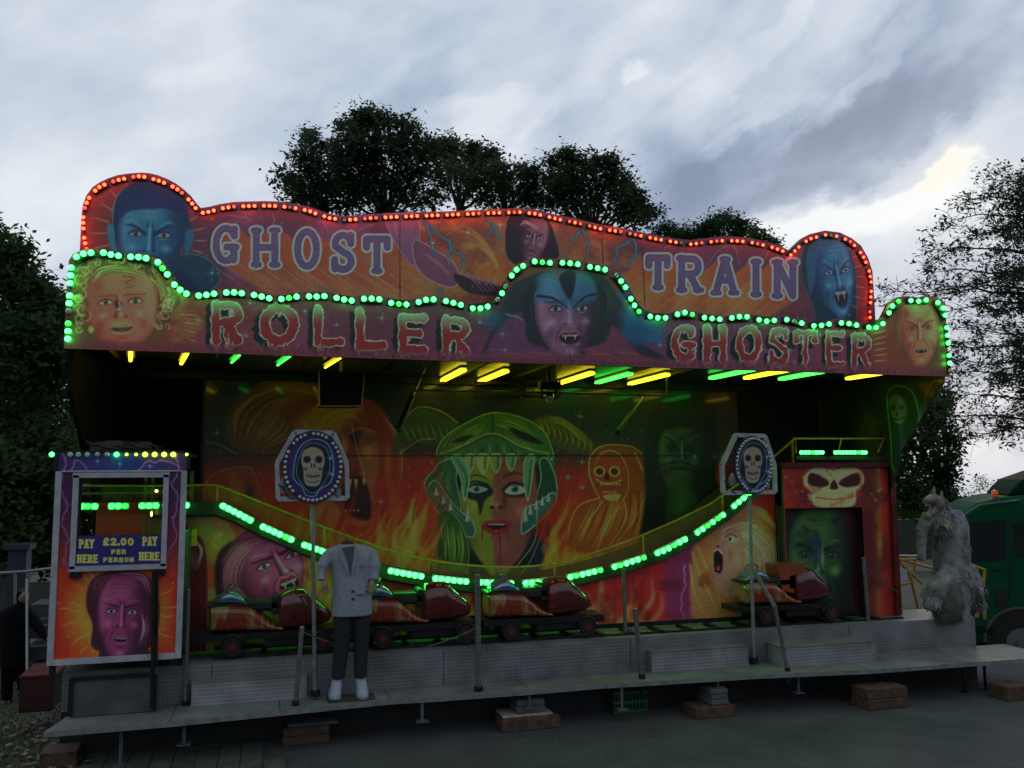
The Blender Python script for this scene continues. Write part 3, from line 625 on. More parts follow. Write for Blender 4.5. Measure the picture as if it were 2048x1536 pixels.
def art_back(cv):
    cv.fill((18,40,38))
    cv.grad((370,1520,700,1180),[(730,(8,20,26)),(860,(16,36,36)),(905,(40,36,34)),(950,(96,40,22)),(1050,(140,64,20)),(1160,(150,112,30))],'y')
    cv.cloud((400,1460,720,900),(14,30,50),80,50,7,.7,.4,.7)
    cv.cloud((400,1460,900,1160),(120,36,18),60,60,17,.8,.4,.65)
    # glow streak head, upper left : red-orange hair
    cv.bolt([(436,735),(440,770),(424,800)],1.6,(70,34,28),.8,2);cv.bolt([(440,770),(470,800),(478,820)],1.4,(60,30,26),.8,3)
    cv.poly([(450,850),(470,800),(520,770),(600,755),(640,780),(625,830),(600,880),(560,910),(490,905),(458,885)],(72,50,20),a=.95,f=7)
    cv.hair([(462,880),(470,820),(530,780),(640,765)],[(540,905),(600,880),(610,840),(640,790)],190,[(120,104,34),(96,50,22),(60,30,18),(130,116,40)],2.8,.75,13)
    cv.poly([(620,900),(560,830),(600,800),(680,790),(760,810),(790,880),(790,960),(770,1020),(735,1060),(680,1062),(640,1030),(600,960)],(96,40,20),a=.95,f=6)
    cv.poly([(590,850),(640,810),(720,815),(690,850),(660,880),(620,900)],(140,124,44),a=.7,f=16)
    cv.poly([(700,870),(720,862),(748,872),(745,888),(712,892)],(30,18,16),f=3);cv.line([(700,866),(722,856),(750,864)],2,(150,110,50),.7)
    cv.poly([(724,862),(748,868),(760,930),(745,1000),(742,1040),(722,1050),(724,960),(716,900)],(130,90,44),a=.6,f=6)
    cv.line([(704,850),(714,900),(728,950),(724,1000)],1.4,(150,130,80),.8)
    cv.line([(650,830),(680,860),(690,905)],6,(110,110,40),.5,mid=True,soft=1.)
    cv.poly([(690,960),(720,952),(740,990),(738,1040),(700,1030),(684,1000)],(36,14,12),f=3)
    for x,l in((700,20),(712,26),(728,14)): cv.poly([(x-4,958),(x+4,958),(x,958+l)],(170,150,100),.8,f=1,sm=False)
    for x in(692,700,708,716): cv.blob(x,1021,3.5,3,(150,130,90),.8)
    cv.hair([(740,820),(780,860),(795,930),(760,1010)],[(760,820),(800,880),(805,950),(785,990)],50,[(110,50,26),(60,24,18),(140,120,80),(80,34,20)],2.6,.75,15)
    cv.poly([(415,960),(450,940),(500,935),(520,980),(540,1030),(500,1040),(430,1000)],(104,48,20),f=5,out=(110,100,70),ow=.8)
    cv.blob(470,975,26,40,(120,110,40),.6,soft=1.);cv.blob(500,985,12,28,(40,34,18),.9,soft=.8)
    cv.poly([(620,1040),(650,1000),(680,1020),(672,1060),(640,1075)],(120,104,50),a=.8,f=4)
    cv.poly([(560,1040),(600,990),(640,1050),(700,1075),(740,1060),(745,1100),(640,1110)],(110,62,22),a=.7,f=10)
    cv.hair([(600,850),(640,806),(700,800),(740,830)],[(640,900),(660,850),(700,835),(730,860)],40,[(150,130,50),(180,120,50),(110,60,26)],3,.6,61)
    for x,y,rx,ry,c,a in((660,925,30,34,(170,90,40),.5),(640,985,26,40,(150,60,30),.6),(775,930,12,60,(170,120,60),.5),(735,905,16,22,(190,140,80),.5),(690,890,12,30,(170,150,60),.5),(710,1045,30,14,(150,70,40),.7),(600,930,30,30,(60,24,16),.6),(560,960,20,26,(120,60,24),.6)): cv.blob(x,y,rx,ry,c,a,soft=1.)
    cv.poly([(676,925),(690,938),(704,945),(716,936),(712,950),(694,956),(680,944)],(70,26,16),f=3)
    cv.line([(630,1060),(690,1078),(740,1060),(752,1020)],1.6,(170,140,110),.8)
    cv.hair([(470,790),(540,760),(620,770),(660,800)],[(500,840),(560,800),(620,800),(650,820)],60,[(150,110,40),(120,60,26),(80,36,20)],2.6,.6,62)
    cv.dots((410,560,900,960),10,5,[(150,150,140)],2,4,.6);cv.star(434,866,12,(140,130,80),.8)
    cv.line([(410,884),(440,890),(480,912)],1.5,(110,130,120),.7)
    # horns
    cv.poly([(790,905),(800,850),(840,815),(880,830),(920,850),(900,880),(850,890),(830,880)],(30,62,26),f=5)
    for k in range(8): cv.line([(806+k*14,846-abs(k-3)*-2),(812+k*14,866),(822+k*13,884)],2.,(96,116,40),.7,mid=True)
    cv.line([(800,850),(835,815),(880,822),(915,845)],1.8,(110,140,70),.8)
    cv.poly([(1060,850),(1085,832),(1120,836),(1160,860),(1190,890),(1185,906),(1130,900),(1090,880)],(44,60,26),f=5)
    for k in range(9): cv.line([(1076+k*13,838+k*5),(1086+k*12,856+k*5),(1082+k*12,874+k*4)],2.,(120,122,52),.7,mid=True)
    cv.hair([(1070,846),(1110,832),(1160,860),(1190,892)],[(1080,860),(1120,850),(1160,880),(1185,900)],22,[(110,120,50),(60,80,34)],1.6,.7,18)
    # beast-skull headdress
    G1=(34,84,40);G2=(84,132,66);GD=(10,34,22);GY=(120,140,56)
    cv.poly([(916,930),(930,908),(1066,908),(1090,960),(1092,1040),(1070,1100),(1040,1150),(940,1150),(912,1080),(900,1000)],(12,30,22),f=5)
    cv.poly([(876,912),(884,880),(925,850),(982,826),(1040,834),(1084,858),(1102,892),(1106,916),(1075,905),(1040,892),(985,866),(930,890)],G1,f=3,out=(96,140,84),ow=1.1)
    cv.hair([(880,905),(905,868),(975,832)],[(930,888),(955,876),(984,864)],80,[G2,(40,96,46),GY,GD],2.6,.75,21)
    cv.hair([(990,832),(1045,846),(1100,905)],[(988,864),(1035,884),(1070,903)],80,[G2,(60,110,50),GD,GY],2.6,.75,22)
    cv.poly([(1018,856),(1058,868),(1086,888),(1046,880)],(8,22,14),f=2.5);cv.poly([(900,884),(930,872),(950,870),(925,884)],(12,34,20),f=2.5)
    cv.line([(984,828),(986,848),(985,866)],2.2,(10,30,18),.9);cv.line([(880,908),(930,889),(985,867),(1040,892),(1098,908)],2.2,(120,160,96),.7)
    cv.poly([(878,912),(932,893),(985,871),(1040,895),(1100,912),(1104,935),(1040,918),(985,912),(930,918),(882,940)],(36,86,52),f=3)
    for k in range(15): 
        x=892+k*14.5;yy=905-22*math.exp(-((x-985)/46)**2);cv.line([(x,yy),(x+1,yy+26)],4.2,(16,44,28) if k%2 else (84,136,80),.75,mid=True,soft=1.)
    cv.poly([(880,925),(915,918),(912,960),(922,1010),(914,1040),(880,1005),(853,985),(850,962),(868,940)],(30,78,54),f=3,out=(90,150,120),ow=1.2)
    cv.poly([(1096,920),(1112,960),(1112,1005),(1090,1025),(1072,1000),(1082,960),(1080,920)],(20,58,48),f=3,out=(90,150,130),ow=1.2)
    cv.hair([(885,930),(862,970),(900,1020)],[(905,930),(900,970),(915,1010)],26,[G2,(60,120,90),GD],2.2,.7,23)
    # face
    cv.poly([(926,960),(932,930),(990,922),(992,1143),(966,1128),(940,1085),(926,1030),(920,990)],(92,118,34),f=4)
    cv.poly([(990,922),(1060,930),(1072,960),(1074,1020),(1060,1075),(1034,1122),(992,1143)],(98,66,54),f=4)
    for x,y,rx,ry,c,a in((948,1015,22,34,(130,150,46),.7),(975,950,18,14,(120,140,50),.5),(945,1085,20,26,(60,90,24),.6),(968,1110,18,18,(110,130,44),.5),(1042,1025,22,34,(150,92,82),.6),(1062,1060,16,44,(60,26,34),.7),(1018,950,22,12,(90,44,46),.7),
        (1010,1000,9,34,(60,28,32),.7),(1005,1095,18,22,(130,80,72),.5),(985,995,6,30,(140,150,70),.5),(1000,1122,20,10,(80,46,44),.6),(930,1040,10,40,(40,70,24),.7)): cv.blob(x,y,rx,ry,c,a,soft=1.)
    cv.poly([(928,986),(944,968),(970,966),(986,980),(984,990),(970,1000),(960,1030),(954,1004),(940,998)],(10,28,26),f=3)
    cv.poly([(936,979),(950,971),(970,975),(975,980),(958,986),(944,985)],(100,140,140),f=1.2);cv.blob(953,978,7,7,(14,50,76),1.,soft=.4);cv.blob(953,978,3,3,(4,8,12),1);cv.blob(950,975,1.8,1.8,(210,225,230),1)
    cv.poly([(1004,984),(1020,966),(1046,966),(1060,982),(1048,994),(1018,994)],(52,22,28),f=3)
    cv.poly([(1010,981),(1026,970),(1046,974),(1053,983),(1034,989),(1016,988)],(130,160,166),f=1.2);cv.blob(1030,978,9,9,(14,76,98),1.,soft=.4);cv.blob(1030,978,4,4,(4,12,16),1);cv.blob(1027,975,2,2,(220,230,230),1)
    cv.line([(932,972),(950,962),(978,970)],2.6,(8,22,18),.95);cv.line([(1004,978),(1026,964),(1056,976)],2.6,(34,12,16),.95);cv.line([(1004,956),(1030,946),(1060,956)],3,(50,20,22),.8,mid=True);cv.line([(932,958),(954,950),(982,962)],3,(20,40,16),.8,mid=True)
    cv.poly([(990,960),(996,1000),(1004,1012),(992,1020),(980,1014),(986,1000)],(120,104,60),a=.4,f=4)
    cv.blob(984,1015,6,4.5,(10,14,10),.95);cv.blob(1001,1015,6,4.5,(34,10,14),.95);cv.blob(993,1009,6,5,(170,150,100),.5,soft=1.)
    cv.poly([(962,1051),(978,1040),(992,1044),(1006,1039),(1024,1050),(1010,1064),(993,1070),(974,1064)],(110,34,36),f=2)
    cv.poly([(972,1051),(992,1048),(1014,1051),(1000,1058),(984,1058)],(26,8,10),f=1.2);cv.line([(978,1049),(1008,1049)],1.6,(190,180,165),.9);cv.blob(995,1063,12,3,(170,90,84),.7,soft=1.)
    cv.line([(998,1062),(1001,1095),(999,1130)],3,(104,14,12),.95,w1=1.2);cv.line([(966,1054),(964,1080)],2.2,(104,14,12),.9);cv.line([(1014,1058),(1017,1080)],1.6,(104,14,12),.9);cv.line([(985,1066),(984,1082)],1.4,(104,14,12),.9)
    for x,w,l,c in((940,10,32,(96,140,90)),(966,12,36,(120,152,84)),(992,11,34,(90,130,70)),(1022,10,30,(70,130,96))):
        cv.poly([(x-w,912),(x,907),(x+w,912),(x+w*.75,912+l*.6),(x,912+l),(x-w*.75,912+l*.6)],c,f=1.6,out=(160,190,150),ow=.8);cv.line([(x+w*.4,915),(x+w*.3,912+l*.7)],w*.4,(20,56,36),.6,soft=1.)
    for x0,x1 in((912,930),(1060,1056)):
        cv.poly([(x0-9,915),(x0+9,912),(x1+9,950),(x1,1002),(x1-9,955)],(62,128,98),f=1.6,out=(140,190,170),ow=.9);cv.line([(x0+3,920),(x1+3,955),(x1,990)],3,(16,50,40),.6,soft=1.)
    # lower jaws
    cv.poly([(853,985),(870,960),(893,990),(915,1018),(942,1038),(950,1064),(938,1074),(905,1050),(866,1012)],(34,84,60),f=2,out=(100,165,140),ow=1.3)
    cv.hair([(860,985),(890,1020),(938,1064)],[(875,972),(905,1008),(944,1045)],20,[G2,(80,150,120),GD],2.,.7,24)
    cv.poly([(1043,1066),(1048,1022),(1075,1006),(1106,985),(1112,1002),(1088,1034),(1058,1060)],(34,90,80),f=2,out=(110,175,155),ow=1.3)
    for x,y,l in((1060,1022,16),(1072,1012,14),(1084,1004,14),(1096,996,12),(872,984,12),(886,1000,12),(900,1014,12),(934,1036,26),(1050,1036,26)): cv.poly([(x-4,y+7),(x+1,y-l),(x+5,y+7)],(130,176,150),.95,f=1,sm=False)
    cv.poly([(852,1056),(872,1030),(900,1022),(928,1062),(938,1112),(922,1165),(850,1165),(846,1095)],(28,76,26),f=3,out=(76,124,56),ow=1.1)
    cv.hair([(856,1050),(852,1100),(856,1155)],[(918,1045),(928,1100),(916,1155)],90,[(84,136,42),(14,44,16),(110,150,56),(40,100,40)],3.,.75,26)
    cv.poly([(829,1012),(844,1060),(842,1115),(820,1115),(815,1060)],(40,100,42),f=2,out=(100,150,120),ow=.9);cv.line([(829,1020),(830,1105)],4,(90,140,60),.5,mid=True,soft=1.)
    cv.poly([(1096,1030),(1104,1060),(1092,1110),(1072,1160),(1036,1160),(1062,1120),(1082,1070)],(10,34,40),f=4,out=(76,120,100),ow=.9)
    cv.line([(1074,1010),(1070,1080),(1034,1132)],1.8,(130,150,130),.8)
    # flames
    for bx_,n_,sd in(((735,850,1060,1190),34,31),((1085,1310,1060,1200),60,32),((400,700,1110,1200),50,33)):
        cv.flames(bx_,n_,sd,[(150,44,16),(120,30,14)],.25,150,11,.6)
        cv.flames((bx_[0],bx_[1],bx_[2]+20,bx_[3]+20),n_,sd+10,[(176,90,24),(160,70,20)],.3,125,8,.6)
        cv.flames((bx_[0],bx_[1],bx_[2]+40,bx_[3]+30),n_,sd+20,[(170,150,44),(140,130,36),(190,160,60)],.3,110,7,.65)
    # yellow-outline reaper
    cv.poly([(1178,950),(1180,915),(1200,892),(1240,890),(1280,905),(1305,950),(1308,1010),(1290,1060),(1250,1100),(1140,1100),(1150,1020),(1195,1000),(1190,975)],(110,62,26),a=.85,f=6)
    cv.hair([(1185,1000),(1160,1050),(1130,1110)],[(1300,960),(1300,1040),(1260,1110)],110,[(160,130,44),(120,60,24),(90,40,20),(140,130,50)],4,.6,44)
    Yc=(170,165,70)
    for P in([(1178,950),(1180,915),(1202,893),(1240,890),(1275,900),(1300,940),(1308,1000),(1290,1060)],[(1190,930),(1205,905),(1235,905),(1255,940),(1255,985),(1235,1012)],[(1178,950),(1190,980),(1200,1000),(1190,1030)],
             [(1198,996),(1160,1010),(1142,1040),(1135,1080)],[(1205,1003),(1180,1040),(1160,1090)],[(1270,905),(1290,960),(1280,1020),(1230,1090)],[(1240,1012),(1215,1050),(1190,1110)],[(1250,1005),(1250,1040),(1215,1100)]):
        cv.line(P,2.6,Yc,.75,w1=1.,soft=1.)
    cv.poly([(1188,935),(1200,915),(1230,912),(1246,935),(1244,960),(1230,985),(1224,1000),(1206,998),(1200,975),(1188,958)],(120,52,28),f=3)
    for x in(1199,1229): cv.blob(x,943,13,12,Yc,.9,soft=.3);cv.blob(x,943,9.5,9,(50,18,18),1.,soft=.4)
    cv.poly([(1209,958),(1213,944),(1219,958)],(46,16,16),f=1.5);cv.line([(1192,958),(1206,966),(1225,966),(1244,960)],1.8,Yc,.9)
    for k in range(7): cv.blob(1203+k*6,968,2.6,4,(170,160,90),.8);cv.blob(1208+k*4,984,2.2,3,(170,160,90),.7)
    cv.poly([(1208,990),(1240,988),(1236,1000),(1222,1002),(1210,998)],(140,140,60),f=2)
    # gloomy green hooded man
    cv.poly([(1290,1000),(1288,900),(1302,830),(1330,800),(1400,795),(1436,820),(1440,900),(1432,960),(1460,1000),(1440,1090),(1290,1100)],(12,26,18),f=5)
    face(cv,1362,905,52,92,2,(28,62,32),(8,22,14),(70,110,50),side=1,yaw=.03,mouth='closed',iris=(10,20,10),eye=(30,50,30),lips=(14,28,26),wr=.4,my=.36,nose=.1,eyes=False,shade=.7,mw=.46)
    cv.poly([(1305,840),(1320,812),(1400,806),(1425,840),(1428,905),(1400,860),(1330,860),(1312,905)],(12,24,16),f=5)
    cv.line([(1316,934),(1340,926),(1365,925),(1392,934),(1398,946)],3,(10,20,22),.9)
    cv.poly([(1335,985),(1390,985),(1392,1060),(1340,1080)],(20,56,22),f=6);cv.blob(1362,1000,24,60,(50,90,28),.6,soft=1.)
    cv.poly([(1440,740),(1490,740),(1478,850),(1440,900)],(56,34,16),a=.7,f=8)
    cv.dots((1110,1300,860,910),26,9,[(80,140,140),(100,150,120)],1.5,3.5,.6);cv.dots((800,900,900,1000),16,19,[(110,150,130)],2,4,.6)
    for x,y in((1160,832),(1136,955),(1164,975),(1164,924),(1104,918),(762,1004)): cv.star(x,y,10,(80,160,160),.8)
    cv.line([(800,905),(840,880),(868,878)],1.4,(120,140,100),.8)
    sl=cv.crop(400,1500,905,918);cv.put(sl,1-sst(.8,2.,np.abs(cv.py[sl]-911.5)),(6,12,10),.95) if sl else None
    cv.grain(.12)
def art_wave(cv):
    cv.fill((120,44,24))
    cv.grad((300,700,990,1340),[(300,(70,80,24)),(380,(90,90,30)),(440,(130,130,40)),(560,(110,150,50)),(640,(120,130,44)),(700,(90,70,30))])
    cv.cloud((380,720,1000,1320),(140,60,24),60,50,51,.75,.48,.68);cv.cloud((380,720,1000,1320),(70,140,60),70,50,55,.5,.5,.7)
    cv.flames((420,640,1040,1320),50,710,[(150,150,50),(90,120,40),(170,110,40),(150,60,24)],.4,110,9,.5)
    cv.poly([(340,1040),(385,1062),(408,1090),(414,1160),(412,1290),(400,1312),(330,1314)],(66,18,18),f=2,out=(110,40,30),ow=1.5)
    cv.blob(385,1120,20,34,(90,90,80),.6,soft=1.);cv.hair([(372,1070),(400,1100),(385,1150)],[(380,1065),(408,1100),(398,1150)],14,[(150,170,150),(110,60,60)],2,.7,5)
    cv.dots((345,410,1180,1300),12,5,[(120,110,90)],1.5,3,.6)
    # pink screaming man
    cv.poly([(432,1190),(430,1130),(445,1095),(480,1078),(520,1080),(500,1120),(470,1180),(480,1230),(450,1222)],(36,20,26),f=4)
    face(cv,538,1138,76,88,-22,(142,74,92),(54,26,40),(190,150,150),side=-1,yaw=.3,mouth='open',mh=.24,mw=.3,my=.52,iris=(60,90,70),eye=(190,200,180),lips=(110,40,50),wr=.4,brow=.04,nose=.2)
    cv.poly([(442,1170),(446,1110),(474,1082),(520,1070),(560,1076),(520,1092),(488,1120),(476,1160),(470,1205),(450,1215)],(74,36,44),a=.85,f=6)
    cv.hair([(448,1210),(446,1130),(490,1080),(560,1070)],[(484,1200),(484,1140),(510,1100),(560,1084)],120,[(170,120,116),(110,66,70),(60,26,34),(140,90,90)],2.4,.75,8)
    cv.poly([(570,1185),(610,1180),(640,1230),(600,1260),(560,1240)],(110,60,40),a=.6,f=8)
    # flame field
    cv.grad((700,1440,1130,1330),[(700,(70,60,24)),(800,(120,50,22)),(1000,(130,44,22)),(1250,(140,36,24)),(1400,(130,36,34)),(1440,(120,40,60))])
    cv.flames((640,1440,1250,1320),60,700,[(170,60,24),(90,20,14)],.1,130,13,.7)
    cv.flames((640,1440,1270,1330),90,701,[(168,150,60),(140,130,46),(186,170,90)],.08,110,8,.75)
    cv.flames((640,1440,1290,1330),60,702,[(190,180,100)],.05,60,5,.6)
    cv.blob(1330,1180,26,16,(150,50,30),.6,soft=1.)
    cv.poly([(1332,1120),(1400,1090),(1410,1180),(1400,1260),(1340,1260)],(96,42,74),a=.85,f=12)
    cv.bolt([(1370,1130),(1372,1170),(1362,1200),(1366,1240)],2,(150,120,160),.9,4,glow=(90,60,110))
    # screaming blonde
    cv.poly([(1385,1110),(1400,1080),(1440,1050),(1500,1000),(1560,960),(1590,960),(1590,1260),(1400,1260)],(150,120,54),a=.95,f=6)
    cv.poly([(1500,1010),(1560,950),(1592,940),(1592,1200),(1560,1230),(1555,1080)],(170,50,30),f=5)
    cv.poly([(1490,1010),(1530,1020),(1560,1070),(1540,1050)],(130,170,70),a=.8,f=4)
    cv.poly([(1440,1075),(1470,1050),(1510,1050),(1545,1080),(1556,1130),(1545,1185),(1490,1195),(1445,1185)],(176,150,80),f=4)
    cv.hair([(1462,1060),(1505,1056),(1550,1100),(1548,1180)],[(1478,1100),(1490,1110),(1496,1140),(1480,1185)],130,[(216,196,120),(170,140,66),(196,206,150),(120,90,40),(190,120,60)],2.4,.8,13)
    cv.poly([(1427,1092),(1436,1084),(1444,1066),(1462,1056),(1482,1066),(1490,1100),(1486,1150),(1470,1180),(1446,1186),(1430,1176),(1424,1160),(1430,1146),(1426,1120),(1430,1104)],(190,124,84),f=2)
    for x,y,rx,ry,c,a in((1470,1080,12,14,(220,170,120),.6),(1476,1120,12,26,(214,160,100),.6),(1456,1150,14,18,(206,140,100),.6),(1460,1110,8,20,(150,70,50),.6),(1480,1160,12,20,(150,80,50),.5),(1446,1075,6,8,(224,180,130),.6)): cv.blob(x,y,rx,ry,c,a,soft=1.)
    cv.poly([(1427,1104),(1436,1098),(1446,1112),(1446,1138),(1438,1150),(1428,1144)],(16,6,8),f=1.5,out=(200,100,84),ow=1.6);cv.line([(1428,1103),(1436,1099),(1444,1107)],2,(226,220,200),.95);cv.line([(1430,1146),(1438,1148)],1.6,(220,200,180),.8);cv.blob(1436,1136,5,7,(150,50,44),.9)
    cv.poly([(1454,1079),(1461,1072),(1470,1077),(1464,1084)],(210,205,180),f=1.);cv.blob(1460,1078,4,5,(24,50,36),1.,soft=.4);cv.line([(1452,1074),(1461,1068),(1474,1074)],1.8,(80,34,20),.9);cv.line([(1452,1064),(1464,1059),(1478,1066)],2.,(140,90,50),.8)
    cv.blob(1436,1093,5,4,(96,40,30),.9);cv.line([(1448,1084),(1444,1096),(1450,1106)],1.6,(130,60,44),.7)
    cv.line([(1446,1060),(1480,1046),(1510,1052)],3,(170,190,140),.7);cv.hair([(1440,1180),(1450,1200),(1440,1230)],[(1480,1190),(1500,1210),(1500,1240)],30,[(190,150,80),(150,70,40)],2.4,.6,31)
    for P in([(1385,1105),(1400,1150),(1430,1210),(1450,1250)],[(1395,1095),(1420,1150),(1440,1200)],[(1380,1130),(1390,1190),(1420,1250)]): cv.line(P,5,(190,170,60),.7,w1=1,soft=1.)
    cv.dots((1380,1440,1070,1240),40,5,[(200,190,170)],1.2,2.8,.7);cv.bolt([(1560,1090),(1570,1120),(1580,1160)],1.6,(150,110,150),.8,5)
    cv.line([(1558,1070),(1575,1110),(1590,1150)],7,(96,40,90),.5,soft=1.)
    cv.cloud((700,1440,1130,1300),(70,24,18),30,30,77,.5,.5,.7)
    for x in(700,1228,1500): cv.line([(x,1100),(x+2,1320)],1.1,(40,16,12),.7,sm=False)
    cv.grain(.12)
def skull(cv,cx,cy,w,h,base=(190,180,120),dark=(40,16,20),mean=True):
    cv.poly([(cx-w*.95,cy-h*.55),(cx-w*.5,cy-h*.9),(cx,cy-h*.7),(cx+w*.5,cy-h*.95),(cx+w*.95,cy-h*.6),(cx+w*.98,cy-h*.1),(cx+w*.75,cy+h*.2),(cx+w*.72,cy+h*.7),(cx+w*.5,cy+h*.95),(cx-w*.5,cy+h*.95),(cx-w*.72,cy+h*.7),(cx-w*.75,cy+h*.25),(cx-w*1.,cy-h*.05)],base,f=3)
    cv.cloud((cx-w,cx+w,cy-h,cy+h),(120,60,30),14,10,33,.55,.5,.7,6)
    cv.cloud((cx-w,cx+w,cy-h,cy+h),(200,210,150),12,9,35,.4,.5,.7,6)
    for k in(-1,1):
        cv.poly([(cx+k*w*.16,cy-h*.12),(cx+k*w*.3,cy-h*.34),(cx+k*w*.78,cy-h*.6),(cx+k*w*.86,cy-h*.1),(cx+k*w*.5,cy+h*.06),(cx+k*w*.24,cy+h*.0)],dark,f=2.5)
        cv.blob(cx+k*w*.5,cy-h*.68,w*.4,h*.16,(160,190,110),.6,soft=1.)
    cv.poly([(cx,cy-h*.3),(cx+w*.14,cy+h*.12),(cx-w*.14,cy+h*.12)],dark,f=1.5)
    cv.line([(cx-w*.6,cy+h*.52),(cx,cy+h*.6),(cx+w*.65,cy+h*.5)],2.2,(120,40,24),.9)
    for k in range(-6,7):
        x=cx+k*w*.1;cv.line([(x,cy+h*.26),(x,cy+h*.86)],1.1,(110,80,40),.6,sm=False)
    cv.blob(cx-w*.8,cy+h*.05,w*.2,h*.2,(160,80,40),.5,soft=1.)
def art_gate(cv):
    cv.fill((92,28,22))
    cv.grad((1550,1800,900,1270),[(1560,(120,40,24)),(1610,(100,30,24)),(1720,(80,26,26)),(1745,(70,30,20)),(1758,(96,70,24)),(1766,(110,34,20)),(1800,(56,16,14))])
    cv.cloud((1560,1800,900,1270),(50,16,20),36,40,61,.6)
    cv.blob(1760,1090,9,46,(110,110,34),.8,soft=1.);cv.dots((1700,1780,1040,1250),16,3,[(110,60,40)],2,4,.5)
    cv.dots((1566,1612,940,1010),9,5,[(120,190,160),(150,170,160)],2.5,5,.8);cv.dots((1735,1775,930,1010),9,6,[(150,150,150)],2,5,.7)
    skull(cv,1668,972,60,44,(176,164,104))
    cv.grain(.1)
def art_gateback(cv):
    cv.fill((14,14,14))
    face(cv,1638,1120,66,108,2,(40,72,34),(6,18,16),(96,118,52),side=1,yaw=-.02,mouth='closed',iris=(10,20,20),eye=(40,60,50),lips=(16,20,20),wr=.4,brow=-.02,broww=.12,my=.5,nose=.2,mw=.55,shade=.95)
    cv.cloud((1575,1700,1020,1110),(8,20,14),30,26,91,.7,.4,.7)
    for k in(-1,1): cv.line([(1638+k*14,1140),(1638+k*34,1165),(1638+k*38,1190)],4,(10,26,20),.8,mid=True,soft=1.);cv.blob(1638+k*34,1140,18,26,(120,140,50),.4,ang=k*20,soft=1.)
    cv.poly([(1625,1070),(1640,1070),(1640,1120),(1628,1135)],(20,40,70),a=.7,f=4);cv.blob(1645,1115,6,40,(140,170,110),.6,soft=1.)
    cv.poly([(1690,1020),(1760,1020),(1760,1240),(1690,1240),(1706,1160),(1700,1080)],(40,12,12),f=8)
    cv.grain(.1)
def art_side(cv):
    cv.fill((16,24,18))
    cv.cloud((1700,1910,750,960),(40,44,22),40,50,71,.7);cv.cloud((1700,1910,750,960),(14,50,50),30,40,73,.6)
    cv.poly([(1774,800),(1782,778),(1800,772),(1825,785),(1838,830),(1830,880),(1806,940),(1785,935),(1782,880)],(14,36,28),f=4,out=(50,100,60),ow=1.2)
    cv.poly([(1778,800),(1795,790),(1812,805),(1812,835),(1800,848),(1786,838)],(52,66,40),f=3)
    for x in(1787,1802): cv.blob(x,815,6,6,(8,14,10),1.)
    cv.blob(1794,828,3,4,(8,14,10),1.);cv.blob(1798,842,9,6,(70,84,46),.8);cv.line([(1784,836),(1796,840),(1810,834)],2,(10,16,12),1.)
    cv.hair([(1825,800),(1835,850),(1810,910),(1785,950)],[(1840,790),(1850,840),(1830,900),(1800,950)],26,[(40,110,70),(30,70,80),(60,120,50)],3,.6,3)
    cv.bolt([(1870,760),(1850,800),(1856,840),(1836,880)],2,(90,110,50),.6,4);cv.cloud((1830,1900,755,860),(80,50,24),24,30,79,.8)
    cv.poly([(1716,850),(1740,830),(1756,860),(1750,940),(1716,940)],(44,50,24),a=.8,f=8)
    cv.grain(.12)
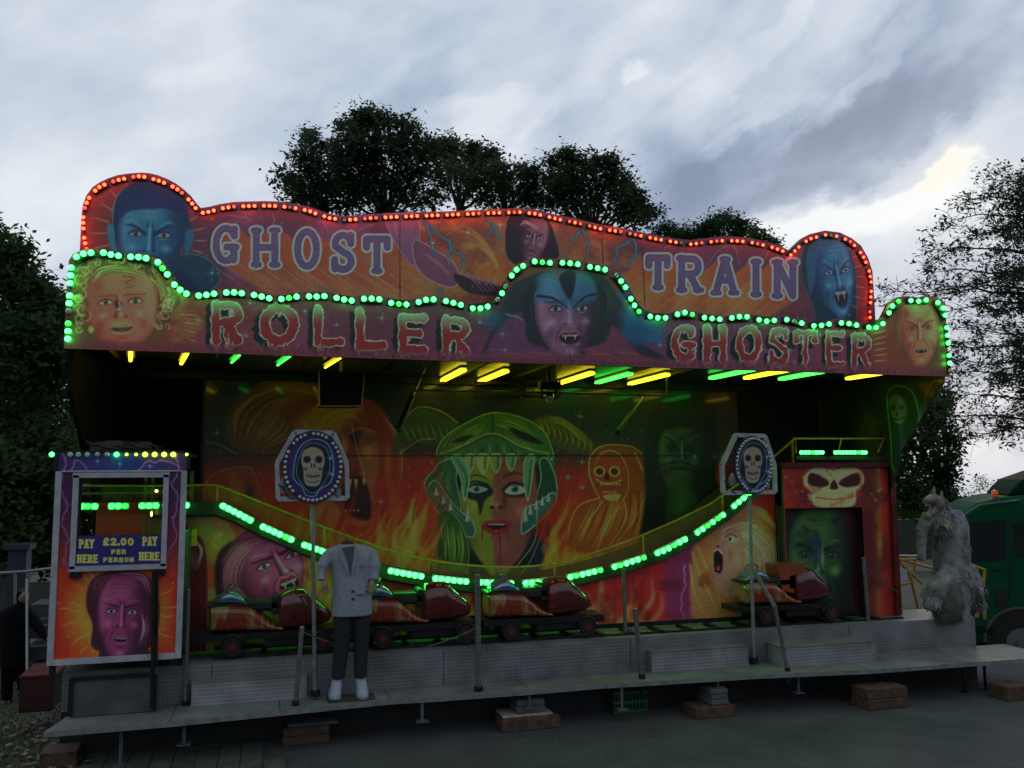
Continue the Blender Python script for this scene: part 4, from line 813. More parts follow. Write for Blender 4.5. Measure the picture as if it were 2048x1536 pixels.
def art_booth(cv):
    cv.fill((60,26,60))
    cv.grad((90,400,900,1340),[(905,(40,24,70)),(1000,(60,24,60)),(1080,(96,30,50)),(1130,(130,44,34)),(1330,(150,52,24))],'y')
    cv.grad((90,400,895,942),[(100,(44,24,72)),(160,(52,34,90)),(230,(28,50,120)),(300,(34,34,100)),(370,(60,36,86))])
    cv.blob(238,1140,120,14,(140,40,30),.9,soft=.6)
    sl=cv.crop(100,375,1135,1340)
    X,Y=cv.px[sl],cv.py[sl];d=np.hypot((X-235)/1.05,(Y-1230));m=sst(1136,1142,Y)
    cv.put(sl,m,(168,40,22));cv.put(sl,m*(1-sst(60,125,d)),(176,132,44),.9);cv.put(sl,m*sst(.5,.7,fbm(X/30,Y/30,5)),(150,80,28),.4)
    for k in range(26):
        R=RS(900+k);t=k/26*6.283+R.uniform(-.1,.1);r0=R.uniform(70,90);r1=r0+R.uniform(20,50)
        if math.sin(t)*r1+1230>1136: cv.line([(240+math.cos(t)*r0,1230+math.sin(t)*r0),(240+math.cos(t+.05)*(r0+r1)/2,1230+math.sin(t+.05)*(r0+r1)/2),(240+math.cos(t)*r1,1230+math.sin(t)*r1)],2.2,(220,150,80),.7,mid=True,soft=1.)
    cv.dots((112,360,1145,1320),26,8,[(160,140,190),(210,190,120)],2,5,.7)
    cv.poly([(172,1210),(180,1165),(210,1144),(260,1138),(300,1155),(318,1200),(315,1260),(290,1300),(190,1300),(185,1250)],(54,22,36),f=3)
    cv.poly([(196,1316),(210,1290),(280,1290),(305,1310),(306,1330),(194,1332)],(46,24,42),f=2)
    L=face(cv,243,1232,52,86,3,(116,46,84),(48,16,42),(170,104,146),side=1,yaw=.0,mouth='open',mh=.08,mw=.26,my=.55,iris=(50,30,40),eye=(160,130,160),lips=(96,36,80),wr=.5,fangs=False,brow=.02,nose=.22)
    cv.hair([(180,1200),(190,1160),(230,1146)],[(200,1190),(215,1160),(240,1150)],24,[(110,50,70),(60,26,40)],2.4,.7,3)
    cv.hair([(240,1145),(290,1150),(312,1200)],[(236,1155),(280,1162),(300,1200)],30,[(170,110,150),(90,40,70)],2.2,.7,4)
    cv.hair([(290,1220),(296,1260),(284,1300)],[(280,1220),(284,1262),(270,1305)],16,[(180,130,170),(120,70,110)],2,.6,6)
    P1=[(124,905),(132,930),(120,975),(135,1010),(122,1050),(138,1080),(126,1120),(140,1150)]
    P2=[(352,905),(358,935),(344,965),(356,1000),(346,1040),(354,1070),(338,1100),(330,1130)]
    for P in(P1,P2,[(140,945),(150,920),(168,930),(172,945)],[(270,945),(290,925),(330,922),(360,935)]): cv.bolt(P,1.6,(150,110,170),.85,int(P[0][0]),glow=(90,50,120))
    cv.dots((115,150,960,1130),8,3,[(150,150,110),(60,120,170)],1.5,4,.8);cv.dots((335,358,960,1130),8,4,[(150,150,110),(60,120,170)],1.5,4,.8)
    for x,y in((195,922),(240,928),(300,932)): cv.star(x,y,7,(110,160,210),.9)
    cv.grain(.06)
def put_word(cv,word,x,y,w,h,r,col,gap=.12,serif=1.6,out=None):
    tot=sum((.3 if c=='.' else 1) for c in word);cw=w/(tot+gap*(len(word)-1))
    for c in word:
        q=cw*(.3 if c=='.' else 1);S=glyph(c,x,y,q,h,r,serif if c in SERIF else 0)
        if c=='.': S=[(x+q/2,y+h*.85,x+q/2,y+h*.86,r*1.3,r*1.3)]
        cv.strokes(S,col,out,ow=1.);x+=q+cw*gap
def art_price(cv):
    cv.fill((34,30,96));Y=(196,184,84)
    put_word(cv,'PAY',158,1078,30,19,2.1,Y);put_word(cv,'PAY',285,1073,29,19,2.1,Y)
    put_word(cv,'HERE',154,1109,42,17,2.1,Y);put_word(cv,'HERE',278,1104,41,17,2.1,Y)
    put_word(cv,'£2.00',206,1076,62,15,2.3,Y,serif=1.);put_word(cv,'PER',222,1099,30,9,1.5,Y,serif=1.);put_word(cv,'PERSON',206,1115,62,9.,1.5,Y,gap=.16,serif=1.)
def art_skullsign(cv,cx,cy,sx,sy):
    cv.fill((40,26,72))
    def P(L): return [(cx+x*sx,cy+y*sy) for x,y in L]
    cv.blob(cx,cy,58*sx,66*sy,(58,32,84),.9,soft=.2)
    cv.poly(P([(-34,-24),(-18,-48),(6,-56),(30,-46),(40,-20),(42,10),(34,32),(14,44),(4,58),(-14,56),(-22,40),(-40,20)]),(16,30,54),f=2,out=(110,160,180),ow=1.)
    cv.poly(P([(-28,-20),(-16,-42),(4,-48),(26,-38),(34,-14),(32,14),(20,34),(6,50),(-8,50),(-22,34),(-34,12)]),(12,16,28),f=2,out=(90,140,150),ow=.7)
    cv.poly(P([(-24,-12),(-20,-32),(0,-40),(18,-32),(24,-12),(20,4),(16,28),(8,38),(-10,38),(-18,28),(-20,4)]),(150,136,116),f=1.5)
    cv.blob(cx,cy-32*sy,12*sx,8*sy,(190,120,60),.6,soft=1.)
    for k in(-1,1): cv.blob(cx+k*12*sx,cy-15*sy,9.5*sx,9*sy,(24,16,20),1.,soft=.4);cv.blob(cx+k*15*sx,cy+4*sy,6*sx,4*sy,(60,44,40),.8)
    for k in(-1,1): cv.blob(cx+k*3*sx,cy-3*sy,2.4*sx,6*sy,(24,16,20),1.,soft=.5)
    cv.line(P([(-13,17),(0,19),(13,17)]),2.6*sy,(30,24,34),.9)
    for k in range(-4,5): cv.line(P([(k*3,11),(k*3,24)]),.7,(70,60,60),.7,sm=False)
    cv.line(P([(-12,28),(0,31),(12,28)]),1.6,(50,36,36),.9)
    cv.star(cx+36*sx,cy-18*sy,7,(170,220,220),.9);cv.star(cx+38*sx,cy+14*sy,9,(170,220,220),.9)
    cv.grain(.06)
def art_cctv(cv):
    cv.fill((180,190,40));cv.poly([(370,1067),(380,1062),(383,1066),(373,1072)],(20,24,20),f=.6,sm=False);cv.line([(376,1071),(381,1075),(387,1074)],1.,(20,24,20),1.);cv.line([(372,1082),(388,1082)],.8,(110,120,30),.8)
# ================================================================ MATERIALS
M_board=mural_mat('painted_board',.38,.25);M_gloss=mural_mat('glossy_painted_board',.3,.5)
M_black=mat('black_paint',(.012,.014,.014),.5,var=.4);M_blackm=mat('black_metal',(.02,.022,.022),.38,metal=.4,var=.4)
M_ceil=mat('canopy_underside',(.03,.033,.028),.3,metal=.3,var=.4,scale=3)
M_plateZ=plate_mat('chequer_plate_upright',(.25,.258,.272),13.,.5,.5,.2,'XZ');M_plateD=plate_mat('chequer_plate_deck',(.25,.26,.25),13.,.35,.55,.1,'XY')
M_plateS=plate_mat('chequer_plate_step',(.36,.37,.39),13.,.5,.46,.2,'XZ');M_alu=mat('aluminium',(.3,.31,.32),.45,metal=.5,var=.25,scale=12);M_steel=mat('galvanised_steel',(.15,.155,.155),.55,metal=.3,var=.35,scale=25)
M_white=mat('white_frame_paint',(.46,.475,.52),.45,var=.2,scale=9);M_yel=mat('yellow_paint',(.5,.26,.02),.5,var=.35,scale=20);M_redp=mat('dark_red_paint',(.13,.012,.012),.45,var=.3)
M_wood=mat('packing_timber',(.10,.06,.038),.85,var=.5,scale=14,bump=.5,bscale=60);M_palewood=mat('pale_timber',(.4,.34,.26),.85,var=.3,scale=14,bump=.3);M_conc=mat('grey_block',(.12,.125,.125),.9,var=.3,bump=.5)
M_rubber=mat('rubber',(.012,.012,.012),.8,var=.3);M_cable=mat('black_cable',(.01,.01,.01),.6,var=0)
L_green=lamp('green_lamp',(.03,1.,.085),9.5);L_greens=lamp('green_strip_lamp',(.02,1.,.055),15.);L_red=lamp('red_lamp',(1.,.035,.008),12.);L_greent=lamp('green_tube',(.04,1.,.06),4.);L_yelt=lamp('yellow_tube',(1.,.82,.02),3.6);L_ambt=lamp('amber_tube',(1.,.55,.03),3.4)
L_yelb=lamp('yellow_green_lamp',(.55,1.,.04),5.);L_warm=lamp('small_warm_lamp',(1.,.45,.15),8.);M_bulb=mat('unlit_bulb_glass',(.62,.6,.64),.18,var=.1,coat=.5)
M_glass,_t,_b=nodes('booth_glass');_b.inputs['Transmission Weight'].default_value=1.;_b.inputs['Roughness'].default_value=.02;_b.inputs['IOR'].default_value=1.02;_b.inputs['Base Color'].default_value=(.9,.97,.93,1);_b.inputs['Coat Weight'].default_value=.25
YF,YU,YW,YB,YG=8.8,9.15,10.22,11.3,9.95
def UP(mb,name,m,root,**k): return rel(mb.build(name,m,**k),root)
# ================================================================ SIGN BOARDS
low_top=[(131,700),(131.5,640),(134,560),(137,522),(146,508),(165,500),(190,497),(226,503),(255,507),(290,508),(320,518),(340,540),(355,562),(372,582),(400,585),(442,578),(466,577),(497,580),(525,586),(552,592),(604,585),(655,584),(685,591),(706,594),(733,589),(760,591),(808,602),(858,590),(895,595),(942,609),(968,609),(988,599),(1001,582),(1012,560),(1020,545),(1035,528),(1066,514),(1092,517),(1128,517),(1150,519),(1173,524),(1212,531),(1236,541),(1255,566),(1264,584),(1274,603),(1284,616),(1310,628),(1330,628),(1368,617),(1410,628),(1450,632),(1470,626),(1490,625),(1530,634),(1570,631),(1612,641),(1632,645),(1670,638),(1708,642),(1740,650),(1758,644),(1767,628),(1778,605),(1795,594),(1815,592),(1835,595),(1848,591),(1872,594),(1892,606),(1897,630),(1903,754)]
def boardcurves(pts,Y):
    W=[at(px,py,Y=Y) for px,py in pts];return W
W=boardcurves(low_top,YF);LX0,LX1=float(W[2][0]),8.085
lt=interp([(p[0],p[2]) for p in W[2:-1]])
lower_sign=board('lower_sign_board',LX0,LX1,lambda x:3.875-(.01*(x-3)/6),lt,YF,art_lower,(2.3,2.5,2.0),.0075,.05,m=M_board,
 label='long lower signboard outlined in green lamps, with dripping red letters and a caped face',cat='signboard')
up_top=[(161,470),(162,440),(165,412),(172,392),(185,374),(200,364),(218,356),(236,350),(258,347),(280,345),(297,346),(315,350),(335,358),(352,367),(368,379),(382,392),(394,408),(402,416),(420,413),(440,408),(467,404),(490,403),(530,402),(560,403),(590,408),(617,413),(640,421),(660,428),(690,432),(740,428),(800,425),(880,423),(950,420),(1000,418),(1040,416),(1070,419),(1090,424),(1120,431),(1160,439),(1200,449),(1240,455),(1290,466),(1320,472),(1350,477),(1380,480),(1405,477),(1440,473),(1470,473),(1500,476),(1540,485),(1565,494),(1578,501),(1590,489),(1603,477),(1620,468),(1650,461),(1680,465),(1703,476),(1722,491),(1736,515),(1745,542),(1749,575),(1750,620)]
W=boardcurves(up_top,YU);ut=interp([(p[0],p[2]) for p in W])
upper_sign=board('upper_sign_board',float(W[0][0]),float(W[-1][0]),lambda x:4.06,ut,YU,art_upper,(2.3,2.5,2.1),.0085,.05,m=M_board,
 label='long upper signboard edged with red lamps, with purple letters and two blue faces',cat='signboard')
L_gdim=lamp('green_lamp_dim',(.02,1.,.06),2.2);L_rdim=lamp('red_lamp_dim',(1.,.03,.008),2.6)
M_lbase=mat('lamp_housing',(.45,.45,.45),.35,var=.1)
def lamps(curve,Y,step,n,gap,r,lit,parent,base=M_blackm,seed=1,skip=.02,start=2,name='lamp_module',dim=None):
    """lamp fittings of n bulbs each along a curve on plane Y"""
    R=random.Random(seed);q=start;P=np.array(curve,float);d=np.hypot(*(P[1:]-P[:-1]).T);s=np.concatenate([[0],np.cumsum(d)])
    f=lambda a:(float(np.interp(a,s,P[:,0])),float(np.interp(a,s,P[:,1])));out=[]
    while q+(n-1)*step<s[-1]+2:
        mb=MB();pts=[at(*f(q+k*step),Y=Y) for k in range(n)]
        a,b=at(*f(q-step*.5),Y=Y),at(*f(q+(n-.5)*step),Y=Y)
        mb.bar(a+[0,.014,0],b+[0,.014,0],.012,r*2.5,mi=1)
        for p in pts:
            on=R.random()>skip
            mb.ball(p-[0,.012,0],r,r*.8,r,10,6,mi=2 if not on else (3 if R.random()<.14 else 0))
        out.append(mb.build(name,[lit,base,M_bulb,L_rdim if lit is L_red else L_gdim],parent=parent,smooth=True));q+=n*step+gap
    return out
gcurve=[(136,680),(137,640),(139,600),(141,565),(143,530),(152,515),(166,508),(190,505),(212,506),(226,511),(255,514),(287,515),(316,525),(334,548),(347,568),(368,587),(400,592),(442,586),(466,585),(497,588),(525,594),(552,600),(580,596),(604,592),(628,594),(655,592),(685,599),(706,602),(733,597),(760,599),(781,606),(808,610),(832,606),(858,598),(895,603),(921,610),(942,617),(968,617),(990,606),(1003,588),(1012,570),(1020,555),(1035,537),(1066,523),(1092,526),(1128,526),(1150,528),(1173,533),(1212,540),(1231,550),(1248,571),(1254,582),(1263,603),(1275,622),(1288,630),(1310,636),(1330,636),(1368,625),(1410,636),(1450,640),(1470,634),(1490,633),(1530,643),(1570,639),(1612,649),(1632,653),(1670,646),(1690,646),(1708,650),(1748,657),(1764,648),(1773,633),(1784,612),(1797,602),(1815,601),(1835,603),(1848,600),(1870,602),(1884,613),(1891,637),(1893,665),(1896,700),(1899,746)]
lamps(gcurve,YF-.03,15.4,3,9.5,.028,L_green,lower_sign,seed=3,skip=.03)
rcurve=[(174,500),(169,480),(167,455),(167,435),(171,412),(181,392),(197,376),(216,367),(236,361),(258,356),(280,353),(297,356),(315,361),(335,369),(352,377),(368,390),(382,405),(393,419),(402,427),(420,424),(440,418),(467,414),(490,413),(530,412),(560,413),(590,417),(617,422),(632,428),(660,437),(690,441),(740,437),(780,435),(830,433),(880,431),(950,428),(1000,426),(1040,425),(1070,428),(1090,433),(1120,440),(1160,448),(1200,458),(1240,464),(1290,474),(1320,480),(1350,485),(1380,489),(1405,486),(1440,482),(1470,482),(1500,485),(1540,494),(1565,503),(1580,511),(1592,499),(1603,488),(1620,478),(1650,470),(1680,474),(1700,484),(1715,498),(1728,518),(1738,545),(1742,570),(1740,600),(1738,630),(1742,650)]
lamps(rcurve,YU-.03,11.2,3,7.5,.0175,L_red,upper_sign,seed=4,skip=.03)
# rear bracing of the upper board
for x in np.linspace(-1.2,6.6,9):
    MB().bar((x,YU+.075,4.06),(x,YU+.075,float(ut(x))-.12),.04,.03).bar((x,YU+.1,float(ut(x))-.25),(x,YU+.75,4.08),.035).build('brace',M_steel,parent=upper_sign)
# ================================================================ CANOPY with tubes
can=thing('ride_canopy',(3.1,10,3.9),'dark overhanging roof canopy of the ride with coloured strip lamps on its underside','canopy')
mb=MB().box((-1.8,8.865,3.97),(8.04,12.6,4.045));UP(mb,'roof',M_ceil,can)
UP(MB().box((-1.8,8.862,3.905),(8.04,8.92,3.967)).box((-1.8,11.2,3.88),(8.04,11.26,3.967)),'beam',M_blackm,can)
tubes=[(-1.30,9.02,-1.42,9.87,L_ambt,0,.02),(-.79,9.1,-.93,10.03,L_yelt,0,.02),(-.30,9.2,-.40,9.82,L_greent,0,.013),(.20,9.14,.085,9.94,L_greent,0,.013),(.71,9.18,.61,10.05,L_yelt,0,.013),
 (2.2,9.94,2.19,11.12,L_yelt,1,.018),(2.72,9.94,2.7,11.15,L_yelt,1,.018),(3.8,9.9,3.8,11.12,L_yelt,1,.018),(4.28,9.84,4.28,10.95,L_greent,1,.018),(4.78,9.84,4.78,11.0,L_yelt,1,.018),(5.54,9.08,5.52,10.08,L_greent,1,.02),(5.98,9.08,5.96,9.97,L_yelt,1,.02),(6.5,9.08,6.48,9.98,L_greent,1,.02),(7.34,9.05,7.32,9.73,L_ambt,1,.02)]
for i,(xa,y0,xb,y1,lm,dbl,rr) in enumerate(tubes):
    f=UP(MB().bar((xa,y0-.03,3.956),(xb,y1+.03,3.956),.08,.02),'strip_light',M_alu,can)
    mb=MB()
    for k in((-.024,.024) if dbl else (0.,)): mb.tube([(xa+k,y0,3.92),(xb+k,y1,3.92)],rr,10)
    mb.build('lamp_tube',lm,parent=f,smooth=True)
mb=MB()
for x in(-1.55,-.55,.4,1.35,2.35,3.1,4.3,4.9,6.6,7.5): mb.box((x-.02,8.94,3.93),(x+.02,12.3,3.967))
UP(mb,'rib',M_blackm,can)
# lighting rail, moving head lamp, speaker, gas struts under canopy
UP(MB().tube([(1.55,9.9,3.665),(4.9,9.9,3.665)],.016,8).bar((1.7,9.9,3.665),(1.7,9.9,3.937),.02).bar((4.8,9.9,3.665),(4.8,9.9,3.937),.02),'lighting_rail',M_steel,can)
sp=thing('hanging_speaker',at(683,775,Y=9.6),'black loudspeaker cabinet hung under the canopy behind the left skull sign','speaker')
a,b,c,d=at(640,742,Y=9.45),at(728,744,Y=9.45),at(722,811,Y=9.45),at(641,812,Y=9.45)
mb=MB();poly=[(a[0],a[2]),(b[0],b[2]),(c[0],c[2]),(d[0],d[2])];mb.extr(poly,9.45,9.8);UP(mb,'cabinet',mat('speaker_black',(.008,.009,.008),.8,var=.3,spec=.1),sp,fix=True)
UP(MB().bar((a[0]-.012,9.44,a[2]),(d[0]-.012,9.44,d[2]),.014).bar((b[0]+.006,9.44,b[2]),(c[0]+.006,9.44,c[2]),.008).bar((d[0],9.44,d[2]-.004),(c[0],9.44,c[2]-.004),.008),'lit_edge',mat('yellow_lit_edge',(.35,.28,.1),.35,metal=.5),sp)  # bars added along the cabinet edges, yellow lamp light put into their colour
UP(MB().box(((a[0]+b[0])/2-.015,9.55,a[2]),((a[0]+b[0])/2+.015,9.58,3.937)),'bracket',M_steel,sp)
ml=thing('moving_head_lamp',at(1100,790,Y=9.9),'unlit chrome moving head lamp hanging from the canopy rail','lamp')
p=at(1098,795,Y=9.9);UP(MB().ball(p,.07,.07,.075,16,12),'lamp_head',mat('chrome',(.4,.38,.3),.12,metal=1.,var=.1),ml,smooth=True)
UP(MB().box((p[0]-.12,9.86,p[2]+.1),(p[0]+.14,9.96,p[2]+.19)).bar((p[0]-.09,9.9,p[2]+.12),(p[0]-.09,9.9,p[2]-.02),.02).bar((p[0]+.09,9.9,p[2]+.12),(p[0]+.09,9.9,p[2]-.02),.02).bar((p[0],9.9,p[2]+.18),(p[0],9.9,3.937),.03),'bracket',M_blackm,ml)
for (x0,y0,x1,y1,lb) in((850,735,797,860,'left black gas strut arm under the canopy, beside the hanging speaker'),(1290,790,1236,865,'right black gas strut arm under the canopy, above the yellow outlined reaper')):
    t_=thing('gas_strut',at(x0,y0,Y=9.7),lb,'strut','gas strut arms under the canopy')
    A,B=at(x0,y0,Y=10.3),at(x1,y1,Y=9.55);Mid=(A+B)/2
    UP(MB().tube([Mid,B],.035,10),'cylinder',M_blackm,t_);UP(MB().tube([A,Mid],.014,8),'rod',M_alu,t_)
mb=MB()
for(xa,ya,xb,yb) in((950,765,1040,795),(1048,770,1120,793)):
    P=[at(xa,ya,Y=10.7),at(xb,ya,Y=10.7),at(xb,yb,Y=10.7),at(xa,yb,Y=10.7)]
    for i in range(4): mb.bar(P[i],P[(i+1)%4],.03)
    mb.bar(P[0],[P[0][0],10.7,3.937],.02);mb.bar(P[1],[P[1][0],10.7,3.937],.02)
UP(mb,'hanging_frame',M_blackm,can)
# ================================================================ WALLS
back=board('back_mural_wall',-.75,6.6,lambda x:1.3,lambda x:3.972,YB,art_back,(3.9,2.8,3.2),.009,.05,m=M_gloss,label='tall back wall mural of a woman in a horned beast skull, an orange screaming face and a reaper',cat='mural')
MB().box((-.79,YB-.03,.8),(-.752,YB+.05,3.935)).build('edge_frame',M_blackm,parent=back)
cur=thing('black_curtain_wall',(-1.3,YB+.2,.8),'black curtained opening above the pay booth, at the left end of the ride','curtain')
mb=MB();n=60;V=[];Fs=[]
for k in range(n+1):
    x=-1.79+1.03*k/n
    for z in(.8,3.93): V.append((x,YB+.25+.035*math.sin(k*1.7)+.02*math.sin(k*.61),z))
for k in range(n): Fs.append((2*k,2*k+2,2*k+3,2*k+1))
UP(MB().add(V,Fs),'curtain',mat('black_cloth',(.012,.013,.013),.9,var=.5,scale=20,spec=.1),cur,smooth=True)
side=thing('left_side_wall',(-1.83,10,.8),'dark narrow side wall at the left end of the ride below the green lamps','wall')
UP(MB().box((-1.83,10.5,.8),(-1.79,12.4,3.972)).add([(-1.83,8.95,3.5),(-1.79,8.95,3.5),(-1.79,10.498,2.4),(-1.83,10.498,2.4),(-1.83,8.95,3.972),(-1.79,8.95,3.972),(-1.79,10.498,3.972),(-1.83,10.498,3.972)],[(3,2,1,0),(4,5,6,7),(0,1,5,4),(2,3,7,6),(1,2,6,5),(3,0,4,7)]),'wall',mat('black_cloth',(.012,.013,.013),.9,var=.5,scale=20,spec=.1),side)
MB().box((-1.79,YB+.55,.8),(-.76,YB+.6,3.972)).build('dark_rear_wall',M_black,label='plain black rear wall behind the curtained opening above the booth',cat='wall')
sd=[(8.87,3.80),(9.09,3.6),(9.35,3.3),(9.7,2.95),(9.81,2.66),(10.0,2.3),(10.4,1.6),(12.4,1.2)]
board('right_side_wall',8.87,12.4,interp(sd),lambda y:3.972,8.05,art_side,(4.,3.,3.2),.012,.03,'X',m=M_board,label='dark right side wall panel with a painted green hooded reaper',cat='wall')
MB().box((6.62,YB+.1,.8),(8.04,YB+.14,3.973)).build('dark_rear_wall',M_black,label='plain black rear wall above the gate tower, right of the mural',cat='wall')
# wave wall : follows the sloping upper track
wt=[(300,1004),(380,1003),(432,1002),(470,1016),(520,1043),(600,1078),(650,1096),(700,1115),(740,1126),(830,1143),(880,1151),(940,1157),(1030,1159),(1080,1158),(1120,1150),(1160,1143),(1240,1123),(1330,1093),(1400,1053),(1450,1018),(1490,985),(1530,953),(1562,925)]
Ww=[at(*p,Y=YW) for p in wt];wtop=interp([(p[0],p[2]) for p in Ww])
wave=board('wave_front_wall',-1.75,6.48,lambda x:.805,lambda x:wtop(x),YW,art_wave,(3.6,2.0,3.),.009,.05,m=M_gloss,label='low curved front wall painted with flames, a fanged pink face and a screaming blonde, topped by green lamps',cat='wall')
mb=MB()
for i in range(len(wt)-1):
    a,b=Ww[i]-[0,.04,0],Ww[i+1]-[0,.04,0];mb.add([a+[0,-.05,0],b+[0,-.05,0],b+[0,.08,0],a+[0,.08,0],a+[0,-.05,-.14],b+[0,-.05,-.14],b+[0,.03,-.17],a+[0,.03,-.17]],[(3,2,1,0),(0,1,5,4),(4,5,6,7)])
mb.build('top_beam',mat('green_track_paint',(.012,.035,.018),.35,var=.3,coat=.3),parent=wave)
stripc=[(155,1012),(300,1012),(380,1011),(420,1010)];strip2=[(444,1011),(480,1029),(520,1051),(600,1087),(650,1104),(700,1123),(740,1134),(830,1151),(880,1158),(940,1164),(1030,1167),(1080,1165),(1120,1158),(1160,1150),(1240,1131),(1330,1101),(1400,1062),(1450,1027),(1490,994),(1530,962),(1580,918)]
Yl=YW-.11
lamps([(160,1013),(420,1010)],Yl,14,3,19,.031,L_greens,wave,base=M_lbase,seed=7,skip=0,name='lamp_strip')
lamps(strip2,Yl,12.4,6,16,.031,L_greens,wave,base=M_lbase,seed=8,skip=.0,name='lamp_strip')
# track walkway and wire mesh fence
rt=[(165,971),(300,971),(370,970),(434,970),(470,983),(520,1003),(560,1019),(640,1050),(700,1073),(760,1094),(830,1113),(870,1121),(905,1127),(960,1132),(1030,1134),(1070,1132),(1110,1127),(1160,1114),(1230,1091),(1290,1068),(1350,1042),(1420,1008),(1448,988),(1500,950),(1555,908),(1590,876)]
YR=YW-.02;Wr=[at(*p,Y=YR) for p in rt]
fence=thing('mesh_safety_fence',(3,YR,1.5),'curved yellow mesh guard fence with a yellow handrail above the green lamp strips','fence')
UP(MB().tube(Wr,.013,8),'handrail',M_yel,fence,smooth=True)
rz=interp([(p[0],p[2]) for p in Wr]);mb=MB();x=-1.7;xe=float(at(1448,988,Y=YR)[0])
while x<xe:
    zb,zt=float(wtop(x))-.0,float(rz(x));mb.add([(x,YR,zb),(x+.0034,YR,zb),(x+.0034,YR,zt),(x,YR,zt)],[(0,1,2,3)]);x+=.021
xs=np.linspace(-1.7,xe,110)
for k in range(1,12):
    for i in range(len(xs)-1):
        a,b=xs[i],xs[i+1];za=float(wtop(a));zb=float(wtop(b));ha=(float(rz(a))-za)*k/12;hb=(float(rz(b))-zb)*k/12
        mb.add([(a,YR+.002,za+ha),(b,YR+.002,zb+hb),(b,YR+.002,zb+hb+.003),(a,YR+.002,za+ha+.003)],[(0,1,2,3)])
UP(mb,'wire_mesh',mat('mesh_yellow',(.34,.17,.03),.6,var=.3),fence)
for px in(434,650,858,1108,1285,1445,1590):
    x=float(at(px,1000,Y=YR)[0]);UP(MB().bar((x,YR+.01,wtop(x)-.02),(x,YR+.01,rz(x)),.022),'fence_post',M_yel,fence)
mb=MB()
for i in range(len(Ww)-1): 
    a,b=Ww[i]+[0,.06,-.06],Ww[i+1]+[0,.06,-.06];mb.add([a,b,b+[0,.95,0],a+[0,.95,0]],[(0,1,2,3)])
mb.build('upper_track_floor',mat('track_floor_paint',(.05,.06,.04),.5),parent=wave)
# ================================================================ GATE TOWER
g0,g1=6.44,8.12;dl,dr,dt=float(at(1573,1100,Y=YG)[0]),float(at(1728,1100,Y=YG)[0]),float(at(1650,1016,Y=YG)[2])
gz=float(at(1660,925,Y=YG)[2])
gate=board('gate_tower',g0,g1,lambda x:.805,lambda x:gz,YG,art_gate,(3.8,2.4,2.9),.010,.05,m=M_gloss,hole=lambda c:(c[:,0]>dl)&(c[:,0]<dr)&(c[:,2]<dt),label='dark red gate tower with a painted skull over its doorway, right end of the ride',cat='tower')
for o_,nm,ar,x0,x1,z0,z1,yy,g in((0,'doorway_mural',art_gateback,dl-.02,dr+.12,.81,dt+.05,YG+.14,(2.6,2.8,2.8)),):
    board(nm,x0,x1,lambda x:z0,lambda x:z1,yy,ar,g,.012,.03,m=M_board,parent=gate)
MB().box((dl-.015,YG+.05,.81),(dl-.003,YG+.13,dt)).box((dr+.003,YG+.05,.81),(dr+.015,YG+.13,dt)).box((dl-.01,YG+.05,dt+.003),(dr+.01,YG+.13,dt+.03)).box((g0,YG+.05,gz-.05),(g1,YW+.9,gz-.01)).build('inner_lining',M_black,parent=gate)
MB().bar((g1-.04,YG-.025,.81),(g1-.04,YG-.025,gz),.06,.04).bar((g0,YG-.03,gz-.03),(g1,YG-.03,gz-.03),.04,.06).build('edge_frame',M_redp,parent=gate)
MB().box((g1+.002,YG-.02,.81),(g1+.03,11.8,gz)).build('side_panel',M_redp,parent=gate)
lamps([(1600,905),(1644,905)],YG-.09,7.3,7,3,.024,L_greens,gate,base=M_lbase,seed=9,skip=0,name='lamp_strip')
lamps([(1668,905),(1730,905)],YG-.09,7.7,9,3,.024,L_greens,gate,base=M_lbase,seed=10,skip=0,name='lamp_strip')
A=at(1590,916,Y=YG-.06);B=at(1765,916,Y=YG-.06);MB().bar(A,B,.05,.05).build('top_beam',mat('green_track_paint',(.03,.09,.045)),parent=gate)
P=[at(1592,906,Y=YG),at(1591,877,Y=YG),at(1768,877,Y=YG),at(1755,906,Y=YG)];MB().tube(P[:4],.012,8).tube([at(1683,877,Y=YG),at(1676,906,Y=YG)],.009,6).tube([at(1591,877,Y=YG),at(1555,908,Y=YR)],.012,6).build('guard_rail',M_yel,parent=gate)
# rivet studs / small warm lamps right of booth
# ================================================================ DECKS
fe=[(87,1464),(340,1443),(560,1421),(780,1399),(880,1393),(1060,1380),(1200,1368),(1320,1361),(1508,1349),(1740,1339),(2048,1319)]
ZL,ZUp,YRi=.42,.80,9.58
fw=[at(*p,Z=ZL) for p in fe];fx=[(float(p[0]),float(p[1])) for p in fw];fx[-1]=(9.45,8.80)
deck=thing('lower_deck',(3.6,9.2,ZL),'long narrow walkway of chequer plate along the front of the ride','walkway')
pan=[0,1,2,3,5,7,8,9,10]
for a,b in zip(pan[:-1],pan[1:]):
    P=fx[a:b+1];x0,x1=P[0][0]+.004,P[-1][0]-.004;poly=[(x0,P[0][1])]+list(P[1:-1])+[(x1,P[-1][1]),(x1,YRi+.02),(x0 if a else x0+.12,YRi+.02)]
    UP(MB().prism(poly,ZL-.035,ZL),'deck_plate',M_plateD,deck)
mb=MB()
for i in range(len(fx)-1): mb.bar((fx[i][0],fx[i][1]-.008,ZL-.022),(fx[i+1][0],fx[i+1][1]-.008,ZL-.022),.014,.05)
UP(mb,'edge_strip',M_alu,deck)
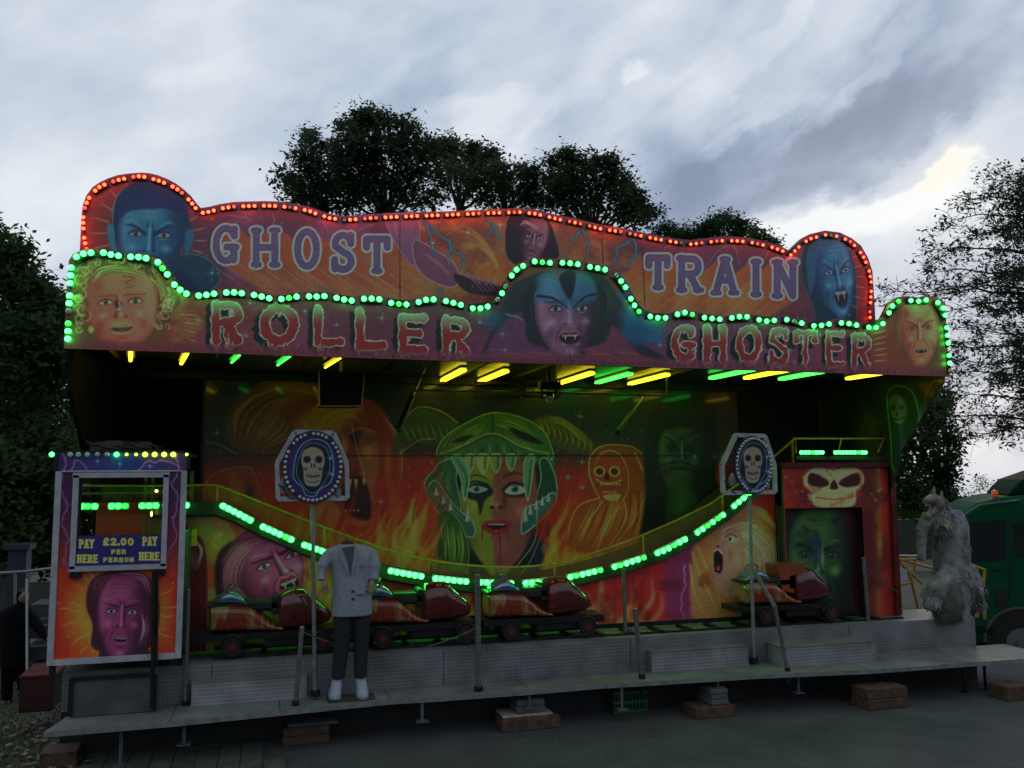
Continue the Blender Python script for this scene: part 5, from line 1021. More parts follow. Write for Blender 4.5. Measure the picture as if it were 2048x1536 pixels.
for px,z1 in((245,.02),(370,.16),(845,.19),(1060,.24),(1245,.14),(1438,.30),(1600,.16),(1762,.2),(1790,.2),(1932,.0),(1975,-.0)):
    p=at(px,1400,Y=9.1);UP(MB().tube([(p[0],9.12,z1),(p[0],9.12,ZL-.035)],.018,8).box((p[0]-.06,9.07,z1-.01),(p[0]+.06,9.17,z1)),'leg',M_steel if px<1700 else M_blackm,deck)
udeck=thing('upper_deck',(3.6,9.8,ZUp),'raised platform of chequer plate carrying the cars and figures','platform')
for x0,x1 in((-1.88,.2),(.2,2.2),(2.2,4.2),(4.2,6.2),(6.2,7.6),(7.6,8.98)):
    UP(MB().box((x0+.003,YRi,ZUp-.03),(x1-.003,YW+2. if x1<8 else 10.32,ZUp)),'deck_plate',M_plateD,udeck)
for x0,x1 in((-1.88,-.5),(-.5,.55),(.55,1.9),(1.9,4.1),(4.1,5.7),(5.7,7.05),(7.05,8.98)):
    UP(MB().box((x0+.004,YRi-.012,ZL+.004),(x1-.004,YRi-.002,ZUp-.002)),'riser_plate',M_plateZ,udeck)
UP(MB().box((-1.88,YRi,-.0),(8.98,YRi+.04,ZL)).box((-1.7,10.0,.1),(7.9,12.3,.7)),'underframe',M_black,udeck)
# rail on platform
mb=MB();mb.bar((-.5,10.05,ZUp+.06),(8.0,10.05,ZUp+.06),.03,.05).bar((-.5,9.74,ZUp+.012),(8.0,9.74,ZUp+.012),.03,.02)
for k in range(22): mb.box((-.4+k*.38,9.72,ZUp+.001),(-.34+k*.38,10.07,ZUp+.035))
mb.build('ride_track',M_blackm,label='black steel rail track the bobsleigh cars stand on',cat='track')
# step boxes
def stepbox(pts,label,Yb=YRi-.02):
    (xa,ya),(xb,yb)=pts;A=at(xa,ya,Z=ZL);B=at(xb,yb,Z=ZL);y0=float(min(A[1],B[1]));t_=thing('step_box',((A[0]+B[0])/2,y0,ZL),label,'step','step boxes on the walkway')
    h=.22;UP(MB().box((A[0],y0,ZL+.001),(B[0],Yb,ZL+h)),'body',M_plateS,t_);UP(MB().box((A[0]-.008,y0-.01,ZL+h+.001),(B[0]+.008,Yb,ZL+h+.014)),'tread',M_plateD,t_);return t_
stepbox([(382,1413),(612,1393)],'grey plate step box beside the pay booth, leftmost of the three')
stepbox([(1295,1340),(1497,1331)],'grey plate step box between two steel posts, below the orange flames')
stepbox([(1553,1330),(1753,1321)],'grey plate step box in front of the gate tower doorway')
pb=thing('booth_skirt_panel',at(225,1430,Y=9.3),'scuffed dark grey panel hung beneath the pay booth','panel')
a,b=at(140,1440,Y=9.33),at(308,1425,Y=9.33);UP(MB().box((a[0],9.33,ZL+.01),(b[0],9.36,.78)),'panel',mat('scuffed_grey',(.1,.105,.105),.6,metal=.2,var=.35,scale=4),pb)
UP(MB().bar((a[0],9.32,.78),(b[0],9.32,.78),.03).bar((a[0],9.32,ZL+.02),(a[0],9.32,.78),.04).bar((b[0],9.32,ZL+.02),(b[0],9.32,.78),.04),'frame',M_blackm,pb)
# posts
def post(x0,y0,x1,y1,Yd,r,label,extra=None,m=M_steel):
    B=at(x1,y1,Z=ZL);T=at(x0,y0,Y=B[1]) if Yd is None else at(x0,y0,Y=Yd);B=B if Yd is None else at(x1,y1,Y=Yd)
    t_=thing('barrier_post',B,label,'post','steel barrier posts along the walkway')
    UP(MB().tube([B,T],r,12),'pole',m,t_,smooth=False);UP(MB().tube([B+[0,0,-.0],B+[0,0,.05]],r*1.5,12).tube([B+[0,0,-.16],B+[0,0,-.04]],r*.9,10),'socket',M_blackm,t_);UP(MB().ball(T,r*1.02,r*1.02,r*.4,12,6),'cap',M_alu,t_);return t_,B,T
post(376,1180,370,1411,None,.024,'grey steel post standing just right of the pay booth')
post(604,1254,591,1411,None,.024,'short grey steel post leaning right beside the leftmost step box')
_,B4,T4=post(955,1150,957,1382,None,.032,'thick grey steel post in the middle, between the second and third cars')
post(1247,1139,1253,1334,None,.024,'tall thin grey post left of the middle step box')
post(1270,1218,1284,1357,None,.026,'short grey post leaning left at the corner of the middle step box')
_,B9,T9=post(1727,1116,1738,1262,9.7,.024,'grey steel post in front of the dark red gate tower')
t_=thing('bent_handrail',at(1575,1342,Z=ZL),'bent grey handrail leaning over the right step box','handrail')
A=at(1575,1342,Z=ZL);P=[A,at(1549,1212,Y=A[1]+.05),at(1508,1142,Y=A[1]+.55)];UP(MB().tube(P,.027,12),'rail',M_steel,t_);UP(MB().tube([A+[0,0,-.15],A+[0,0,.04]],.033,10),'socket',M_blackm,t_)
def rope(a,b,sag,label,r=.007):
    P=[a+(b-a)*k/10-[0,0,sag*4*(k/10)*(1-k/10)] for k in range(11)]
    tag(MB().tube(P,r,6).build('chain',M_steel),label,'chain','chains between the steel posts')
rope(T4-[0,0,.55],at(830,1300,Y=9.5),.02,'thin chain dropping left from the thick middle post')
rope(at(608,1265,Y=9.2),at(740,1300,Y=9.5),.03,'thin chain passing behind the headless mannequin')
rope(T9-[0,0,.1],at(1797,1185,Y=9.9),.03,'thin chain sagging from the gate tower post to the tower corner')
# ================================================================ SKULL SIGNS ON POLES
def skullsign(x0,x1,yt,yb,ysh,cx,cy,sx,sy,pole,label,seed,YS,turn=0.):
    (p0x,p0y),(p1x,p1y)=pole;B=at(p1x,p1y,Y=YS);T=at(p0x,p0y,Y=YS);root=thing('skull_pole_sign',B,label,'pole sign','skull signs on poles')
    UP(MB().tube([B,T],.022,12),'pole',M_alu,root);UP(MB().tube([B,B+[0,0,.06]],.05,10),'socket',M_blackm,root)
    F_pts=[(x0,yb),(x0-2,ysh),(x0+(x1-x0)*.24,yt),(x0+(x1-x0)*.80,yt+2),(x1-2,ysh),(x1,yb-2)]
    P=[at(*p,Y=YS) for p in F_pts];mb=MB()
    for i in range(6): mb.bar(P[i],P[(i+1)%6],.045,.05)
    UP(mb,'frame',M_white,root)
    c=at(cx,cy,Y=YS-.06);rx,rz=sx*57*c[1]/F*1.02,sy*69*c[1]/F
    def half(x): return rz*math.sqrt(max(0,1-((x-c[0])/rx)**2))+.01
    bd=board('skull_board',c[0]-rx,c[0]+rx,lambda x:c[2]-half(x),lambda x:c[2]+half(x),YS-.07,lambda cv:art_skullsign(cv,cx,cy,sx,sy),(1.5,1.6,1.7),.006,.03,m=M_board,parent=root)
    R=random.Random(seed);n=40
    for k in range(n):
        a=2*math.pi*k/n
        if R.random()<.12: continue
        q=np.array([c[0]+rx*.93*math.cos(a),YS-.09,c[2]+rz*.93*math.sin(a)]);MB().ball(q,.0185,.014,.0185,10,6).build('bulb',M_bulb,parent=bd,smooth=True)
    g_=mat('grey_plastic',(.25,.26,.26),.5);UP(MB().ball((c[0]-rx*1.0,YS,c[2]-rz*.5),.045,.04,.08).box((c[0]-rx*1.0-.03,YS-.02,c[2]-rz*.72),(c[0]-rx*.8,YS+.05,c[2]-rz*.5)),'control_gear',g_,root);UP(MB().ball((c[0]+rx*.85,YS,c[2]-rz*.75),.04,.04,.06),'control_gear',g_,root)
    UP(MB().tube([P[0]+[0,-.03,.15],P[0]+[.05,-.05,.12],P[0]+[.1,-.04,.02],P[0]+[.16,-.03,-.0]],.006,6),'cable',M_cable,root)
skullsign(556,695,864,998,926,626,934,.98,1.0,((625,1000),(630,1392)),'lozenge framed skull sign with white bulbs on a pole beside the headless mannequin',5,9.35)
skullsign(1446,1550,870,986,930,1506,930,.80,.92,((1499,990),(1508,1325)),'smaller framed skull sign with white bulbs on a pole in front of the gate tower',6,9.5)
# ================================================================ PAY BOOTH
YP=9.3
def bx(x,y): return at(x,y,Y=YP)
booth=thing('pay_booth',bx(240,1330),'glazed pay booth with white frame, purple man painted below its hatch, left end','booth')
x0,x1=float(bx(107,1100)[0]),float(bx(368,1100)[0]);zb,zt=float(bx(240,1322)[2]),float(bx(240,942)[2]);zr=float(bx(240,906)[2])
w0,w1,wz0,wz1=float(bx(162,1040)[0]),float(bx(324,1040)[0]),float(bx(240,1070)[2]),float(bx(240,955)[2])
front=board('front_panel',x0,x1,lambda x:zb,lambda x:zr,YP,art_booth,(2.6,2.4,2.2),.006,.03,m=M_board,parent=booth,hole=lambda c:(c[:,0]>w0)&(c[:,0]<w1)&(c[:,2]>wz0)&(c[:,2]<wz1))
mb=MB();fw_=.055
mb.bar((x0+.02,YP-.02,zb),(x0+.02,YP-.02,zt),fw_,.03).bar((x1-.02,YP-.02,zb),(x1-.02,YP-.02,zt),fw_,.03).bar((x0+.05,YP-.022,zb+.025),(x1-.05,YP-.022,zb+.025),.03,.055).bar((x0+.04,YP-.022,zt),(x1-.04,YP-.022,zt),.02,.015)
UP(mb,'frame',M_white,booth)
hz0,hz1=float(bx(240,1134)[2]),float(bx(240,950)[2]);h0,h1=float(bx(151,1040)[0]),float(bx(331,1040)[0])
mb=MB()
for a,b in(((h0,hz0),(h0,hz1)),((h1,hz0),(h1,hz1)),((h0-.03,hz0),(h1+.03,hz0)),((h0-.03,hz1),(h1+.03,hz1))): mb.bar((a[0],YP-.05,a[1]),(b[0],YP-.05,b[1]),.05 if a[0]==b[0] else .035,.035 if a[0]==b[0] else .05)
fr=UP(mb,'hatch_frame',M_white,booth)
MB().box((h0+.03,YP-.045,hz0+.03),(h1-.03,YP-.041,hz1-.03)).build('pane',M_glass,parent=fr)
pz0,pz1=float(bx(240,1131)[2]),float(bx(240,1070)[2]);board('price_sign',h0+.022,h1-.022,lambda x:pz0,lambda x:pz1,YP-.055,art_price,(1.8,1.8,1.8),.0035,.01,m=M_board,parent=booth)
for hx in(h0+.03,h1-.03): MB().box((hx-.05,YP-.06,hz0-.085),(hx+.05,YP-.01,hz0-.03)).build('hinge',M_blackm,parent=fr)
D=.95;mb=MB()
mb.box((x0,YP+.03,zb),(x0+.02,YP+D,wz0)).box((x1-.02,YP+.03,zb),(x1,YP+D,wz0)).box((x0,YP+D-.02,zb),(x1,YP+D,wz0-.12)).box((x0,YP+.03,zb),(x1,YP+D,zb+.02))
UP(mb,'side_panel',mat('booth_panel_inside',(.06,.05,.07),.5,var=.3),booth)
mb=MB()
for x,y in((x0+.02,YP+.05),(x1-.02,YP+.05),(x0+.02,YP+D-.02),(x1-.02,YP+D-.02)): mb.bar((x,y,zb),(x,y,zt),.04)
for x in(w0+(w1-w0)*.62,w0+(w1-w0)*.72): mb.bar((x,YP+D-.02,wz0-.12),(x,YP+D-.02,zt),.035)
mb.bar((x0,YP+D-.02,wz1-.17),(x1,YP+D-.02,wz1-.17),.025).bar((x0,YP+D-.02,wz0-.11),(x1,YP+D-.02,wz0-.11),.03)
UP(mb,'window_post',mat('brown_frame',(.2,.14,.08),.5,var=.3),booth)
UP(MB().box((x0-.03,YP-.0+.035,zr-.03),(x1+.03,YP+D+.03,zr)),'roof',M_black,booth)
UP(MB().box((x0-.03,YP-.03,zt+.01),(x0-.0,YP+.03,zr)),'roof_trim',M_blackm,booth);UP(MB().box((x1,YP-.03,zt+.01),(x1+.03,YP+.03,zr)),'roof_trim',M_blackm,booth)
UP(MB().bar((x0+.03,YP+.05,.8),(x0+.03,YP+.05,zb),.05).bar((x1-.03,YP+.3,.8),(x1-.03,YP+.3,zb),.05).bar((x0+.03,YP+D-.05,.8),(x0+.03,YP+D-.05,zb),.05),'foot',M_blackm,booth)
L_dimg=lamp('half_lit_lamp',(.02,.35,.12),.25)
for k,px in enumerate([105,142,158,176,196,215,234,254,273,291,310,329,347,374]):
    m=[L_green,L_dimg,L_dimg,L_dimg,M_bulb,M_bulb,L_green,L_yelb,L_yelb,L_yelb,L_yelb,L_yelb,L_yelb,L_yelb][k];r=.024 if k not in(7,8,13) else .014
    p=bx(px,909);UP(MB().ball((p[0],YP-.03,p[2]),r,r*.8,r,12,8),'bulb',m,booth,smooth=True)
UP(MB().bar((x0+.03,YP+.0,zr+.012),(x1-.03,YP+.0,zr+.012),.022),'lamp_rail',M_blackm,booth)
UP(MB().ball(at(313,982,Y=YP+.5),.016).ball(at(303,1028,Y=YP+.6),.01,.01,.03),'inside_lamp',L_warm,booth)
UP(MB().tube([bx(310,1140)-[0,.08,0],bx(308,1330)-[0,.09,0],bx(306,1412)-[0,.06,0]],.02,8).tube([bx(317,1150)-[0,.08,0],bx(315,1330)-[0,.08,0]],.012,8),'prop_bar',M_blackm,booth)
# bag of cables on the booth roof
bag=thing('cable_heap',bx(250,900),'heap of black cables and a bag dumped on the pay booth roof','cables')
R=random.Random(5);mb=MB()
for k in range(7):
    cx=x0+.28+R.random()*.6;P=[(cx+.16*math.cos(a*.7)*R.uniform(.6,1.2),YP+.25+.1*math.sin(a*.7),zr+.02+.05*abs(math.sin(a*.35))*R.uniform(.6,2.2)) for a in range(9)];mb.tube([tuple(q) for q in P],.008,6)
UP(mb,'cable',mat('dull_cable',(.05,.06,.05),.5),bag,smooth=True)
mb=MB().loft([(x0+.42,YP+.3,zr+.001,.2,.12),(x0+.42,YP+.3,zr+.07,.19,.12),(x0+.44,YP+.3,zr+.12,.12,.09),(x0+.45,YP+.3,zr+.135,.04,.03)]).box((x0+.58,YP+.22,zr+.001),(x0+.8,YP+.38,zr+.12),bev=.015)
UP(mb,'bag',mat('bag_cloth',(.06,.075,.07),.8,var=.4,bump=.6,bscale=14),bag,smooth=True)
board('camera_notice',*[float(at(p,1080,Y=YW-.06)[0]) for p in(366,394)],lambda x:float(at(380,1092,Y=YW-.06)[2]),lambda x:float(at(380,1059,Y=YW-.06)[2]),YW-.06,art_cctv,(1.6,1.3,1.6),.0035,.008,m=M_board,label='small yellow warning notice with a black camera drawing beside the pay booth',cat='notice')
# ================================================================ BOBSLEIGH CARS
M_fib=mat('glossy_red_fibreglass',(.11,.009,.009),.16,var=.25,scale=3,coat=.8);M_fib2=mat('glossy_maroon_fibreglass',(.1,.008,.018),.16,var=.25,scale=3,coat=.8);M_orange=mat('orange_seat_vinyl',(.3,.06,.015),.3,var=.2,coat=.4);M_silver=mat('silver_blue_fairing',(.35,.45,.5),.12,metal=.7,col2=(.05,.16,.35),scale=7)
M_seat=mat('black_seat',(.015,.018,.018),.4,var=.3)
def flame_mat():
    m,t,b=nodes('painted_flames');n=t.nodes;l=t.links;tc=n.new('ShaderNodeTexCoord');mp=n.new('ShaderNodeMapping');mp.inputs['Scale'].default_value=(9,2,2.2);mp.inputs['Rotation'].default_value=(0,.5,0);l.new(tc.outputs['Object'],mp.inputs[0])
    nz=n.new('ShaderNodeTexNoise');nz.inputs['Scale'].default_value=1.6;nz.inputs['Detail'].default_value=3;nz.inputs['Distortion'].default_value=.6;l.new(mp.outputs[0],nz.inputs['Vector']);rp=n.new('ShaderNodeValToRGB');e=rp.color_ramp.elements
    e[0].position=.42;e[0].color=(.22,.022,.01,1);e[1].position=.6;e[1].color=(.32,.22,.07,1);q=rp.color_ramp.elements.new(.5);q.color=(.28,.06,.015,1);l.new(nz.outputs['Fac'],rp.inputs['Fac']);l.new(rp.outputs['Color'],b.inputs['Base Color']);b.inputs['Roughness'].default_value=.3;b.inputs['Coat Weight'].default_value=.5;return m
M_flame=flame_mat()
def xloft(mb,secs,n=20,mi=0,y0=0.):
    """sections along x: (x, zbottom, ztop, halfwidth[, topflat])"""
    V=[]
    for q in secs:
        x,zb_,zt_,hw=q[:4];c=(zb_+zt_)/2;h=(zt_-zb_)/2
        for k in range(n):
            a=2*math.pi*k/n;e=.55;cy,sz=math.cos(a),math.sin(a)
            V.append((x,y0+hw*math.copysign(abs(cy)**e,cy),c+h*math.copysign(abs(sz)**(e if sz<0 else .8),sz)))
    N=len(secs);Fs=[(i*n+k,(i+1)*n+k,(i+1)*n+(k+1)%n,i*n+(k+1)%n) for i in range(N-1) for k in range(n)]+[tuple(range(n)),tuple((N-1)*n+k for k in range(n-1,-1,-1))]
    return mb.add(V,Fs,mi)
S_=1.0
def make_car(x,label,body=M_fib,flip=0,seat=True,fair=True,seatup=0.):
    """x = nose tip; car is 1.35 m long, nose to the right"""
    t_=thing('bobsleigh_car',(0,9.88,ZUp),label,'ride car','bobsleigh cars waiting on the track')
    P=lambda mb,nm,m,**k:UP(mb,nm,m,t_,**k)
    mb=MB();xloft(mb,[(-1.36,.27,.52,.12),(-1.33,.245,.54,.18),(-1.15,.24,.54,.2),(-.95,.24,.52,.2),(-.82,.24,.44,.2),(-.72,.24,.35,.2),(-.62,.24,.29,.2),(-.55,.24,.275,.2)])
    P(mb,'tail_body',M_flame,smooth=False,fix=True)
    mb=MB();xloft(mb,[(-.60,.235,.30,.15),(-.595,.235,.60,.205),(-.56,.235,.64,.21),(-.45,.235,.665,.21),(-.33,.24,.665,.205),(-.27,.24,.61,.2),(-.2,.25,.56,.19),(-.1,.27,.48,.165),(-.03,.3,.42,.13),(0.,.34,.385,.07)],24)
    bo=P(mb,'nose_body',body,smooth=True,fix=True)
    MB().bar((-.60,-.205,.355),(-.02,-.13,.345),.02,.03).bar((-.6,.205,.355),(-.02,.13,.345),.02,.03).build('rubbing_strip',M_redp,parent=bo)
    mb=MB();mb.tube([(-.3,-.16,.64),(-.24,-.19,.56),(-.2,-.185,.53),(-.14,-.165,.46)],.007,6);mb.build('painted_streak',mat('violet_stripe',(.4,.3,.55),.3),parent=bo)
    if seat:
        mb=MB();mb.box((-.98,-.15,.44),(-.62,.15,.56),bev=.03).box((-.68,-.15,.40),(-.60,.15,.60),bev=.02);P(mb,'cockpit',M_seat)
    if seatup:
        mb=MB();mb.extr([(-.62,.36),(-.80,.40),(-.86,.66+seatup),(-.42,.66+seatup),(-.46,.60+seatup*.6),(-.56,.60)],-.15,.15);P(mb,'seat_back',M_orange,fix=True)
    if fair:
        mb=MB();xloft(mb,[(-1.33,.53,.545,.1),(-1.28,.53,.60,.15),(-1.2,.53,.655,.165),(-1.12,.525,.67,.17),(-1.02,.52,.62,.16),(-.95,.5,.53,.14)],16);P(mb,'fairing',M_silver,smooth=True,fix=True)
        mb=MB();mb.tube([(-1.2,-.13,.64),(-1.14,-.13,.70),(-1.1,0,.72),(-1.14,.13,.70),(-1.2,.13,.64)],.01,8).tube([(-1.16,-.14,.66),(-1.19,-.14,.74)],.006,6);P(mb,'hand_grip',M_steel)
        P(MB().box((-1.38,-.16,.50),(-.93,.16,.535),bev=.015),'tail_rim',M_seat)
    ch=P(MB().box((-1.52,-.19,.165),(.12,.19,.232)).box((-1.2,-.15,.10),(-.95,.15,.164)).box((-.75,-.15,.08),(-.2,.15,.164)).box((.1,-.03,.12),(.2,.03,.17)).bar((-1.15,-.17,.1),(-.9,-.17,.03),.03),'chassis',M_blackm)
    for wx in(-1.1,-.1):
        for s in(-1,1):
            w=P(MB().tube([(wx,s*.2-.03,.105),(wx,s*.2+.03,.105)],.10,20),'wheel',M_rubber)
            MB().tube([(wx,s*.2-.035,.105),(wx,s*.2+.035,.105)],.045,14).build('hub',M_redp,parent=w)
            mb=MB();mb.tube([(wx+.115*math.cos(math.radians(a)),s*.2,.105+.115*math.sin(math.radians(a))) for a in range(10,171,20)],.01,6);P(mb,'mudguard',M_blackm)
    # children are modelled about the nose; move as a whole
    for c in t_.children: c.location=(0,0,0)
    t_.location=(x,9.88,ZUp+.03);t_.scale=(.93,1,1);return t_
def carx(px): return float(at(px,1200,Y=9.8)[0])
# models were built relative to the origin
make_car(carx(664),'red bobsleigh car with flame painted tail, behind the left skull sign pole')
make_car(carx(943),'red bobsleigh car just right of the headless mannequin')
make_car(carx(1182),'red bobsleigh car with visible front wheel, right of the thick middle post')
make_car(carx(1662),'maroon nosed bobsleigh car with a raised orange seat, in front of the gate tower',M_fib2,seatup=.06)
# ================================================================ MANNEQUIN
mq=thing('headless_mannequin',at(708,1395,Z=ZL),'headless mannequin in a pale grey blazer and black trousers with bony hands','mannequin')
YM=9.28;k=9.28*1.045/F
def mp(px,py,dy=0): 
    p=at(px,py,Y=YM+dy);return p
def sec(px,py,rpx,ry,dy=0): 
    p=mp(px,py,dy);return (p[0],p[1],p[2],rpx*k,ry)
M_blz=mat('pale_grey_wool',(.29,.33,.38),.85,var=.15,scale=30,bump=.25,bscale=25);M_trs=mat('black_trouser_cloth',(.018,.02,.024),.8,var=.3,bump=.3,bscale=18);M_shoe=mat('white_plastic_foot',(.36,.42,.52),.5,var=.12);M_bone=mat('bony_hand',(.3,.24,.14),.5,var=.35,scale=30);M_shirt=mat('slate_shirt',(.09,.11,.13),.85,var=.2)
mb=MB();mb.loft([sec(704,1230,37,.15),sec(705,1205,36.5,.155),sec(703,1180,35.5,.15),sec(702,1155,34.5,.145),sec(702,1130,37,.15),sec(702,1112,43,.14),sec(701,1102,46,.11),sec(700,1096,42,.09),sec(699,1091,28,.08),sec(697,1088,17,.08)],24)
for s in(-1,1):
    if s<0: ps=[(672,1108,11),(655,1112,12),(645,1132,11.5),(642,1160,10.5)];
    else: ps=[(731,1107,11),(745,1111,12),(750,1132,11.5),(747,1160,10.5)]
    P=[mp(x,y,-.0 if i<2 else -.03*i) for i,(x,y,_) in enumerate(ps)];mb.tube(P,[r*k for _,_,r in ps],14)
jk=UP(mb,'blazer',M_blz,mq,smooth=True);remesh(jk,.011,3)
mb=MB();mb.extr([(float(mp(680,1094)[0]),float(mp(680,1094)[2])),(float(mp(706,1090)[0]),float(mp(706,1090)[2])),(float(mp(698,1143)[0]),float(mp(698,1143)[2]))],YM-.158,YM-.12);UP(mb,'shirt_front',M_shirt,mq,fix=True)
mb=MB()
for a,b,c in(((679,1090),(689,1112),(697,1144)),((707,1088),(704,1112),(699,1144))):
    A,B,C_=[mp(*q) for q in(a,b,c)];s=-1 if a[0]<690 else 1;V=[]
    for p,w in((A,.02),(B,.055),(C_,.012)): V+=[(p[0],YM-.165,p[2]),(p[0]+s*w,YM-.160,p[2]-.01)]
    V+=[(v[0],v[1]+.012,v[2]) for v in V];mb.add(V,[(0,1,3,2),(2,3,5,4),(6,8,9,7),(8,10,11,9),(1,7,9,3),(3,9,11,5),(0,2,8,6),(2,4,10,8)])
UP(mb,'lapel',M_blz,mq,fix=True)
mb=MB();c=mp(724,1128);mb.box((c[0]-.035,YM-.168,c[2]-.003),(c[0]+.035,YM-.155,c[2]+.01)).box((mp(719,1150)[0]-.045,YM-.165,mp(719,1185)[2]),(mp(719,1150)[0]+.05,YM-.152,mp(719,1181)[2]));UP(mb,'pocket_flap',M_blz,mq)
for y in(1179,1194): c=mp(703,y);UP(MB().ball((c[0],YM-.158,c[2]),.014,.008,.014,10,6),'button',M_black,mq)
UP(MB().loft([sec(695,1096,11,.05),sec(694,1086,11.5,.055),sec(695,1083,9,.05)],16).tube([mp(694,1085),mp(694,1076)],.006,6),'neck_stump',mat('dark_stump',(.03,.02,.02),.7),mq,smooth=True)
mb=MB();mb.loft([sec(704,1232,35,.14),sec(704,1215,35,.14)],20)
for ps in([(687,1222,18,.12),(685,1260,16,.11),(682,1300,14,.095),(678,1340,12.5,.085),(676,1357,12,.08)],[(721,1222,17.5,.12),(722,1260,15.5,.11),(722,1300,13.5,.095),(721,1340,12,.085),(721,1354,11.5,.08)]): mb.loft([sec(*q) for q in ps],18)
tr=UP(mb,'trousers',M_trs,mq,smooth=True);remesh(tr,.011,3)
for ps in([(675,1354,9,.05),(672,1372,10,.06),(669,1386,11.5,.08),(669,1394,11.5,.09)],[(721,1352,9,.05),(723,1372,10,.06),(724,1384,11.5,.08),(724,1393,11.5,.09)]):
    UP(MB().loft([(q[0],q[1]-i*.015,q[2],q[3],q[4]) for i,q in enumerate([sec(*p) for p in ps])],16),'foot',M_shoe,mq,smooth=True)
for s,(hx,hy) in((-1,(649,1170)),(1,(743,1170))):
    w=mp(hx-3*s*-1,1152,-.08);pal=mp(hx,hy,-.12);mb=MB();mb.tube([w,pal],[.03,.022],10).ball(pal,.035,.02,.038,12,8)
    for j in range(5):
        a=-1.1+j*.42;L=[.045,.06,.065,.06,.05][j];d=np.array([(.75*math.sin(a)+.55)*(-s),-.25,-math.cos(a)*.85]);d/=np.linalg.norm(d)
        b0=pal+np.array([math.sin(a)*.03*(-s),-.005,-math.cos(a)*.026]);b1=b0+d*L*.55;b2=b1+(d+np.array([0,-.2,-.6]))*L*.4
        mb.tube([b0,b1,b2],[.0095,.0085,.006],8);mb.ball(b1,.0105,nu=8,nv=6)
    UP(mb,'hand',M_bone,mq,smooth=True)
UP(MB().box((mp(655,1392)[0],YM-.12,ZL+.001),(mp(742,1392)[0]+.03,YM+.12,ZL+.02)),'base_board',mat('dark_ply',(.06,.05,.035),.8,var=.4),mq)
# ================================================================ WEREWOLF-LIKE FIGURE
wf=thing('shaggy_beast_figure',(8.45,9.75,ZUp),'shaggy grey snarling beast dummy in tattered fur at the right end of the platform','figure')
YQ=9.75;kk=YQ*1.1/F
def wp(px,py,dy=0): return at(px,py,Y=YQ+dy)
def ws(px,py,r,ry,dy=0): p=wp(px,py,dy);return (p[0],p[1],p[2],r*kk,ry)
M_fur=mat('matted_grey_fur',(.25,.255,.255),.95,var=.55,scale=8,bump=1.,bscale=30);M_hide=mat('dark_hide',(.10,.10,.085),.9,var=.4,scale=9,bump=.6);M_skin=mat('raw_skin',(.2,.15,.13),.6,var=.4,scale=25)
mb=MB();mb.loft([ws(1900,1243,36,.2),ws(1905,1200,38,.22),ws(1903,1160,35,.22),ws(1903,1120,36,.22),ws(1903,1080,34,.21),ws(1904,1050,31,.2),ws(1905,1032,23,.16),ws(1905,1020,13,.1)],22)
mb.tube([wp(1925,1140,-.05),wp(1945,1170,-.1),wp(1955,1205,-.1)],[.17,.15,.07],12).tube([wp(1905,1150,-.12),wp(1872,1180,-.15),wp(1862,1222,-.15)],[.15,.14,.1],12)
mb.tube([wp(1845,1062,0),wp(1842,1090,-.02),wp(1845,1122,-.05)],[.07,.065,.05],10).tube([wp(1860,1030),wp(1842,1065)],[.1,.08],10)
mb.loft([ws(1872,1072,18,.14),ws(1868,1050,16,.13),ws(1867,1030,15,.12)],14)
mb.tube([wp(1888,1028,-.02),wp(1884,1060,-.12)],[.12,.09],12)
bd_=UP(mb,'body',M_fur,wf,smooth=True);remesh(bd_,.02,3)
mb=MB();mb.ball(wp(1872,1008),.10,.12,.115,14,10).tube([wp(1866,998,-.03),wp(1850,1003,-.14)],[.075,.04],12).tube([wp(1868,1020,-.03),wp(1855,1036,-.12)],[.06,.035],12)
mb.tube([wp(1870,998,.0),wp(1866,985,.01),wp(1870,968,.02)],[.05,.035,.006],8).tube([wp(1882,998,.04),wp(1884,980,.06)],[.04,.006],8)
hd=UP(mb,'head',M_skin,wf,smooth=True);remesh(hd,.010,2)
mb=MB();R=random.Random(9)
for q in range(8):
    p=wp(1851+q*1.6,1008+R.random()*2,-.15+q*.012);mb.tube([p,p-[0,0,.025]],[.006,.001],6)
    p=wp(1855+q*1.4,1030-q*.8,-.13+q*.012);mb.tube([p,p+[0,0,.022]],[.006,.001],6)
mb.build('teeth',mat('yellowed_teeth',(.6,.55,.4),.4),parent=hd)
# fur locks
def locks(cloud,n,seed,m,name,parent,L=(.05,.13)):
    R=RS(seed);V=[];Fs=[]
    for i in range(n):
        c,rx,ry,rz=cloud[R.randint(len(cloud))];a=R.uniform(0,6.28);b=R.uniform(-1,1);s=math.sqrt(1-b*b)
        nrm=np.array([s*math.cos(a),s*math.sin(a),b]);p=np.array(c)+nrm*np.array([rx,ry,rz]);l=R.uniform(*L);t=np.cross(nrm,[0,0,1.]);t/=np.linalg.norm(t)+1e-6
        e=p+nrm*l*.35+np.array([R.normal(0,.02),R.normal(0,.02),-l]);w=.012;o=len(V)
        V+=[p-t*w,p+t*w,p+(e-p)*.5+nrm*.015+t*w*.7,p+(e-p)*.5+nrm*.015-t*w*.7,e];Fs+=[(o,o+1,o+2,o+3),(o+3,o+2,o+4)]
    return UP(MB().add(V,Fs),name,m,parent,smooth=True)
cl=[(wp(1900,1200),.27,.24,.2),(wp(1903,1150),.26,.24,.2),(wp(1903,1090),.23,.21,.2),(wp(1904,1045),.18,.18,.16),(wp(1945,1175,-.1),.16,.16,.14),(wp(1955,1205,-.1),.08,.1,.08),(wp(1868,1190,-.15),.14,.15,.16),(wp(1882,1045,-.1),.11,.11,.15),(wp(1880,1012,.04),.09,.12,.13),(wp(1884,1022,.0),.1,.12,.13)]
locks(cl,1900,4,M_fur,'fur',wf,L=(.03,.09))
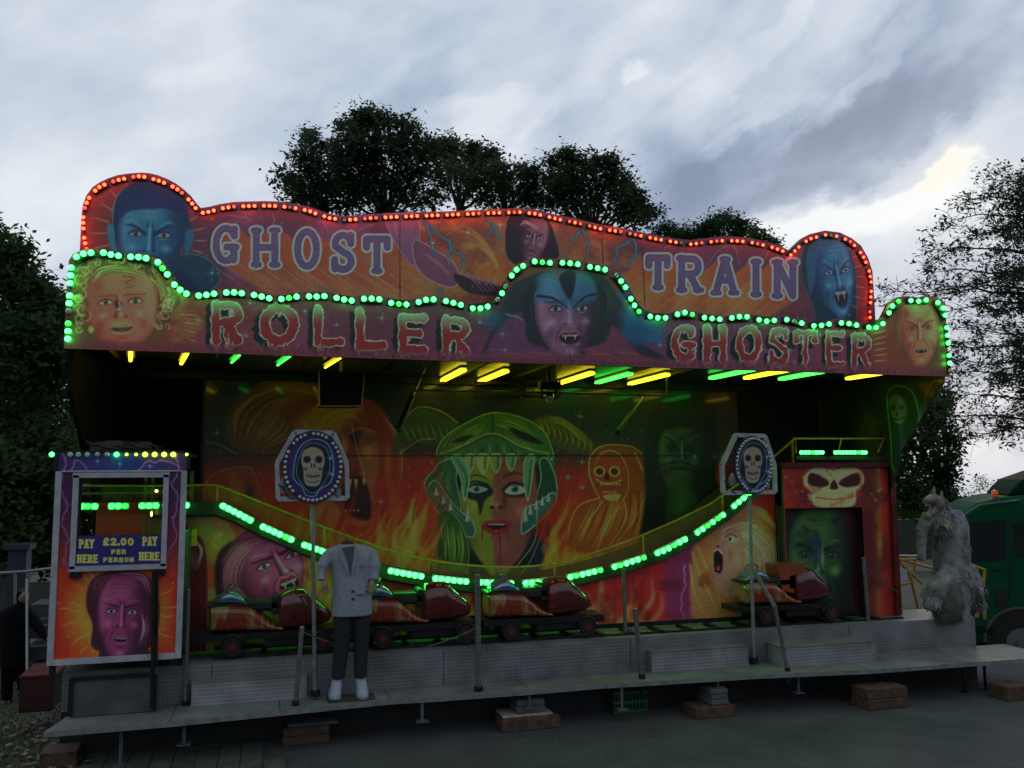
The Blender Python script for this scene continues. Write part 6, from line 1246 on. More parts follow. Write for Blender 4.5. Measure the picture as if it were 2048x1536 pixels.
UP(MB().loft([ws(1897,1243,30,.12,-.22),ws(1900,1200,28,.12,-.2),ws(1902,1165,18,.1,-.18)],16),'leg',M_hide,wf,smooth=True)
mb=MB();p=wp(1886,1050,-.26)
for j in range(4): mb.tube([p+[.02*j,0,0],p+[.02*j-.0,-.05,-.02],p+[.02*j+.01,-.07,-.08]],[.012,.010,.005],8)
mb.tube([wp(1895,1052,-.18),p+[.03,0,0]],[.04,.03],10);UP(mb,'clawed_hand',mat('bony_hand',(.5,.4,.2)),wf,smooth=True)
# ================================================================ PERSON, LEFT
YQ2=13.4
pe=thing('person',at(35,1408,Y=YQ2),'person in dark jacket and trousers reaching right, standing left behind the pay booth','person')
kp=YQ2*.97/F
def pp(px,py,dy=0): return at(px,py,Y=YQ2+dy)
def ps_(px,py,r,ry,dy=0): p=pp(px,py,dy);return (p[0],p[1],p[2],r*kp,ry)
mb=MB();mb.loft([ps_(30,1335,24,.13),ps_(30,1300,24,.14),ps_(29,1260,24,.14),ps_(30,1235,25,.14),ps_(32,1220,24,.12),ps_(37,1211,12,.09),ps_(41,1207,7,.06)],20)
mb.tube([pp(48,1222),pp(66,1240,-.1),pp(76,1254,-.15),pp(88,1270,-.2),pp(97,1277,-.25)],[.095,.085,.07,.055,.045],12).tube([pp(12,1225),pp(6,1260),pp(8,1292,-.05)],[.09,.075,.05],12)
mb.loft([ps_(13,1408,8.5,.07),ps_(14,1370,10,.08),ps_(18,1330,13,.1)],14).loft([ps_(46,1386,8,.07),ps_(44,1350,10,.08),ps_(40,1320,13,.1)],14)
mb.loft([ps_(42,1212,7,.055),ps_(44,1204,8,.07),ps_(45,1196,10,.085),ps_(45,1187,10,.09),ps_(44,1181,7,.06)],14)
body=UP(mb,'body',mat('dark_jacket_cloth',(.006,.007,.008),.9,var=.3,spec=.1),pe,smooth=True);remesh(body,.016,2)
M_face=mat('skin',(.3,.17,.13),.6,var=.15)
mb=MB().ball(pp(46.5,1194,-.012),.070,.085,.095,16,12);UP(mb,'head',M_face,pe,smooth=True)
mb=MB().ball(pp(46,1189,.012),.076,.09,.085,14,10);UP(mb,'hair',mat('brown_hair',(.06,.025,.015),.9),pe,smooth=True)
mb=MB();p=pp(98,1278,-.27);mb.ball(p,.035,.02,.04,10,8)
for j in range(4): mb.tube([p+[-.02+.013*j,0,-.02],p+[-.01+.016*j,-.02,-.075]],[.009,.007],6)
mb.tube([p+[.02,0,.0],p+[.05,-.02,-.02]],[.010,.007],6);UP(mb,'hand',M_face,pe,smooth=True)
for q in((13,1409),(46,1388)): UP(MB().loft([(pp(*q)[0],YQ2-.04,pp(*q)[2]-.0,.05,.13),(pp(*q)[0],YQ2-.03,pp(*q)[2]+.07,.045,.08)],12),'shoe',M_black,pe,smooth=True)
# ================================================================ CLUTTER LEFT
GL_=-1.13
t_=thing('metal_barrier_rail',at(0,1147,Y=14.3),'thin grey handrail behind the person at the far left','rail')
UP(MB().tube([at(-60,1150,Y=14.3),at(50,1143,Y=14.3),at(108,1136,Y=14.3)],.022,8).tube([at(30,1146,Y=14.3),at(31,1400,Y=14.3)],.02,8),'rail',M_alu,t_)
tag(MB().tube([at(53.5,1158,Y=12.6),at(54,1361,Y=12.6)],.014,8).build('white_pole',mat('white_paint',(.65,.66,.68),.5,var=.1)),'thin white upright pole in front of the person','pole')
t_=thing('grey_staircase',at(90,1340,Y=13),'grey stack of steps and panels between the person and the pay booth','steps')
M_pale=mat('pale_grey_panel',(.09,.093,.09),.7,var=.25,scale=5)
for i,(xa,ya,xb,yb) in enumerate([(60,1210,108,1205),(60,1250,108,1243),(60,1288,108,1282),(60,1320,108,1314)]):
    a,b=at(xa,ya,Y=13.9),at(xb+8,yb+32,Y=13.9);UP(MB().box((a[0],13.9-.12*i,b[2]+.02),(b[0],14.5,a[2])),'step',M_pale,t_)
a,b=at(58,1165,Y=14.6),at(112,1215,Y=14.6);UP(MB().box((a[0],14.6,b[2]),(b[0],14.65,a[2])),'panel',M_pale,t_)
t_=thing('blue_grey_column',at(30,1300,Y=15),'tall blue grey post behind the person','column')
a,b=at(16,1100,Y=15),at(48,1215,Y=15);UP(MB().box((a[0],15,-1.2),(b[0],15.3,a[2])),'shaft',mat('blue_grey',(.025,.04,.065),.6,var=.2),t_);UP(MB().box((a[0]-.05,14.95,a[2]),(b[0]+.05,15.35,a[2]+.08)),'cap',mat('blue_grey',(.025,.04,.065)),t_)
a,b=at(-20,1128,Y=15.4),at(17,1232,Y=15.4);t_=thing('grey_hoarding',(float(a[0]),15.4,0),'pale grey board at the far left edge','board');UP(MB().box((a[0],15.4,b[2]),(b[0],15.45,a[2])).bar((a[0],15.5,-1.2),(a[0],15.5,a[2]),.05).bar((b[0],15.5,-1.2),(b[0],15.5,a[2]),.05),'panel',mat('pale_grey_panel',(.09,.093,.09)),t_)
a,b=at(40,1357,Y=11.),at(106,1422,Y=11.);t_=thing('red_crate',((a[0]+b[0])/2,11,b[2]),'dark red box standing left of the walkway end','box')
UP(MB().box((a[0],11,b[2]),(b[0],11.6,a[2]),bev=.012),'body',mat('dark_red_panel',(.05,.006,.006),.5,var=.35,scale=4),t_);UP(MB().box((a[0]-.01,10.99,a[2]+.001),(b[0]+.01,11.61,a[2]+.025)),'lid',M_redp,t_)
# ================================================================ PACKING BLOCKS
def block(px0,py1,px1,h,label,Yb=None,d=.3,m=M_wood,layers=1,cat='timber block',name='timber_block',base=0.,yaw=0.):
    A,B=at(px0,py1,Z=base),at(px1,py1,Z=base);y=float((A[1]+B[1])/2) if Yb is None else Yb;t=thing(name,((A[0]+B[0])/2,y,base),label,cat,'packing blocks under the walkway')
    for q in range(layers):
        z0=base+h*q/layers;UP(MB().box((A[0]+.008*(q%2),y+.004*q,z0+.001),(B[0]-.006*(q%2),y+d,base+h*(q+1)/layers-.002),bev=.008),'timber' if m is M_wood else 'slab',m,t)
    return float(A[0]),float(B[0]),y,base+h
x_,X_,y_,z_=block(565,1489,660,.17,'brown timber packing block under the left part of the walkway',layers=2)
block(575,1452,677,.035,'flat grey board lying on the left timber packing block',Yb=y_+.02,m=M_conc,base=z_,name='packing_board',cat='board')
x_,X_,y_,z_=block(1000,1461,1127,.13,'brown timber packing block at the middle of the walkway')
block(1003,1436,1112,.035,'pale plank on the middle timber block',Yb=y_+.03,m=M_palewood,base=z_,name='packing_board',cat='plank')
block(1032,1427,1094,.14,'grey block stacked on the pale plank under the middle of the walkway',Yb=y_+.05,m=M_conc,base=z_+.036,name='concrete_block',cat='block',layers=2)
x_,X_,y_,z_=block(1385,1436,1480,.12,'flat brown timber block under the walkway, right of the green crate')
block(1424,1412,1464,.17,'small dark block stack on the flat brown timber block',Yb=y_+.05,m=M_conc,base=z_,name='concrete_block',cat='block',layers=3)
x_,X_,y_,z_=block(1728,1419,1828,.24,'tall timber packing stack at the right end of the walkway',layers=2)
block(2010,1402,2075,.17,'brown timber block at the right picture edge by the lorry wheel')
block(80,1536,150,.14,'brown timber block on the grass at the bottom left')
# green crate
a,b=at(1228,1430,Z=0),at(1305,1430,Z=0);cr=thing('green_crate',((a[0]+b[0])/2,a[1],0),'green slatted plastic crate in the shadow under the walkway','crate')
M_gcr=mat('green_plastic',(.02,.13,.05),.45,var=.2);mb=MB();y=float(a[1]);w=b[0]-a[0];hh=.24
for z in(.01,.11,.215): mb.box((a[0],y,z),(b[0],y+.012,z+.03)).box((a[0],y+.28,z),(b[0],y+.292,z+.03)).box((a[0],y+.013,z),(a[0]+.012,y+.279,z+.03)).box((b[0]-.012,y+.013,z),(b[0],y+.279,z+.03))
for q in range(10): mb.box((a[0]+.01+q*(w-.02)/9-.006,y+.002,.012),(a[0]+.01+q*(w-.02)/9+.006,y+.010,.235))
mb.box((a[0]+.01,y+.013,.012),(b[0]-.01,y+.278,.022));UP(mb,'body',M_gcr,cr)
# ================================================================ YELLOW BARRIER, right
yb_=thing('yellow_barrier',at(1790,1230,Y=10.9),'yellow tubular barrier behind the beast figure','barrier')
def yb(px,py,Y=10.9): return at(px,py,Y=Y)
mb=MB()
for P in([(1795,1115),(1803,1235)],[(1798,1120),(1820,1150),(1840,1232)],[(1795,1117),(1860,1135)],[(1795,1120),(1845,1168)],[(1830,1118),(1828,1145)],[(1790,1120),(1832,1118)],[(1800,1170),(1822,1165)],[(1930,1125),(1970,1140)],[(1970,1140),(1966,1175)],[(1952,1132),(1962,1172),(1970,1238)],[(1958,1210),(1953,1235)],[(1941,1128),(1950,1170)],[(1860,1135),(1932,1127)]): mb.tube([yb(*p) for p in P],.02,8)
UP(mb,'frame',M_yel,yb_);UP(MB().tube([yb(1780,1112,11.5),yb(1850,1112,11.5)],.02,6),'rear_rail',M_alu,yb_)
a,b=yb(1796,1138),yb(1812,1160);tag(MB().box((a[0],10.87,b[2]),(b[0],10.875,a[2])).build('paper_notice',mat('white_paper',(.5,.52,.6),.7,var=.1)),'small white paper notice on the yellow barrier','notice')
# ================================================================ LORRY
YT=13.2
Q0=at(1914,1300,Y=YT);nd=np.array([Q0[0],Q0[1],0.]);nd/=np.linalg.norm(nd);nd=np.array([math.sin(math.radians(33)),math.cos(math.radians(33)),0.]);td=np.array([nd[1],-nd[0],0.])
lo_=thing('green_lorry',at(2046,1345,Y=YT),'green lorry cab with an orange roof beacon parked at the right edge','lorry')
def tp(px,py,dn=0.):
    d=ray(px,py);t=((Q0+nd*dn-CAM)@nd)/(d@nd);return CAM+d*t
def tex(mb,pts,d0,d1,off=0.):
    P=[tp(*p)+nd*0 for p in pts];n=len(P);V=[p+nd*d0 for p in P]+[p+nd*d1 for p in P]
    return mb.add(V,[tuple(range(n)),tuple(range(2*n-1,n-1,-1))]+[(i,i+n,(i+1)%n+n,(i+1)%n) for i in range(n)])
M_lg=mat('lorry_green',(.007,.075,.033),.75,var=.2,scale=2,spec=.06);M_lg2=mat('lorry_dark_green',(.005,.03,.015),.8,var=.2,spec=.05);M_win=mat('dark_window',(.012,.016,.018),.12,var=0,coat=.2)
prof=[(1918,1215),(1912,1150),(1914,1090),(1919,1045),(1930,1022),(1960,1006),(2010,994),(2120,985),(2420,985),(2420,1300),(2120,1300),(2000,1300),(1930,1290)]
cab=UP(tex(MB(),prof,0,2.4),'cab',M_lg,lo_,fix=True);md=cab.modifiers.new('b','BEVEL');md.width=.2;md.segments=5;md.limit_method='ANGLE';md.angle_limit=.5
UP(tex(MB(),[(1926,1055),(1932,1045),(2010,1040),(2012,1118),(1930,1124)],-.012,.01),'window',M_win,lo_,fix=True)
UP(tex(MB(),[(2028,1046),(2110,1042),(2110,1110),(2030,1114)],-.012,.01),'window',M_win,lo_,fix=True)
df=UP(tex(MB(),[(2022,992),(2036,975),(2052,960),(2110,940),(2300,930),(2300,986)],.25,2.1),'roof_deflector',M_lg2,lo_,fix=True);md=df.modifiers.new('b','BEVEL');md.width=.05;md.segments=3
UP(MB().tube([tp(*p)-nd*.02 for p in[(1924,1032),(1960,1010),(2040,1000)]],.022,8),'roof_rail',mat('lorry_pale_trim',(.07,.15,.11),.5),lo_)
b=tp(2000,992)+nd*.4;UP(MB().tube([b-[0,0,.03],b+[0,0,.07]],.055,14).ball(b+[0,0,.07],.055,.055,.03,14,6),'beacon',mat('orange_beacon',(.6,.1,.02),.3,emit=(1,.15,.02),estr=.12,var=0),lo_,smooth=True)
c=tp(2046,1287);r=.54
for dn in(-.03,1.95):
    w=UP(MB().tube([c+nd*dn,c+nd*(dn+.3)],r*.92,28),'wheel',M_rubber,lo_)
    MB().tube([c+nd*(dn-.02),c+nd*(dn+.02)],r*.5,20).tube([c+nd*(dn-.06),c+nd*dn],r*.2,14).build('rim',M_steel,parent=w)
cir=lambda rr,a:c+td*rr*math.cos(math.radians(a))+np.array([0,0,rr*math.sin(math.radians(a))])
UP(MB().tube([cir(r*1.12,a)-nd*.03 for a in range(0,181,12)],.03,8),'wheel_arch',mat('muddy_arch',(.07,.06,.04),.8),lo_)
P=[cir(r*1.08,a) for a in range(0,181,15)]+[c-td*r*1.08-[0,0,.12],c+td*r*1.08-[0,0,.12]];n_=len(P)
UP(MB().add([p-nd*.012 for p in P]+[p+nd*.01 for p in P],[tuple(range(n_)),tuple(range(2*n_-1,n_-1,-1))]),'arch_liner',M_black,lo_,fix=True)
UP(tex(MB(),[(1992,1180),(2014,1178),(2014,1210),(1992,1212)],-.015,.01),'step_recess',M_black,lo_,fix=True)

UP(MB().tube([tp(2020,1035)-nd*.004,tp(2021,1130)-nd*.004,tp(2018,1200)-nd*.004],.008,6),'door_seam',M_black,lo_);UP(MB().bar(tp(1985,1140)-nd*.02,tp(2006,1138)-nd*.02,.03,.02),'door_handle',M_black,lo_)
UP(MB().bar(tp(1922,1255)-nd*.01,tp(1990,1262)-nd*.01,.03,.14),'sill_panel',M_lg2,lo_);UP(MB().tube([tp(1935,1230)-nd*.02,tp(1935,1230)+nd*.02],.07,14),'marker_lamp',mat('dull_lamp_lens',(.25,.2,.15),.3),lo_)

c2=tp(2420,1287)-td*.2
for dn in(-.03,1.95):
    w=UP(MB().tube([c2+nd*dn,c2+nd*(dn+.3)],r*.92,28),'wheel',M_rubber,lo_);MB().tube([c2+nd*(dn-.02),c2+nd*(dn+.02)],r*.5,20).build('rim',M_steel,parent=w)
# ================================================================ GROUND
def gz(x,y):
    z=0.
    if y>9.9: z-=min(y-9.9,3.4)*(.10+.05*min(max((x+3)/12,0),1))
    if y>15: z-=(y-15)*.05
    return z
def ground_mesh(name,xs,ys,m,dz=0.,mask=None,**k):
    mb=MB();nx=len(xs);V=[(x,y,gz(x,y)+dz) for y in ys for x in xs];Fs=[]
    for j in range(len(ys)-1):
        for i in range(nx-1):
            c=((xs[i]+xs[i+1])/2,(ys[j]+ys[j+1])/2)
            if mask is None or mask(*c): Fs.append((j*nx+i,j*nx+i+1,(j+1)*nx+i+1,(j+1)*nx+i))
    return mb.add(V,Fs).build(name,m,smooth=True,**k)
def asphalt_mat():
    m,t,b=nodes('asphalt');n=t.nodes;l=t.links;tc=n.new('ShaderNodeTexCoord')
    a=n.new('ShaderNodeTexNoise');a.inputs['Scale'].default_value=140;a.inputs['Detail'].default_value=3;c=n.new('ShaderNodeTexNoise');c.inputs['Scale'].default_value=1.3;c.inputs['Detail'].default_value=9;c.inputs['Roughness'].default_value=.65
    l.new(tc.outputs['Object'],a.inputs['Vector']);l.new(tc.outputs['Object'],c.inputs['Vector'])
    r=n.new('ShaderNodeValToRGB');r.color_ramp.elements[0].position=.3;r.color_ramp.elements[0].color=(.055,.06,.063,1);r.color_ramp.elements[1].position=.75;r.color_ramp.elements[1].color=(.105,.11,.113,1);l.new(a.outputs['Fac'],r.inputs['Fac'])
    r2=n.new('ShaderNodeValToRGB');r2.color_ramp.elements[0].position=.35;r2.color_ramp.elements[0].color=(.55,.56,.57,1);r2.color_ramp.elements[1].position=.7;r2.color_ramp.elements[1].color=(1.15,1.15,1.15,1);l.new(c.outputs['Fac'],r2.inputs['Fac'])
    mx=n.new('ShaderNodeMix');mx.data_type='RGBA';mx.blend_type='MULTIPLY';mx.inputs['Factor'].default_value=1;l.new(r.outputs['Color'],mx.inputs['A']);l.new(r2.outputs['Color'],mx.inputs['B']);l.new(mx.outputs['Result'],b.inputs['Base Color'])
    bp=n.new('ShaderNodeBump');bp.inputs['Strength'].default_value=.6;bp.inputs['Distance'].default_value=.006;l.new(a.outputs['Fac'],bp.inputs['Height']);l.new(bp.outputs[0],b.inputs['Normal']);b.inputs['Roughness'].default_value=.85
    return m
def geo(a,b,n): return [a+(b-a)*(k/n)**2.2 for k in range(n+1)]
ys=[-12,-4,2,5,7,8,9,9.6]+[9.9+.4*k for k in range(14)]+[16,20,30,50,100,250,700,2500]
xs=[-2500,-600,-150,-50,-20,-10,-6,-4,-3,-2]+list(range(-1,14))+[16,20,30,60,160,600,2500]
ground_mesh('ground',xs,ys,asphalt_mat(),kind='structure')
M_soil=mat('grass_earth',(.035,.05,.022),.95,col2=(.05,.042,.028),scale=2.2,bump=.6)
edge=interp([(4,-1.9),(7.5,-1.75),(8.6,-1.62),(9.4,-1.75),(9.9,-1.9),(12,-2.2),(16,-2.6)])
gx=[-80,-40,-20,-12,-8,-6,-5,-4.4,-4,-3.6,-3.3,-3,-2.8,-2.6,-2.4,-2.2,-2.05,-1.9,-1.8,-1.7,-1.6]
gy=[-6,0,4,6,7,7.5,8,8.4,8.8,9.1,9.4,9.6,9.9,10.3,10.7,11.2,11.8,12.4,13,13.6,14.4,16,20,30,60]
ground_mesh('grass_verge',gx,gy,M_soil,.006,mask=lambda x,y:x<edge(y)-.02,kind='structure')
ground_mesh('field',[6,9,12,20,40,90,200],[17,20,26,40,70,120,300,900],mat('far_field',(.03,.045,.022),.95),.03,kind='structure')
# paving slabs
mb=MB();R=RS(3)
for i in range(-2,12):
    for j in range(0,12):
        x0=-1.62+i*.205;y0=6.4+j*.31
        lim=float(np.interp(y0,[6.4,8.4,9.2,10.2],[1.2,.42,.02,-.6]))
        if x0+.2<lim and x0>-1.66: 
            z=.004+R.uniform(0,.003);mb.box((x0+.004,y0+.004,z),(x0+.2,y0+.305,z+.012))
mb.build('paving',mat('paving_slab',(.075,.085,.07),.85,var=.35,scale=5,bump=.4,bscale=50),kind='structure')
# grass tufts and fallen leaves
R=RS(8);V=[];Fs=[]
for i in range(9000):
    y=R.uniform(7.6,14.5);x=edge(y)-abs(R.normal(0,1.6))-.02;o=len(V);z=gz(x,y)+.005;a=R.uniform(0,6.28);w=.006;h=R.uniform(.02,.06);dx,dy=math.cos(a)*w,math.sin(a)*w;lx,ly=R.normal(0,.02,2)
    V+=[(x-dx,y-dy,z),(x+dx,y+dy,z),(x+lx,y+ly,z+h)];Fs.append((o,o+1,o+2))
MB().add(V,Fs).build('grass',mat('grass_blade',(.035,.06,.02),.8,var=.5,scale=3),kind='stuff')
V=[];Fs=[]
for i in range(260):
    y=R.uniform(7.8,11.5);x=edge(y)-abs(R.normal(0,.7))+.15;o=len(V);z=gz(x,y)+.03;a=R.uniform(0,6.28);s=R.uniform(.02,.045)
    P=[(math.cos(a+q*1.2566)*s*(1 if q%2==0 else .75),math.sin(a+q*1.2566)*s) for q in range(5)];V+=[(x+p[0],y+p[1],z+R.uniform(0,.02)) for p in P];Fs.append(tuple(range(o,o+5)))
MB().add(V,Fs).build('fallen_leaves',mat('dead_leaf',(.22,.17,.1),.8,var=.5,scale=4),kind='stuff')
V=[];Fs=[]
for i in range(70):
    x=R.uniform(-.5,8);y=R.uniform(7.3,8.8);o=len(V);s=R.uniform(.006,.016);a=R.uniform(0,6.28)
    V+=[(x+math.cos(a+q*1.57)*s,y+math.sin(a+q*1.57)*s,.006+.004*(q%2)) for q in range(4)];Fs.append((o,o+1,o+2,o+3))
MB().add(V,Fs).build('litter',mat('pale_litter',(.2,.19,.17),.8),kind='stuff')
# ================================================================ TREES
def leafmat(name,c1,c2):
    m,t,b=nodes(name);n=t.nodes;l=t.links;tc=n.new('ShaderNodeTexCoord');nz=n.new('ShaderNodeTexNoise');nz.inputs['Scale'].default_value=.9;nz.inputs['Detail'].default_value=5;l.new(tc.outputs['Object'],nz.inputs['Vector'])
    r=n.new('ShaderNodeValToRGB');r.color_ramp.elements[0].position=.35;r.color_ramp.elements[0].color=(*c1,1);r.color_ramp.elements[1].position=.65;r.color_ramp.elements[1].color=(*c2,1);l.new(nz.outputs['Fac'],r.inputs['Fac']);l.new(r.outputs['Color'],b.inputs['Base Color']);b.inputs['Roughness'].default_value=.9;b.inputs['Specular IOR Level'].default_value=.1
    tr=n.new('ShaderNodeBsdfTranslucent');l.new(r.outputs['Color'],tr.inputs['Color']);ms=n.new('ShaderNodeMixShader');ms.inputs[0].default_value=.4;o=[q for q in n if q.type=='OUTPUT_MATERIAL'][0];l.new(b.outputs[0],ms.inputs[1]);l.new(tr.outputs[0],ms.inputs[2]);l.new(ms.outputs[0],o.inputs[0]);return m
M_leaf1=leafmat('maple_leaf',(.045,.075,.04),(.085,.12,.06));M_leaf2=leafmat('paler_leaf',(.065,.10,.045),(.10,.13,.06));M_leaf3=leafmat('dark_leaf',(.028,.065,.025),(.06,.105,.035));M_leaf4=leafmat('ash_leaf',(.035,.055,.03),(.055,.08,.04))
M_bark=mat('bark',(.055,.05,.04),.9,var=.4,bump=.8,bscale=14)
def leaves(C,rad,per,size,seed,flat=.8,asp=.6):
    """C: cluster centres (n,3); returns verts, faces arrays of leaf shaped quads"""
    R=RS(seed);n=len(C)*per;c=np.repeat(C,per,0)+R.normal(0,1,(n,3))*np.repeat(rad if np.ndim(rad) else np.full(len(C),rad),per)[:,None]*np.array([1,1,flat])*.55
    nn=R.normal(0,.55,(n,3))+np.array([0,-.35,1.]);a=R.normal(0,1,(n,3));a-=nn*((a*nn).sum(1)/(nn*nn).sum(1))[:,None];a/=np.linalg.norm(a,axis=1)[:,None];b=np.cross(a,nn);b/=np.linalg.norm(b,axis=1)[:,None]+1e-9
    s=(size*R.uniform(.6,1.3,n))[:,None];V=np.stack([c-a*s*.5,c+b*s*asp*.5-a*s*.05,c+a*s*.55,c-b*s*asp*.5-a*s*.05],1).reshape(-1,3);return V
def quadmesh(name,V,m,parent):
    n=len(V)//4;me=bpy.data.meshes.new(name);me.vertices.add(len(V));me.vertices.foreach_set('co',V.astype(np.float32).ravel());me.loops.add(len(V));me.loops.foreach_set('vertex_index',np.arange(len(V),dtype=np.int32))
    me.polygons.add(n);me.polygons.foreach_set('loop_start',np.arange(n,dtype=np.int32)*4);me.polygons.foreach_set('loop_total',np.full(n,4,np.int32));me.update();me.materials.append(m)
    o=bpy.data.objects.new(name,me);COL.objects.link(o);rel(o,parent);return o
def tree(blobs,Y,label,m,seed,trunk,size=.24,dens=1.,per=24,rad=.42,depth=1.8,name='tree',group=None,trad=.28,inner=.35):
    R=RS(seed);Cs=[];cen=[]
    for px,py,r in blobs:
        c=at(px,py,Y=Y+R.uniform(-1,1)*depth);w=r*c[1]*.97/F;cen.append((c,w));n=int(dens*40*(w/.9)**2)+3
        for _ in range(n):
            d=R.normal(0,1,3);d/=np.linalg.norm(d);q=w*(R.uniform(inner,1.0)**.6)*(1+.22*(R.rand()<.12));Cs.append(c+d*q*np.array([1,.9,.92]))
        for _ in range(5):
            a=R.uniform(.1,3.0);e=c+np.array([math.cos(a),R.normal(0,.3),math.sin(a)])*w*R.uniform(1.05,1.3)
            for q in range(3): Cs.append(c+(e-c)*(.8+.1*q)+R.normal(0,.08,3))
    Cs=np.array(Cs);x,y=float(at(trunk,900,Y=Y)[0]),Y;root=thing(name,(x,y,gz(x,y)),label,'tree',group)
    rr=rad*R.uniform(.4,1.1,len(Cs));quadmesh('crown',leaves(Cs,rr,per,size,seed+1),m,root)
    mb=MB();b=np.array([x,y,gz(x,y)-.1]);top=min(c[2] for c,w in cen);mid=np.array([x,y,max(top-.3,b[2]+1.8)]);mb.tube([b,b+(mid-b)*.5+[.06,0,0],mid],[trad,trad*.8,trad*.62],12)
    for c,w in cen:
        k=mid+(c-mid)*.5+[0,0,-.25];mb.tube([mid-[0,0,.2],k,c,c+(c-mid)*.12],[trad*.3,trad*.18,trad*.08,.015],7)
    UP(mb,'trunk',M_bark,root,smooth=True);return root
tree([(600,370,38),(612,330,26),(632,300,22),(655,345,30),(585,385,22),(640,380,36),(690,395,40),(605,400,30),(622,278,12)],31,'dark broadleaf tree behind the ride, leftmost of the row, with a thin leaning crown',M_leaf1,11,640,.17,1.25,name='broadleaf_tree',group='trees behind the ride')
tree([(725,290,48),(705,265,26),(735,248,16),(760,262,30),(795,262,28),(810,300,40),(770,330,60),(720,350,50),(700,310,36),(830,330,36),(850,300,26),(840,380,50),(770,400,60),(690,390,40),(728,235,9)],30,'tallest dark broadleaf tree, rising above the words on the upper signboard',M_leaf1,12,770,.17,1.35,name='broadleaf_tree',group='trees behind the ride')
tree([(888,320,34),(920,330,36),(880,300,14),(945,350,34),(900,370,50),(960,385,46),(905,295,10),(948,300,8),(950,318,12)],33,'paler green broadleaf tree in the middle of the row behind the ride',M_leaf2,13,920,.17,1.1,name='broadleaf_tree',group='trees behind the ride')
tree([(990,340,26),(985,312,9),(1010,355,30),(1030,380,34),(1000,395,40),(1063,372,18),(1065,350,9),(1060,400,24),(1045,352,12),(1080,410,24)],31,'small dark broadleaf tree with a narrow crown left of the centre gap',M_leaf1,14,1015,.17,1.15,name='broadleaf_tree',group='trees behind the ride')
tree([(1140,345,32),(1138,318,14),(1115,330,16),(1130,380,40),(1165,350,30),(1180,385,46),(1210,350,28),(1195,335,12),(1220,328,10),(1235,370,30),(1250,400,36),(1228,410,46),(1280,425,26),(1300,432,16),(1270,400,18),(1110,395,26),(1145,420,40),(1262,440,30),(1100,370,14)],30,'broad rounded tree behind the centre of the ride, sloping down to the right',M_leaf1,15,1190,.17,1.2,name='broadleaf_tree',group='trees behind the ride')
tree([(1440,460,22),(1450,443,8),(1420,465,20),(1400,475,20),(1475,462,22),(1500,470,20),(1520,485,18),(1545,495,12),(1470,485,34),(1430,490,30),(1350,472,16),(1325,468,12),(1380,482,18),(1360,490,26)],30,'low tree top showing above the second word of the upper signboard',M_leaf3,16,1450,.15,1.3,name='broadleaf_tree',group='trees behind the ride')
tree([(0,530,44),(-5,480,16),(28,562,28),(52,610,36),(12,630,70),(86,655,36),(108,690,30),(70,570,9),(20,510,12),(98,610,9),(50,690,70),(0,720,90),(100,740,50),(30,800,90),(90,830,66),(125,700,20),(105,615,12)],19,'dark dense tree at the left edge reaching above the green lamps',M_leaf3,17,40,.14,3.,rad=.36,trad=.2)
tree([(20,900,90),(95,900,60),(60,980,80),(0,1010,90),(105,1000,50),(40,1070,70),(110,1080,40),(90,1110,30),(-20,1100,60),(-120,1080,80),(-220,1100,90),(-110,960,70),(150,1000,50),(190,1010,50),(235,1010,50),(170,950,50),(220,960,50),(280,1000,40)],17.5,'low dark leafy shrub mass behind the pay booth and the person',M_leaf3,18,30,.13,4.,rad=.34,trad=.1,name='large_shrub')
tree([(1850,820,36),(1880,812,22),(1870,860,46),(1895,900,30),(1840,890,50),(1885,950,36),(1850,960,50),(1800,960,60),(1815,1000,44),(1880,1000,26),(1905,1000,14),(1900,1040,10),(1830,1010,30),(1890,800,12),(1790,880,40),(1760,940,40)],22,'dark bushy tree behind the gate tower, in front of the pale sky',M_leaf3,19,1893,.14,2.6,rad=.36,trad=.20)
tree([(1960,985,22),(1945,1000,18),(1985,1000,18),(1965,968,10),(1998,985,9),(1930,1010,16),(2010,1010,14)],40,'thin twiggy bush on the skyline left of the lorry beacon',M_leaf4,20,1962,.11,.55,per=9,rad=.5,trad=.08,name='skyline_bush')
tree([(1800+24*k,1045+(k%3)*4,24) for k in range(12)],36,'long dark hedge on the far side of the field behind the lorry',M_leaf3,21,1930,.2,1.6,name='hedge',trad=.05,depth=.5)
